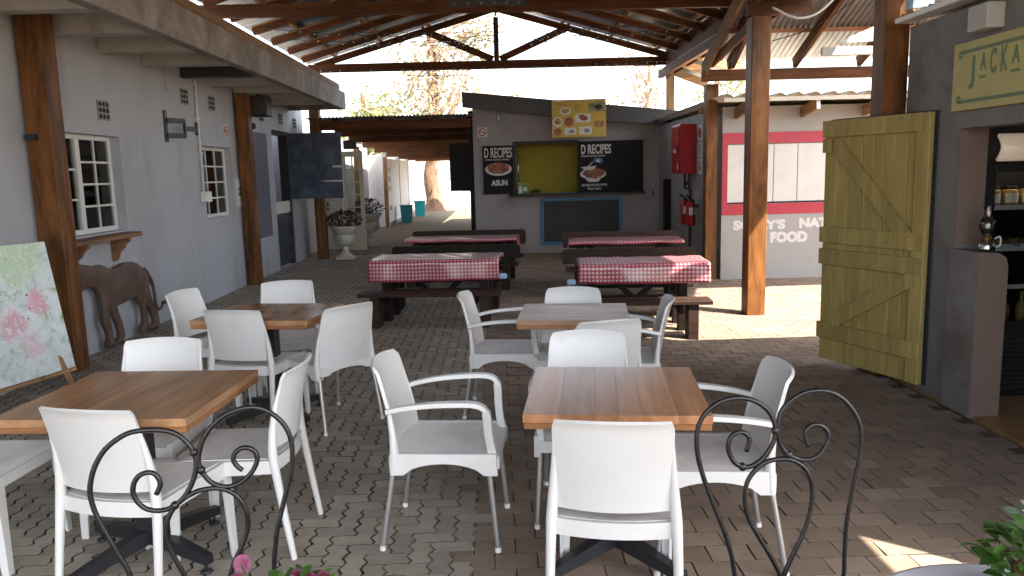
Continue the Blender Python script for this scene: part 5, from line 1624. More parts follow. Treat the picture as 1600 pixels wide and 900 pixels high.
for k in range(60):
    a = vr.uniform(0, 2 * PI); r_ = vr.uniform(0, 0.12); z = vr.uniform(0.005, 0.11) * (1 - r_ / 0.16)
    p = Vector((r_ * math.cos(a), r_ * math.sin(a) * 0.7, max(0.005, z))); s_ = vr.uniform(0.02, 0.035)
    u = Vector((vr.uniform(-1, 1), vr.uniform(-1, 1), vr.uniform(0.1, 1))).normalized(); w_ = u.orthogonal().normalized()
    b.add([p, p + u * s_ + w_ * s_ * 0.5, p + u * s_ * 1.8, p + u * s_ - w_ * s_ * 0.5], [(0, 1, 2, 3)])
part('leaves', b, 'cabbage', t)
b = MB(); b.tube([(0.9, 0.0, 1.4), (0.9, 0.0, 2.0)], 0.012, 6)
kpart('hatch_rod', b, 'steel')
# small wall hooks
b = MB(); b.box(3.6, 3.63, -0.02, 0.0, 1.1, 1.22); kpart('wall_catch', b, 'dark_metal')
# dark post in the corner between the kiosk and the food shop
b = MB(); b.box(3.14, 3.24, 14.6, 14.75, 0, 1.45, 0.004); single('corner_post', b, 'black_wood', 'dark squat post in the corner under the red fire cabinet', 'post')

# ================================================================== BACK PASSAGE
wk = thing('passage_roof', 'low tin roof on brown beams over the passage left of the kiosk', 'roof', (-2, 20, 0))
for i, (y, z) in enumerate([(15.75, 2.62), (17.2, 2.56), (18.8, 2.5), (20.6, 2.43), (22.6, 2.36), (25.0, 2.28), (28.0, 2.27), (31.0, 2.27), (33.8, 2.27)]):
    b = MB(); b.box(-3.5, -0.5, y - 0.04, y + 0.04, z - 0.05, z + 0.12, 0.005); part('beam', b, 'truss_x' if i < 3 else 'orange_wood_x', wk, True)  # farther beams take an orange colour that stands for light on them
for x in (-3.2, -2.3, -1.4, -0.62):
    b = MB(); b.bar((x, 15.6, 2.765), (x, 25.2, 2.43), 0.05, 0.045); part('purlin', b, 'truss_y', wk, True)
for k in range(4):
    x0 = -3.75 + k * 0.82
    b = MB(); b.surf(lambda u, v: (x0 + 0.85 * u, 15.55 + 9.8 * v, 2.81 - 0.35 * v + 0.01 * math.cos(2 * PI * (x0 + 0.85 * u) / 0.076) + 0.003 * (k % 2)), 66, 1, 0.0012); part('tin_sheet', b, 'tin_old', wk, True)
    b = MB(); b.surf(lambda u, v: (x0 + 0.85 * u, 25.3 + 8.9 * v, 2.455 - 0.01 * v + 0.01 * math.cos(2 * PI * (x0 + 0.85 * u) / 0.076) + 0.003 * (k % 2)), 66, 1, 0.0012); part('tin_sheet', b, 'tin_old', wk, True)  # farther stretch of roof added to shade the end of the passage
b = MB(); b.box(-3.62, -3.48, 19.9, 20.04, 0.0, 2.4, 0.005); part('post', b, 'pale_post', wk, True)
b = MB(); b.box(-3.62, -3.5, 24.9, 25.02, 0.0, 2.23, 0.005); part('post', b, 'pale_post', wk, True)
b = MB(); b.tube(smooth_path([(-3.46, 19.85, 2.3), (-3.46, 19.85, 0.4), (-3.42, 19.8, 0.2), (-3.3, 19.6, 0.1)], 4), 0.04, 8); part('downpipe', b, 'dark_metal', wk, True)
for y, x in ((16.3, -3.45), (18.2, -3.4)):
    b = MB(); b.box(x - 0.14, x + 0.14, y, y + 0.25, 2.28, 2.48, 0.01); part('lamp_box', b, 'black_plastic', wk, True)
# house beyond, with the French doors
h2 = thing('rear_wall', 'pale grey rear wall beyond the house with a narrow shaft of light on it', 'wall', (-4, 20, 0))
b = MB(); b.box(-4.4, -4.12, 16.6, 25.0, -0.03, 2.6); part('wall_panel', b, 'white_wall', h2, True)
fd = thing('french_door', 'cream French door with small glass panes standing open behind the urns', 'door', (-3.3, 17.2, 0))
for x0, y_ in ((-3.98, 17.6), (-3.42, 17.25)):
    b = MB(); b.box(x0, x0 + 0.09, y_, y_ + 0.04, 0.03, 2.2, 0.003); b.box(x0 + 0.38, x0 + 0.47, y_, y_ + 0.04, 0.03, 2.2, 0.003); b.box(x0 + 0.09, x0 + 0.38, y_ + 0.001, y_ + 0.039, 0.03, 0.7, 0.003); b.box(x0 + 0.09, x0 + 0.38, y_ + 0.001, y_ + 0.039, 2.08, 2.2, 0.003)
    lf = part('leaf', b, 'cream_paint', fd, True)
    for q in range(1, 5):
        z = 0.7 + 1.38 * q / 5
        b = MB(); b.box(x0 + 0.09, x0 + 0.38, y_ + 0.008, y_ + 0.032, z - 0.012, z + 0.012); part('glazing_bar', b, 'cream_paint', lf, True)
    b = MB(); b.box(x0 + 0.225, x0 + 0.245, y_ + 0.007, y_ + 0.033, 0.7, 2.08); part('glazing_bar', b, 'cream_paint', lf, True)
    b = MB(); b.box(x0 + 0.09, x0 + 0.38, y_ + 0.018, y_ + 0.022, 0.7, 2.08); part('pane', b, 'glass', lf, True)
for q, (y, z) in enumerate([(18.5, 1.75), (19.0, 1.25), (18.8, 0.95)]):
    b = MB()
    for k in range(7):
        a = k * 0.9
        b.lathe([(0.02, 0), (0.05, 0.015), (0.01, 0.03)], 6, (0.07 * math.cos(a), 0.07 * math.sin(a), 0))
    b.xform(Matrix.Translation((-4.115, y, z)) @ Matrix.Rotation(PI / 2, 4, 'Y'))
    single('wall_ornament', b, 'rust', ['rusty wall ornament highest on the pale rear wall', 'rusty wall ornament in the middle of the pale rear wall', 'rusty wall ornament lowest on the pale rear wall'][q], 'ornament')
# white screen walls along the passage
wl = thing('screen_wall', 'row of white screen walls along the left of the back passage', 'wall', (-3.8, 27, 0))
for (x0, x1, y0, y1, h) in [(-4.3, -3.68, 25.3, 25.45, 2.3), (-3.68, -3.55, 25.2, 25.5, 2.42), (-3.66, -3.58, 25.52, 28.6, 2.2), (-3.7, -3.56, 28.62, 28.82, 2.3), (-3.66, -3.58, 28.84, 31.4, 2.2), (-3.7, -3.56, 31.42, 31.6, 2.3)]:
    b = MB(); b.box(x0, x1, y0, y1, 0, h, 0.006); part('panel', b, 'white_wall', wl, True)
for z in (0.5, 1.15, 1.45, 1.75):
    b = MB(); b.box(-3.578, -3.57, 25.7, 26.3, z, z + 0.16); part('paper_strip', b, 'grey_ink', wl, True)
b = MB(); b.box(-3.577, -3.56, 25.6, 31.3, 0.0, 0.12); part('skirting', b, 'dark_metal', wl, True)
bw = thing('boundary_wall', 'whitewashed block wall closing the far end of the passage', 'wall', (0, 38, 0))
br = random.Random(8)
for r_ in range(13):
    for c in range(15):
        x = -5.4 + c * 0.41 + (0.2 if r_ % 2 else 0)
        b = MB(); b.box(x, x + 0.4, 38.0 + br.uniform(-0.006, 0.006), 38.15, r_ * 0.205, r_ * 0.205 + 0.197)
        part('block', b, 'block_wall', bw, True)
b = MB(); b.box(-12, 12, 38.03, 38.2, 0, 2.62); part('mortar_core', b, 'block_wall', bw, True)
for i, (x, y, lb) in enumerate([(-3.22, 27.3, 'turquoise bin standing nearer along the white screen wall'), (-3.15, 31.3, 'turquoise bin farther off beside the big tree')]):
    t = thing('waste_bin', lb, 'bin', (x, y, 0), 0.2, group='turquoise bins in the passage')
    b = MB(); b.prism([(-0.17, 0), (0.17, 0), (0.21, 0.58), (-0.21, 0.58)], lambda a, c, d: (a, -0.17 + d, c), 0.34); part('body', b, 'turq', t)
    b = MB(); b.box(-0.225, 0.225, -0.19, 0.19, 0.581, 0.62, 0.012); part('rim', b, 'turq', t)

# urns with plants
def leafy(b, rng, n, cx, cy, cz, rx_, ry_, rz_, size, up=0.3):
    for k in range(n):
        a = rng.uniform(0, 2 * PI); q = rng.random() ** 0.5; z = rng.uniform(-1, 1)
        w_ = math.sqrt(max(0, 1 - z * z)) * q
        p = Vector((cx + rx_ * w_ * math.cos(a), cy + ry_ * w_ * math.sin(a), cz + rz_ * z))
        d = Vector((math.cos(a) + rng.uniform(-0.8, 0.8), math.sin(a) + rng.uniform(-0.8, 0.8), up + rng.uniform(-0.7, 0.7))).normalized()
        s_ = size * rng.uniform(0.6, 1.3)
        sd_ = d.cross(Vector((rng.uniform(-1, 1), rng.uniform(-1, 1), rng.uniform(-1, 1)))).normalized()
        nn = d.cross(sd_) * s_ * 0.12
        b.add([p, p + d * s_ * 0.45 + sd_ * s_ * 0.26 + nn, p + d * s_, p + d * s_ * 0.45 - sd_ * s_ * 0.26 + nn], [(0, 1, 2, 3)])
def urn(x, y, s, lb, seed):
    t = thing('garden_urn', lb, 'urn', (x, y, 0), group='white urns beside the passage')
    b = MB(); b.box(-0.17 * s, 0.17 * s, -0.17 * s, 0.17 * s, 0, 0.05 * s, 0.008); part('plinth', b, 'urn', t)
    b = MB(); b.lathe([(0.15 * s, 0.051 * s), (0.15 * s, 0.08 * s), (0.1 * s, 0.11 * s), (0.065 * s, 0.16 * s), (0.06 * s, 0.22 * s), (0.085 * s, 0.26 * s)], 24); part('stem', b, 'urn', t)
    b = MB(); b.lathe([(0.085 * s, 0.262 * s), (0.15 * s, 0.29 * s), (0.215 * s, 0.36 * s), (0.23 * s, 0.44 * s), (0.215 * s, 0.5 * s)], 48, flute=0.035, nfl=16); part('bowl', b, 'urn', t)
    b = MB(); b.lathe([(0.215 * s, 0.502 * s), (0.24 * s, 0.58 * s), (0.285 * s, 0.63 * s), (0.3 * s, 0.655 * s), (0.285 * s, 0.675 * s), (0.25 * s, 0.66 * s), (0.2 * s, 0.62 * s)], 32); part('rim', b, 'urn', t)
    rng = random.Random(seed)
    p = thing('urn_plant', 'dark leafy plant with muted red flowers in the nearer white urn' if seed == 1 else 'dark leafy plant in the white urn farther back', 'plant', (x, y, 0.62 * s))
    b = MB(); leafy(b, rng, 420, 0, 0, 0.14 * s, 0.32 * s, 0.3 * s, 0.2 * s, 0.085); part('foliage', b, 'leaf_dark', p)
    b = MB(); leafy(b, rng, 30, 0, -0.05, 0.2 * s, 0.25 * s, 0.22 * s, 0.12 * s, 0.07); part('flowers', b, M('muted_red_flower', (0.2, 0.05, 0.05), 0.6, var=0.2), p)
    b = MB()
    for k in range(16):
        a = rng.uniform(0, 2 * PI); b.tube([(0, 0, 0), (0.2 * s * math.cos(a), 0.2 * s * math.sin(a), 0.16 * s + rng.uniform(0, 0.12))], 0.005, 4)
    part('stems', b, 'bark', p)
urn(-3.12, 15.7, 1.0, 'white urn with fluted bowl standing nearest the end of the house', 1)
urn(-3.12, 18.6, 1.15, 'white urn farther back, by the French door', 2)

# ================================================================== TREES BEYOND
def tree(name, lb, x, y, trunk, r0, hgt, crown, leafmat, barkmat, seed, nleaf=5200, lsize=0.32):
    rng = random.Random(seed)
    t = thing(name, lb, 'tree', (x, y, 0), group='trees beyond the roofs')
    b = MB()
    P = smooth_path(trunk, 4)
    n = len(P)
    rs = [r0 * (1 - 0.6 * k / (n - 1)) * (1 + 0.9 * math.exp(-k / 1.4)) for k in range(n)]
    b.tube(P, rs, 12)
    part('trunk', b, barkmat, t, smooth_angle=80)
    lb_ = MB(); lv = MB()
    tips = []
    for k in range(22):
        q = rng.uniform(0.35, 1.0)
        p0 = P[int(q * (n - 1))]
        a = rng.uniform(0, 2 * PI)
        c = Vector((crown[0] + crown[3] * rng.uniform(-0.9, 0.9), crown[1] + crown[4] * rng.uniform(-0.9, 0.9), crown[2] + crown[5] * rng.uniform(-0.9, 0.9)))
        m_ = (p0 + c) / 2 + Vector((rng.uniform(-0.4, 0.4), rng.uniform(-0.4, 0.4), rng.uniform(0, 0.6)))
        lb_.tube(smooth_path([p0, m_, c], 4), [r0 * 0.3 * (1 - 0.9 * i / 8) for i in range(9)], 6)
        tips += [c, m_ * 0.4 + c * 0.6]
        for z in range(3):
            c2 = c + Vector((rng.uniform(-1.2, 1.2), rng.uniform(-1.2, 1.2), rng.uniform(-1, 1)))
            lb_.tube([c * 0.8 + m_ * 0.2, c2], [r0 * 0.07, r0 * 0.02], 5); tips.append(c2)
    part('limbs', lb_, 'pale_bark', t)
    per = nleaf // len(tips)
    for c in tips:
        s_ = rng.uniform(0.5, 1.15)
        leafy(lv, rng, int(per * rng.uniform(0.4, 1.6)), c.x, c.y, c.z, s_, s_, s_ * 0.75, lsize, -0.4)
    part('crown', lv, leafmat, t)
tree('shade_tree', 'big tree with red-brown trunk at the far end of the passage', -2.9, 35.5, [(0, 0, -0.05), (0.02, 0, 0.5), (-0.12, 0, 1.6), (0.12, 0, 3.0), (0.2, 0, 5.0), (0.1, 0, 8.0)], 0.42, 8, (0.6, 0, 6.3, 2.3, 2.0, 2.5), 'leaf_glare_pale', 'bark', 4, 1700, 0.26)
tree('leafy_tree', 'green leafy tree left of the gable, behind the passage roof', -7.2, 42, [(0, 0, 0), (0.1, 0, 2), (0.3, 0, 4), (0.2, 0, 6)], 0.3, 6, (1.2, 0, 4.0, 1.7, 1.5, 1.3), 'leaf_green', 'bark', 5, 2200, 0.28)
tree('pale_tree', 'thin pale-barked tree rising behind the right end of the kiosk', 8.3, 43, [(0, 0, 0), (-0.1, 0, 3), (0.1, 0, 6), (0.3, 0, 9.5)], 0.24, 9, (-0.8, 0, 6.6, 2.0, 1.5, 2.0), 'leaf_glare_pale', 'pale_bark', 6, 500, 0.26)
tree('slender_tree', 'slender pale tree seen through the gap beside the pale corner post', 11.4, 41, [(0, 0, 0), (0.2, 0, 3), (0.1, 0, 6), (0.3, 0, 9)], 0.2, 9, (0.2, 0, 6.0, 1.6, 1.2, 2.0), 'leaf_green', 'pale_bark', 9, 900, 0.26)

# ================================================================== CAFE TABLES
def cafe_table(x, y, rz, w, d, ztop, topm, lb, grain='y', nplank=6, seed=0, base_rz=0.0):
    rng = random.Random(seed)
    t = thing('cafe_table', lb, 'table', (x, y, 0), rz, group='square cafe tables with black pedestals')
    th = 0.032
    us = [0.0]
    for k in range(nplank): us.append(us[-1] + rng.uniform(0.75, 1.25))
    L_ = w if grain == 'y' else d
    us = [-L_ / 2 + u / us[-1] * L_ for u in us]
    for k in range(nplank):
        b = MB(); g0, g1 = us[k] + 0.00015, us[k + 1] - 0.00015
        zt = ztop - rng.uniform(0, 0.0006)
        if grain == 'y': b.box(g0, g1, -d / 2, d / 2, ztop - th, zt, 0.0007)
        else: b.box(-w / 2, w / 2, g0, g1, ztop - th, zt, 0.0007)
        part('plank', b, topm, t)
    b = MB()
    z0, z1 = ztop - th - 0.026, ztop - th - 0.001
    e = 0.003
    b.box(-w / 2 + e, w / 2 - e, -d / 2 + e, -d / 2 + 0.05, z0, z1, 0.002); b.box(-w / 2 + e, w / 2 - e, d / 2 - 0.05, d / 2 - e, z0, z1, 0.002)
    b.box(-w / 2 + e, -w / 2 + 0.05, -d / 2 + 0.051, d / 2 - 0.051, z0, z1, 0.002); b.box(w / 2 - 0.05, w / 2 - e, -d / 2 + 0.051, d / 2 - 0.051, z0, z1, 0.002)
    part('edge_frame', b, 'table_edge', t)
    b = MB(); b.box(-0.04, 0.04, -0.04, 0.04, 0.11, z0 - 0.012, 0.006); part('column', b, 'black_cast', t)
    b = MB(); b.box(-0.22, 0.22, -0.03, 0.03, z0 - 0.011, z0 - 0.001); b.box(-0.03, 0.03, -0.22, 0.22, z0 - 0.0105, z0 - 0.0015); part('top_plate', b, 'black_cast', t)
    for k in range(4):
        a = PI / 4 + k * PI / 2 + base_rz
        b = MB()
        m = Matrix.Rotation(a, 4, 'Z')
        vs = [(0.03, -0.035, 0.075), (0.03, 0.035, 0.075), (0.03, 0.03, 0.14), (0.03, -0.03, 0.14), (0.37, -0.022, 0.045), (0.37, 0.022, 0.045), (0.37, 0.018, 0.085), (0.37, -0.018, 0.085)]
        b.add([tuple(m @ Vector(v)) for v in vs], [(0, 3, 2, 1), (4, 5, 6, 7), (0, 1, 5, 4), (2, 3, 7, 6), (1, 2, 6, 5), (0, 4, 7, 3)])
        arm = part('foot_arm', b, 'black_cast', t)
        b = MB(); c = m @ Vector((0.345, 0, 0)); b.lathe([(0.025, 0.002), (0.027, 0.008), (0.02, 0.015), (0.006, 0.018), (0.006, 0.044)], 12, tuple(c)); part('levelling_foot', b, 'black_cast', arm)
    return t
cafe_table(-1.585, 3.27, R(-4), 0.79, 0.74, 0.752, 'table_a', 'square brown wooden table at the front left among four white chairs', 'y', 6, 1, 0.35)
cafe_table(0.46, 3.11, R(-7), 0.70, 0.72, 0.752, 'table_b', 'square red-brown table of mixed planks at the front right', 'y', 6, 2, 0.0)
cafe_table(-1.58, 5.24, R(-9), 0.80, 0.66, 0.752, 'table_a', 'square brown wooden table behind the front left one', 'x', 5, 3, 0.2)
cafe_table(0.47, 4.92, R(-7), 0.69, 0.60, 0.752, 'table_c', 'square pale wooden table behind the front right one', 'x', 5, 4, 0.1)

# ================================================================== WHITE CHAIRS
def back_fn(zb, zt, w0, w1, y0, lean, curve, lip=0.015, round_=0.03):
    def f(u, v):
        s = 2 * u - 1
        z = zb + (zt - zb) * v
        hw = w0 + (w1 - w0) * v
        if v > 0.9:
            hw -= round_ * ((v - 0.9) / 0.1) ** 2 * 0.5
        x = s * hw
        y = y0 - lean * (v ** 1.35) - curve * (1 - s * s)
        if v > 0.93: y -= lip * ((v - 0.93) / 0.07) ** 1.5
        z += -0.008 * (s * s) * v
        return (x, y, z)
    return f
def seat_mb(hw, y0, y1, z, curve_back=0.035, thick=0.02):
    def f(u, v):
        s = 2 * u - 1
        y = y0 + (y1 - y0) * v - curve_back * (1 - s * s) * (1 - v)
        zz = z - 0.014 * (1 - s * s) * math.sin(PI * min(1, v * 1.05)) 
        if v > 0.86: zz -= 0.02 * ((v - 0.86) / 0.14) ** 2
        return (s * hw * (1.0 - 0.02 * (1 - v)), y, zz)
    b = MB(); b.surf(f, 14, 14, thick); return b
def apron_poly(y0, y1, ztop, zleg, zmid, lw=0.055, n=10):
    P = [(y0, ztop), (y0 - 0.004, zleg), (y0 + lw, zleg)]
    for k in range(1, n):
        q = k / n
        P.append((y0 + lw + (y1 - y0 - 2 * lw) * q, zleg + (zmid - zleg) * (math.sin(PI * q) ** 0.55)))
    P += [(y1 - lw, zleg), (y1 + 0.004, zleg), (y1, ztop)]
    return P
def chair_shell(arms):
    """tub-shell chair on four metal legs, facing +y"""
    ps = []
    b = MB(); b.surf(back_fn(0.415, 0.825, 0.226, 0.196, -0.205, 0.085, 0.04), 18, 18, 0.014); ps.append(('backrest', b, 'plastic', 60))
    ps.append(('seat', seat_mb(0.208, -0.2, 0.225, 0.447), 'seat_plastic', 60))
    b = MB()
    for s in (-1, 1):
        b.prism(apron_poly(-0.23, 0.235, 0.449, 0.352, 0.405), lambda a, c, d: (s * (0.2085 + d), a, c), 0.027)
    b.prism(apron_poly(-0.207, 0.207, 0.43, 0.375, 0.405), lambda a, c, d: (a, 0.226 + d, c), 0.02)
    b.prism(apron_poly(-0.207, 0.207, 0.43, 0.375, 0.405), lambda a, c, d: (a, -0.243 + d, c), 0.016)
    ps.append(('apron', b, 'plastic', 40))
    for s in (-1, 1):
        b = MB()
        b.tube([(s * 0.222, -0.222, 0.36), (s * 0.221, -0.216, 0.45), (s * 0.213, -0.219, 0.52), (s * 0.203, -0.232, 0.62), (s * 0.194, -0.256, 0.72)], [0.017, 0.018, 0.0155, 0.011, 0.005], 10)
        ps.append(('back_stile', b, 'plastic', 60))
    if arms:
        for s in (-1, 1):
            path = smooth_path([(-0.243, 0.632), (-0.16, 0.652), (-0.04, 0.668), (0.08, 0.674), (0.15, 0.672), (0.188, 0.655), (0.2, 0.62), (0.203, 0.55), (0.21, 0.48), (0.222, 0.42)], 3)
            path = [(p.x, p.y) for p in [Vector((q[0], q[1], 0)) for q in path]]
            b = MB(); n = len(path); vs = []; fs = []
            for i, (y, z) in enumerate(path):
                a = path[max(0, i - 1)]; c = path[min(n - 1, i + 1)]
                t = Vector((c[0] - a[0], c[1] - a[1])).normalized(); nn = Vector((-t.y, t.x))
                q = i / (n - 1)
                wd = 0.017 + 0.008 * math.sin(PI * min(1, q * 1.25)); tk = 0.011 + (0.007 if q > 0.62 else 0)
                xo = 0.214 + 0.026 * math.sin(PI * min(1, q * 1.1)) - 0.012 * max(0, q - 0.7) / 0.3
                prof = [(-wd, -tk * 0.6), (-wd * 0.8, tk), (wd * 0.8, tk), (wd, -tk * 0.6), (wd * 0.7, -tk), (-wd * 0.7, -tk)]
                for px, pn in prof:
                    vs.append((s * (xo + px), y + nn.x * pn, z + nn.y * pn))
            m_ = 6
            for i in range(n - 1):
                for k in range(m_):
                    fs.append((i * m_ + k, i * m_ + (k + 1) % m_, (i + 1) * m_ + (k + 1) % m_, (i + 1) * m_ + k))
            fs.append(tuple(range(m_))); fs.append(tuple((n - 1) * m_ + k for k in range(m_)))
            b.add(vs, fs, True)
            ps.append(('armrest', b, 'plastic', 50))
    for s in (-1, 1):
        for (ya, yb) in ((-0.222, -0.285), (0.2, 0.232)):
            b = MB(); b.tube([(s * 0.21, ya, 0.378), (s * 0.228, yb, 0.012)], 0.0125, 10); leg = ('leg', b, 'alu', 40)
            c = MB(); c.tube([(s * 0.2276, yb - (yb - ya) * 0.02, 0.022), (s * 0.2285, yb, 0.0)], 0.0145, 10)
            ps.append(leg + ((('foot_cap', c, 'seat_plastic', 40),),))
    return ps
def chair_mono():
    """one-piece plastic chair with open gap under the backrest, facing +y"""
    ps = []
    b = MB(); b.surf(back_fn(0.492, 0.832, 0.203, 0.2035, -0.222, 0.072, 0.042, 0.008, 0.014), 18, 18, 0.013); ps.append(('backrest', b, 'plastic', 60))
    ps.append(('seat', seat_mb(0.205, -0.205, 0.225, 0.452, 0.03), 'seat_plastic', 60))
    b = MB()
    for s in (-1, 1):
        b.prism([(-0.235, 0.45), (-0.235, 0.392), (0.22, 0.378), (0.238, 0.378), (0.238, 0.448)], lambda a, c, d: (s * (0.205 + d), a, c), 0.022)
    b.prism([(-0.204, 0.432), (-0.204, 0.384), (0.204, 0.384), (0.204, 0.432)], lambda a, c, d: (a, 0.222 + d, c), 0.016)
    b.surf(lambda u, v: ((2 * u - 1) * 0.206, -0.228 - 0.03 * (1 - (2 * u - 1) ** 2), 0.392 + 0.06 * v), 12, 1, 0.014)
    ps.append(('apron', b, 'plastic', 40))
    for s in (-1, 1):
        b = MB()
        b.tube(smooth_path([(s * 0.226, -0.292, 0.0), (s * 0.222, -0.262, 0.2), (s * 0.217, -0.234, 0.4), (s * 0.213, -0.226, 0.47), (s * 0.205, -0.229, 0.58), (s * 0.198, -0.252, 0.7), (s * 0.194, -0.287, 0.818)], 2),
               [0.013, 0.0145, 0.016, 0.0175, 0.019, 0.0205, 0.0205, 0.019, 0.0165, 0.0135, 0.0105, 0.0075, 0.0045], 12)
        ps.append(('rear_leg', b, 'plastic', 60))
    for s in (-1, 1):
        b = MB()
        top, bot = 0.05, 0.032
        def L_(sz, x, y, z): 
            t = 0.011
            return [(x, y, z), (x - s * sz, y, z), (x - s * sz, y - t, z), (x - s * t, y - t, z), (x - s * t, y - sz, z), (x, y - sz, z)]
        A = L_(bot, s * 0.226, 0.245, 0.0); B = L_(top, s * 0.2255, 0.2365, 0.4)
        b.add(A + B, [(0, 1, 2, 3, 4, 5), (11, 10, 9, 8, 7, 6)] + [(i, (i + 1) % 6, 6 + (i + 1) % 6, 6 + i) for i in range(6)])
        ps.append(('front_leg', b, 'plastic', 40))
    return ps
PROTO = {}
def build_chair(kind, name, label, x, y, fx, fy):
    rz = math.atan2(fy, fx) - PI / 2
    grp = 'white plastic chairs round the cafe tables'
    if kind not in PROTO:
        t = thing(name, label, 'chair', (x, y, 0), rz, grp)
        ps = chair_shell(True) if kind == 'A' else chair_shell(False) if kind == 'B' else chair_mono()
        for p in ps:
            o = part(p[0], p[1], p[2], t, smooth_angle=p[3])
            if len(p) > 4:
                for c in p[4]: part(c[0], c[1], c[2], o, smooth_angle=c[3])
        PROTO[kind] = t
        return t
    return dup(PROTO[kind], (x, y, 0), rz, label, grp)
CH = [
    ('C', 'plastic_chair', 'white chair at the near side of the front left table, its back turned', -1.475, 3.07, 0.24, 0.97),
    ('C', 'plastic_chair', 'white chair at the left end of the front left table, cut off', -2.36, 3.36, 0.99, -0.05),
    ('C', 'plastic_chair', 'white chair on the far side of the front left table, mostly hidden', -1.77, 3.70, 0.0, -1.0),
    ('C', 'plastic_chair', 'white chair at the right end of the front left table, side-on', -1.22, 3.43, -1.0, 0.03),
    ('C', 'plastic_chair', 'large white plastic chair nearest the viewer at the front right table, its back turned', 0.405, 2.75, 0.16, 0.985),
    ('A', 'armchair', 'white armchair with metal legs standing clear, left of the front right table', -0.25, 3.45, 1.0, -0.1),
    ('A', 'armchair', 'white armchair with metal legs at the right end of the front right table', 0.86, 3.16, -0.995, 0.09),
    ('A', 'armchair', 'white armchair on the far side of the front right table, facing the viewer', 0.40, 3.61, -0.14, -0.99),
    ('A', 'armchair', 'white armchair with metal legs at the left end of the pale back table', 0.04, 5.28, 0.99, -0.12),
    ('A', 'armchair', 'white armchair at the right end of the pale back table near the dark bench', 0.78, 4.94, -0.98, 0.14),
    ('B', 'shell_chair', 'white armless chair on the far side of the pale table, facing here', 0.47, 5.14, -0.15, -0.99),
    ('B', 'shell_chair', 'white armless chair between the two right-hand tables, its back turned', 0.53, 4.50, -0.24, 0.97),
    ('C', 'plastic_chair', 'white chair at the left end of the back left table, by the wall', -2.1, 5.72, 0.98, -0.2),
    ('C', 'plastic_chair', 'white chair on the far side of the back left table, facing here', -1.65, 5.88, 0.2, -0.98),
    ('C', 'plastic_chair', 'white chair on the near side of the back left table, back turned', -1.65, 5.16, 0.22, 0.975),
    ('B', 'shell_chair', 'white metal-legged chair turned away at the right of the back left table', -1.2, 5.18, -0.72, 0.69),
]
for c in CH: build_chair(*c)

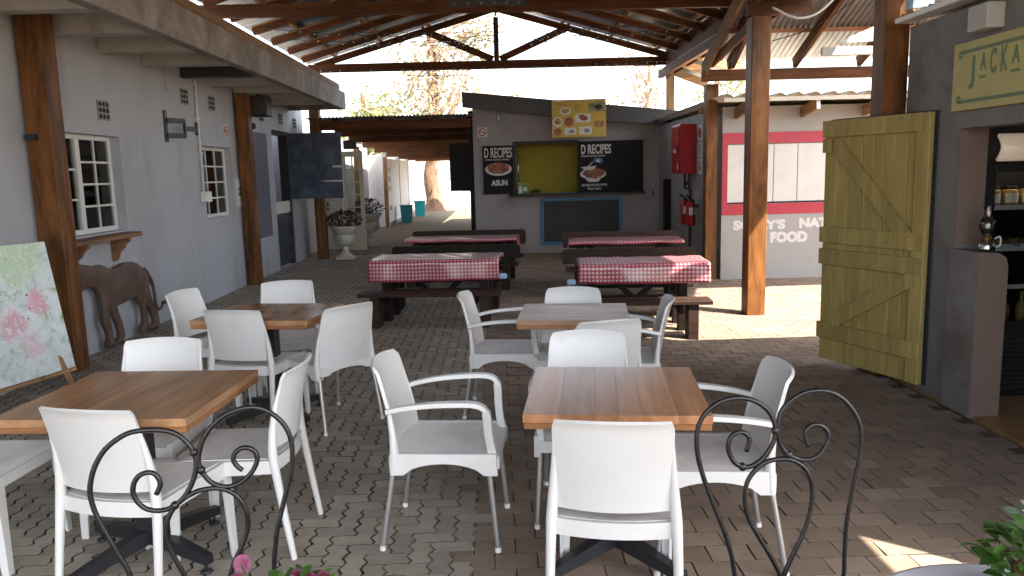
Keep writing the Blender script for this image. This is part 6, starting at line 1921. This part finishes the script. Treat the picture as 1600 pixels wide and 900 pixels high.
# ================================================================== PICNIC TABLES
def picnic(x, y, rz, w, lb, lb_cloth, drop, back_near, back_far, front_bench, wm_='black_wood', cl_x0=None, cl_x1=None, label_grp='dark picnic tables in two rows', side_drop=None):
    t = thing('picnic_table', lb, 'picnic table', (x, y, 0), rz, group=label_grp)
    zt = 0.70; d = 0.66
    for k in range(4):
        y0 = -d / 2 + k * d / 4
        b = MB(); b.box(-w / 2, w / 2, y0 + 0.004, y0 + d / 4 - 0.004, zt - 0.035, zt, 0.004); part('top_plank', b, wm_, t)
    for s in (-1, 1):
        xx = s * (w / 2 - 0.16)
        b = MB(); b.box(xx - 0.045, xx + 0.045, -0.26, -0.14, 0.0, zt - 0.036, 0.004); part('leg', b, wm_, t)
        b = MB(); b.box(xx - 0.045, xx + 0.045, 0.14, 0.26, 0.0, zt - 0.036, 0.004); part('leg', b, wm_, t)
        b = MB(); b.box(xx - 0.085, xx - 0.046, -0.62, 0.62, 0.24, 0.33, 0.004); part('crossbar', b, wm_, t)
        b = MB(); b.bar((xx - 0.02 * s - s * 0.05, 0.0, zt - 0.05), (xx - s * 0.45, 0.0, 0.3), 0.05, 0.06, c=0.003); part('brace', b, wm_, t)
    b = MB(); b.box(-w / 2 + 0.2, w / 2 - 0.2, -0.04, 0.04, 0.26, 0.34, 0.004); part('stretcher', b, wm_, t)
    for sgn, has_back, has in ((-1, back_near, front_bench), (1, back_far, True)):
        if not has: continue
        yb = sgn * 0.58
        for k in range(2):
            b = MB(); y0 = yb - 0.14 + k * 0.14; b.box(-w / 2 - 0.06, w / 2 + 0.06, y0 + 0.003, y0 + 0.137, 0.345, 0.385, 0.005); part('seat_plank', b, 'brown_black_wood' if sgn < 0 else wm_, t)
        for s in (-1, 1):
            xx = s * (w / 2 - 0.12)
            b = MB(); b.box(xx - 0.05, xx + 0.05, yb - 0.11, yb + 0.11, 0.0, 0.344, 0.004); part('bench_leg', b, 'brown_black_wood' if sgn < 0 else wm_, t)
        if has_back:
            b = MB()
            zt0, zt1 = (0.46, 0.655) if sgn < 0 else (0.52, 0.755)
            y0 = yb + sgn * 0.17
            poly = [(-w / 2 - 0.1, zt0 + 0.02), (-w / 2 - 0.08, zt0), (w / 2 + 0.08, zt0), (w / 2 + 0.1, zt0 + 0.02), (w / 2 + 0.1, zt1 - 0.05), (w / 2 + 0.085, zt1 - 0.015), (w / 2 + 0.05, zt1), (-w / 2 - 0.05, zt1), (-w / 2 - 0.085, zt1 - 0.015), (-w / 2 - 0.1, zt1 - 0.05)]
            b.prism(poly, lambda a, c, d_: (a, y0 + d_, c), 0.035); part('back_plank', b, 'brown_black_wood' if back_near == 2 or sgn > 0 else wm_, t)
            for s in (-1, 1):
                xx = s * (w / 2 - 0.12)
                b = MB(); b.bar((xx, yb + sgn * 0.13, 0.2), (xx, y0 - 0.024 if sgn > 0 else y0 + 0.06, 0.64), 0.07, 0.045, up=(0, 1, 0)); part('back_post', b, wm_, t)
    # cloth
    x0 = -w / 2 - 0.02 if cl_x0 is None else cl_x0; x1 = w / 2 + 0.02 if cl_x1 is None else cl_x1
    ct = thing('gingham_cloth', lb_cloth, 'tablecloth', (x, y, zt + 0.003), rz, group='red gingham cloths on the picnic tables')
    b = MB(); fr_ = drop
    L_ = d + 0.02 + fr_ + 0.06
    uvs = {}
    nu, nv = 40, 26
    pts = []
    def f(u, v):
        s_ = v * L_; xx = x0 + (x1 - x0) * u
        if s_ < fr_:
            q = fr_ - s_; f_ = q / max(0.01, fr_); yy = -d / 2 - 0.012 - (0.012 * math.sin(xx * 7.3 + x) + 0.007 * math.sin(xx * 17 + 2 * x) + 0.012) * f_; zz = 0.006 - q * (1 + 0.025 * math.sin(xx * 3.1 + x * 5)) - 0.004 * mnoise.noise(Vector((xx * 6, q * 5, x)))
        elif s_ < fr_ + d + 0.02:
            yy = -d / 2 - 0.01 + (s_ - fr_); zz = 0.0065 + 0.0035 * mnoise.noise(Vector((xx * 9, yy * 9, x))) + 0.002 * math.sin(xx * 23 + yy * 17)
        else:
            yy = d / 2 + 0.012; zz = 0.006 - (s_ - fr_ - d - 0.02)
        return (xx, yy, zz)
    b.surf(f, nu, nv, 0.0018)
    n0 = (nu + 1) * (nv + 1)
    def uvf(i):
        i = i % n0; return ((i % (nu + 1)) / nu * (x1 - x0), (i // (nu + 1)) / nv * L_)
    part('cloth', b, 'gingham', ct, uvf=uvf)
    if side_drop:
        sx = x0 if side_drop < 0 else x1
        b = MB()
        b.surf(lambda u, v: (sx + (0.004 + 0.05 * v * 0.3 * (1 if side_drop > 0 else -1)) + (0.012 * math.sin(u * 9) * v) * 1.0, -d / 2 + 0.02 + (d - 0.02) * u, 0.004 - 0.24 * v), 20, 8, 0.0018)
        n1 = 21 * 9
        part('side_flap', b, 'gingham', ct, uvf=lambda i: ((i % n1 % 21) / 20 * 0.64, (i % n1 // 21) / 8 * 0.24))
    return t
picnic(-0.72, 8.95, R(-5), 1.44, 'dark picnic table at the near end of the left row, without a front backrest', 'red gingham cloth with a deep front drop on the near left picnic table', 0.24, 0, 0, True)
picnic(-0.55, 11.6, R(-5), 1.62, 'dark picnic table at the far end of the left row with high bench backs', 'red gingham cloth on the far left picnic table, half hidden by a bench back', 0.04, 1, 1, True, side_drop=1)
picnic(1.42, 8.05, R(-5), 1.24, 'dark picnic table at the near end of the right row, beside the sunlit strip', 'red gingham cloth with a deep front drop on the near right picnic table', 0.2, 0, 0, True, cl_x0=-0.6, cl_x1=0.72)
picnic(1.72, 10.6, R(-5), 1.5, 'dark picnic table at the far end of the right row by the blackboard', 'red gingham cloth on the far right picnic table, hanging down at its left end', 0.04, 2, 1, True, side_drop=-1)
for i, (x, y, z, lb) in enumerate([(0.03, 8.48, 0.52, 'pale blue cloth clip at the right end of the near left picnic table'), (0.72, 7.78, 0.53, 'pale blue cloth clip at the left end of the near right picnic table')]):
    b = MB(); b.box(x - 0.045, x + 0.045, y - 0.02, y + 0.02, z - 0.03, z + 0.03, 0.012); single('cloth_clip', b, 'blue_soft', lb, 'clip')

# ================================================================== LEOPARD SCULPTURE, PAINTING ON EASEL
sil = [(6.818, 0.92), (6.944, 0.898), (7.066, 0.873), (7.179, 0.875), (7.252, 0.853), (7.325, 0.824), (7.422, 0.808), (7.529, 0.822), (7.66, 0.84), (7.792, 0.835), (7.9, 0.809), (8.028, 0.745), (8.122, 0.671), (8.12, 0.545), (8.159, 0.435), (8.218, 0.355), (8.26, 0.253), (8.268, 0.169), (8.244, 0.114), (8.165, 0.107), (8.012, 0.139), (8.027, 0.163), (8.126, 0.161), (8.182, 0.186), (8.157, 0.249), (8.099, 0.329), (8.011, 0.413), (8.002, 0.335), (7.993, 0.233), (8.005, 0.174), (7.98, 0.115), (7.866, 0.135), (7.863, 0.185), (7.928, 0.212), (7.946, 0.299), (7.919, 0.395), (7.853, 0.473), (7.828, 0.516), (7.698, 0.493), (7.564, 0.477), (7.395, 0.474), (7.422, 0.406), (7.466, 0.313), (7.489, 0.222), (7.495, 0.199), (7.428, 0.118), (7.31, 0.144), (7.409, 0.191), (7.416, 0.226), (7.383, 0.318), (7.329, 0.402), (7.301, 0.465), (7.257, 0.447), (7.234, 0.379), (7.246, 0.293), (7.28, 0.213), (7.308, 0.154), (7.283, 0.118), (7.176, 0.137), (7.165, 0.186), (7.197, 0.199), (7.192, 0.273), (7.148, 0.344), (7.13, 0.398), (7.148, 0.487), (7.155, 0.567), (7.115, 0.654), (7.032, 0.702), (6.923, 0.704), (6.842, 0.697), (6.76, 0.66), (6.66, 0.66), (6.6, 0.72), (6.62, 0.8), (6.7, 0.86), (6.74, 0.93), (6.79, 0.94)]
def sc_(p): return (p[0] * 1.055 + 0.0, (p[1] - 0.105) * 1.12)
leo = thing('animal_sculpture', 'rusty steel sculpture of a walking big cat against the house wall', 'sculpture', (-3.86, 7.7, 0))
b = MB()
bm = bmesh.new()
pts = [sc_(p) for p in sil]
loop = [bm.verts.new((-3.90, p[0], p[1])) for p in pts]
es = [bm.edges.new((loop[i], loop[(i + 1) % len(loop)])) for i in range(len(loop))]
r_ = bmesh.ops.triangle_fill(bm, edges=es, use_beauty=True)
bmesh.ops.subdivide_edges(bm, edges=[e for e in bm.edges if len(e.link_faces) == 2], cuts=2, use_grid_fill=True)
bmesh.ops.triangulate(bm, faces=bm.faces)
bm.verts.index_update()
def dist_out(y, z):
    best = 9
    for i in range(len(pts)):
        a = Vector(pts[i]); c = Vector(pts[(i + 1) % len(pts)]); p = Vector((y, z))
        t = max(0, min(1, (p - a).dot(c - a) / max(1e-9, (c - a).length_squared)))
        best = min(best, (p - (a + (c - a) * t)).length)
    return best
vs = []
for v in bm.verts:
    d = dist_out(v.co.y, v.co.z)
    vs.append((-3.895 + min(0.028, 0.7 * d ** 0.9) * 0.9, v.co.y, v.co.z))
fs = [tuple(v.index for v in f.verts) for f in bm.faces]
bnd = [(e.verts[0].index, e.verts[1].index) for e in bm.edges if len(e.link_faces) == 1]
bm.free()
b.add(vs, fs, True)
o_ = len(vs)
vs2 = [(-3.935, v[1], v[2]) for v in vs]
b.add(vs2, [tuple(i for i in f[::-1]) for f in fs])
b.f += [(a, c, c + o_, a + o_) for a, c in bnd]; b.sm += [False] * len(bnd)
part('body', b, 'rust', leo, True, smooth_angle=50)
tl_ = [(8.05, 0.737), (8.143, 0.656), (8.211, 0.566), (8.239, 0.48), (8.244, 0.397), (8.26, 0.336), (8.307, 0.292), (8.376, 0.304), (8.428, 0.337), (8.472, 0.341)]
P = smooth_path([(-3.9, sc_(p)[0], sc_(p)[1]) for p in tl_], 4)
b = MB(); b.tube(P, [0.022 - 0.008 * min(1, k / 30) + (0.012 if k > len(P) - 6 else 0) for k in range(len(P))], 8); part('tail', b, 'rust', leo, True)

pn = Vector((0.955, -0.29, 0.0)).normalized()             # the canvas faces right and a little to the camera
pr_ = Vector((0.29, 0.955, 0)).normalized()              # along the canvas, away from the camera
lean = 0.17
up_ = (Vector((0, 0, 1)) - pn * lean).normalized()
po = Vector((-3.43, 6.12, 0.2))                          # lower far corner
PW, PH = 1.0, 1.02
CM = facing(po - pr_ * PW, pr_, up_)
pa = thing('painting', 'large abstract canvas of pink flowers in green and white on an easel', 'painting', tuple(po - pr_ * PW))
b = MB(); b.box(0, PW, 0, PH, -0.03, 0.0, 0.003); b.xform(CM); part('stretcher', b, 'paper', pa, True)
b = MB(); b.surf(lambda u, v: (0.001 + (PW - 0.002) * u, 0.001 + (PH - 0.002) * v, 0.0015), 6, 6); b.xform(CM); part('canvas', b, 'painting', pa, True, uvf=lambda i: ((i % 7) / 6 * 1.0, (i // 7) / 6 * 1.0))
ez = thing('easel', 'pale wooden easel holding the large canvas by the house wall', 'easel', tuple(po - pr_ * PW * 0.5))
for q in (0.12, 0.86):
    b = MB(); b.bar(CM @ Vector((PW * q + (0.0 if q > 0.5 else 0), 0.42, -0.075)), tuple((CM @ Vector((PW * (q + (0.04 if q > 0.5 else -0.04)), -0.19, 0.06)))[:2]) + (0.0,), 0.035, 0.025); part('leg', b, 'pale_wood_x', ez, True)
b = MB(); b.box(0.02, PW - 0.02, -0.028, -0.003, -0.06, 0.03, 0.003); b.xform(CM); part('ledge', b, 'pale_wood_x', ez, True)
b = MB(); b.box(0.2, PW - 0.1, 0.3, 0.335, -0.062, -0.034, 0.002); b.xform(CM); part('crossbar', b, 'pale_wood_x', ez, True)
b = MB(); b.bar(CM @ Vector((PW * 0.5, 0.5, -0.075)), (po.x - pr_.x * PW * 0.5 - 0.42, po.y - pr_.y * PW * 0.5 + 0.1, 0.0), 0.03, 0.025); part('rear_leg', b, 'pale_wood_x', ez, True)

# ================================================================== WROUGHT IRON CHAIRS
HL = [(-0.194, 0.586), (-0.212, 0.637), (-0.234, 0.695), (-0.253, 0.748), (-0.265, 0.791), (-0.269, 0.835), (-0.261, 0.877), (-0.245, 0.915), (-0.221, 0.949), (-0.186, 0.975), (-0.153, 0.988), (-0.109, 0.989), (-0.071, 0.983), (-0.042, 0.969), (-0.019, 0.943), (-0.004, 0.913), (0.0, 0.88), (-0.007, 0.846), (-0.02, 0.816), (-0.04, 0.787), (-0.064, 0.768), (-0.09, 0.759), (-0.118, 0.761), (-0.142, 0.773), (-0.159, 0.797), (-0.165, 0.823), (-0.159, 0.848), (-0.145, 0.865), (-0.125, 0.871), (-0.109, 0.866), (-0.098, 0.85), (-0.096, 0.83), (-0.108, 0.806)]
HR = [(0.183, 0.552), (0.189, 0.598), (0.199, 0.657), (0.215, 0.714), (0.234, 0.778), (0.248, 0.829), (0.255, 0.874), (0.253, 0.92), (0.24, 0.96), (0.216, 0.992), (0.188, 1.014), (0.153, 1.024), (0.113, 1.02), (0.077, 1.005), (0.044, 0.977), (0.021, 0.944), (0.009, 0.908), (0.006, 0.883), (0.011, 0.86), (0.024, 0.834), (0.042, 0.815), (0.068, 0.804), (0.094, 0.805), (0.124, 0.819), (0.146, 0.842), (0.159, 0.87), (0.156, 0.893), (0.142, 0.907), (0.122, 0.91), (0.104, 0.9), (0.096, 0.881), (0.104, 0.861), (0.118, 0.846)]
HI = [(-0.045, 0.52), (-0.056, 0.559), (-0.074, 0.608), (-0.088, 0.649), (-0.093, 0.689), (-0.087, 0.726), (-0.067, 0.762), (-0.037, 0.786), (-0.002, 0.801), (0.033, 0.804), (0.061, 0.799), (0.089, 0.782), (0.11, 0.753), (0.121, 0.715), (0.12, 0.676), (0.105, 0.632), (0.077, 0.579), (0.06, 0.52)]
HL2 = [(-0.184, 0.497), (-0.195, 0.561), (-0.218, 0.635), (-0.247, 0.708), (-0.273, 0.78), (-0.291, 0.845), (-0.297, 0.897), (-0.292, 0.941), (-0.272, 0.979), (-0.239, 1.006), (-0.202, 1.018), (-0.16, 1.017), (-0.126, 1.003), (-0.098, 0.978), (-0.082, 0.945), (-0.079, 0.923), (-0.082, 0.895), (-0.093, 0.869), (-0.113, 0.841), (-0.141, 0.822), (-0.168, 0.82), (-0.193, 0.836), (-0.207, 0.866), (-0.208, 0.891), (-0.198, 0.912), (-0.176, 0.921), (-0.158, 0.914), (-0.15, 0.896), (-0.158, 0.864)]
HR2 = [(0.128, 0.489), (0.128, 0.553), (0.129, 0.626), (0.135, 0.692), (0.146, 0.763), (0.157, 0.828), (0.161, 0.885), (0.156, 0.93), (0.139, 0.968), (0.111, 1.004), (0.077, 1.027), (0.04, 1.035), (-0.002, 1.029), (-0.038, 1.008), (-0.062, 0.98), (-0.071, 0.948), (-0.07, 0.91), (-0.062, 0.878), (-0.04, 0.852), (-0.009, 0.838), (0.022, 0.837), (0.049, 0.853), (0.066, 0.881), (0.069, 0.907), (0.056, 0.929), (0.031, 0.938), (0.01, 0.927), (0.004, 0.905), (0.013, 0.875)]
HI2 = [(-0.043, 0.493), (-0.019, 0.556), (0.007, 0.616), (0.024, 0.675), (0.03, 0.734), (0.025, 0.773), (0.011, 0.805), (-0.012, 0.827), (-0.04, 0.839), (-0.077, 0.839), (-0.11, 0.828), (-0.137, 0.803), (-0.155, 0.771), (-0.16, 0.725), (-0.15, 0.672), (-0.127, 0.626), (-0.095, 0.572), (-0.069, 0.524), (-0.055, 0.493)]
def iron_chair(x, y, rz, L_, R_, I_, lb):
    t = thing('iron_chair', lb, 'chair', (x, y, 0), rz, group='black wrought iron chairs in the foreground')
    zs = 0.46
    def rod(name, P, rad=0.0072, yo=0.0):
        b = MB(); b.tube(smooth_path([(p[0], yo, p[1]) for p in P], 3), rad, 8); return part(name, b, 'black_iron', t)
    xl = L_[0][0]; xr = R_[0][0]; il = I_[0][0]; ir = I_[-1][0]
    rod('back_scroll', [(xl + 0.012, zs)] + L_); rod('back_scroll', [(xr - 0.006, zs)] + R_); rod('inner_arch', [(il, zs)] + I_ + [(ir, zs)])
    cx = (xl + xr) / 2; hw = (xr - xl) / 2 + 0.02
    for p in (L_[15], L_[20], R_[18]):
        wl_ = MB(); wl_.lathe([(0.004, -0.012), (0.011, -0.006), (0.011, 0.006), (0.004, 0.012)], 8, (p[0], 0, p[1]))
        part('weld_bead', wl_, 'black_iron', t)
    ring = [(cx + hw * math.cos(a), -0.2 - 0.2 * math.sin(a), zs) for a in [2 * PI * k / 32 for k in range(33)]]
    b = MB(); b.tube(ring, 0.008, 8); part('seat_ring', b, 'black_iron', t)
    b = MB(); b.lathe([(hw - 0.012, zs - 0.008), (hw - 0.006, zs), (hw - 0.012, zs + 0.006), (hw * 0.5, zs + 0.008)], 32, (0, 0, 0)); b.v = [(cx + v[0], -0.2 + v[1] * 0.2 / hw, v[2]) for v in b.v]; part('seat', b, 'black_iron', t)
    for (lx, ly, fx_, fy_) in ((xl + 0.015, 0.0, xl - 0.03, 0.05), (xr - 0.01, 0.0, xr + 0.03, 0.05), (xl + 0.05, -0.37, xl + 0.01, -0.43), (xr - 0.05, -0.37, xr - 0.01, -0.43)):
        b = MB(); b.tube([(lx, ly, zs), ((lx + fx_) / 2, (ly + fy_) / 2, 0.23), (fx_, fy_, 0.0)], 0.008, 8); part('leg', b, 'black_iron', t)
    return t
iron_chair(-0.85, 2.05, 0.25, HL, HR, HI, 'black wrought iron chair with heart-shaped scroll back at the lower left')
iron_chair(0.83, 2.05, -0.02, HL2, HR2, HI2, 'black wrought iron chair with heart-shaped scroll back at the lower right')

# ================================================================== FOREGROUND TABLE, POT PLANT, FLOWERS
wt = thing('round_table', 'round white-topped garden table at the lower right corner', 'table', (1.025, 1.30, 0))
b = MB(); b.lathe([(0.335, 0.7), (0.36, 0.705), (0.365, 0.718), (0.36, 0.728), (0.35, 0.73)], 48); part('top', b, 'white_table', wt)
for k in range(3):
    a = k * 2.1 + 0.4
    b = MB(); b.tube(smooth_path([(0.05 * math.cos(a), 0.05 * math.sin(a), 0.69), (0.09 * math.cos(a), 0.09 * math.sin(a), 0.4), (0.28 * math.cos(a), 0.28 * math.sin(a), 0.0)], 4), 0.01, 8); part('leg', b, 'black_iron', wt)
pr2 = random.Random(21)
pp_ = thing('pot_plant', 'bushy green and grey-green pot plant at the lower right corner', 'plant', (1.13, 1.5, 0.731))
b = MB(); b.lathe([(0.04, 0), (0.052, 0.035), (0.057, 0.05), (0.058, 0.06), (0.05, 0.06), (0.04, 0.05)], 20); part('pot', b, 'terracotta', pp_)
def broad_leaves(n, cx, cy, cz, rx_, rz_, lw, seed, zmin=-1):
    rng = random.Random(seed); b = MB()
    for k in range(n):
        a = rng.uniform(0, 2 * PI); z = rng.uniform(zmin, 1); q = math.sqrt(max(0.05, 1 - z * z)) * rng.uniform(0.5, 1)
        p = Vector((cx + rx_ * q * math.cos(a), cy + rx_ * q * math.sin(a), cz + rz_ * z))
        d = Vector((math.cos(a), math.sin(a), rng.uniform(-0.2, 1.0))).normalized()
        sd_ = d.cross(Vector((rng.uniform(-0.6, 0.6), rng.uniform(-0.6, 0.6), 1))).normalized()
        nn = sd_.cross(d)
        l_ = lw * rng.uniform(0.7, 1.35); w_ = l_ * rng.uniform(0.22, 0.4)
        o_ = len(b.v)
        rows = [(0, 0.1, 0), (0.25, 0.8, 0.06), (0.55, 1.0, 0.08), (0.8, 0.65, 0.03), (1.0, 0.06, -0.06)]
        vs = []
        for (t_, ww, h_) in rows:
            c_ = p + d * l_ * t_ + nn * l_ * h_
            vs += [c_ - sd_ * w_ * ww + nn * l_ * 0.07 * ww, c_, c_ + sd_ * w_ * ww + nn * l_ * 0.07 * ww]
        fs = []
        for i in range(4):
            for j in (0, 1):
                fs.append((i * 3 + j, i * 3 + j + 1, (i + 1) * 3 + j + 1, (i + 1) * 3 + j))
        b.add(vs, fs, True)
    return b
part('green_leaves', broad_leaves(170, -0.02, 0, 0.075, 0.1, 0.075, 0.042, 31), 'leaf_pot', pp_)
part('grey_leaves', broad_leaves(130, 0.03, 0, 0.13, 0.09, 0.07, 0.034, 32), 'leaf_grey', pp_)
b = MB()
for k in range(18):
    a = pr2.uniform(0, 2 * PI); q = pr2.uniform(0.02, 0.09)
    b.tube(smooth_path([(0, 0, 0.08), (q * 0.4 * math.cos(a), q * 0.4 * math.sin(a), 0.14), (q * math.cos(a), q * math.sin(a), pr2.uniform(0.12, 0.18))], 3), 0.0025, 5)
part('stems', b, 'leaf_pot', pp_)
st = thing('planter_stand', 'tall slim planter standing below the lower edge, holding the pansies', 'planter', (-0.54, 1.72, 0))
b = MB(); b.prism([(-0.1, 0), (0.1, 0), (0.13, 0.63), (-0.13, 0.63)], lambda a, c, d: (a, -0.08 + d, c), 0.16); part('box', b, 'terracotta', st)
b = MB(); b.box(-0.12, 0.12, -0.07, 0.07, 0.63, 0.635); part('soil', b, 'joint', st)
fl_ = thing('flower_clump', 'clump of pink and plum flowers with green leaves at the lower edge', 'flowers', (-0.54, 1.72, 0.65))
part('leaves', broad_leaves(60, 0.03, 0, 0.02, 0.1, 0.035, 0.03, 41, -0.3), 'leaf_pot', fl_)
def bloom(x, y, z, r_, mat, seed):
    rng = random.Random(seed); b = MB()
    for k in range(6):
        a = 2 * PI * k / 6 + rng.uniform(-0.2, 0.2); d = Vector((math.cos(a) * 0.8, -0.4 + 0.3 * math.sin(a), math.sin(a))).normalized()
        sd_ = d.cross(Vector((0, -1, 0.2))).normalized()
        c_ = Vector((x, y, z))
        vs = []
        for t_, ww, h_ in ((0.05, 0.2, 0), (0.45, 0.55, -0.12), (0.85, 0.5, -0.1), (1.0, 0.2, 0.0)):
            m_ = c_ + d * r_ * t_ + Vector((0, h_ * r_, 0)); vs += [m_ - sd_ * r_ * ww, m_ + Vector((0, -0.06 * r_, 0)), m_ + sd_ * r_ * ww]
        fs = []
        for i in range(3):
            for j in (0, 1): fs.append((i * 3 + j, i * 3 + j + 1, (i + 1) * 3 + j + 1, (i + 1) * 3 + j))
        b.add(vs, fs, True)
    part('flower', b, mat, fl_)
for (x, y, z, r_, m_, s_) in [(-0.105, 0.06, 0.075, 0.024, 'petal_pink', 1), (-0.115, 0.04, 0.04, 0.022, 'petal_plum', 2), (0.035, 0.03, 0.05, 0.024, 'petal_plum', 3), (0.06, 0.03, 0.045, 0.02, 'petal_plum', 4), (0.095, 0.03, 0.045, 0.022, 'petal_plum', 5), (0.0, 0.0, 0.05, 0.022, 'petal_plum', 6)]:
    bloom(x, y, z, r_, m_, s_)
b = MB()
for (x, z) in ((-0.105, 0.075), (0.035, 0.05), (0.095, 0.045), (0.0, 0.05)):
    b.tube([(x * 0.6, 0.02, 0.0), (x, 0.045, z)], 0.002, 5)
part('stems', b, 'leaf_pot', fl_)

# ================================================================== FALLEN BITS ON THE PAVING
lr = random.Random(77)
b = MB()
for k in range(260):
    x = lr.uniform(-3.9, 2.9); y = 2.4 + 11 * lr.random() ** 1.6
    if lr.random() < 0.35: x = lr.uniform(-3.95, -3.4)
    a = lr.uniform(0, 2 * PI); s_ = lr.uniform(0.004, 0.016); c_, n_ = math.cos(a), math.sin(a)
    z = 0.004 + lr.uniform(0, 0.002)
    P = [(-s_, 0, 0), (0, -s_ * 0.4, 0.002), (s_, 0, lr.uniform(0.001, 0.006)), (0, s_ * 0.4, 0.002)]
    b.add([(x + p[0] * c_ - p[1] * n_, y + p[0] * n_ + p[1] * c_, z + p[2]) for p in P], [(0, 1, 2, 3)])
o = bpy.data.objects.new('leaf_litter', b.mesh('leaf_litter', M('dry_leaf_litter', (0.2, 0.14, 0.08), 0.8, var=0.3, rnd=0.5)))
COL.objects.link(o); o['kind'] = 'stuff'
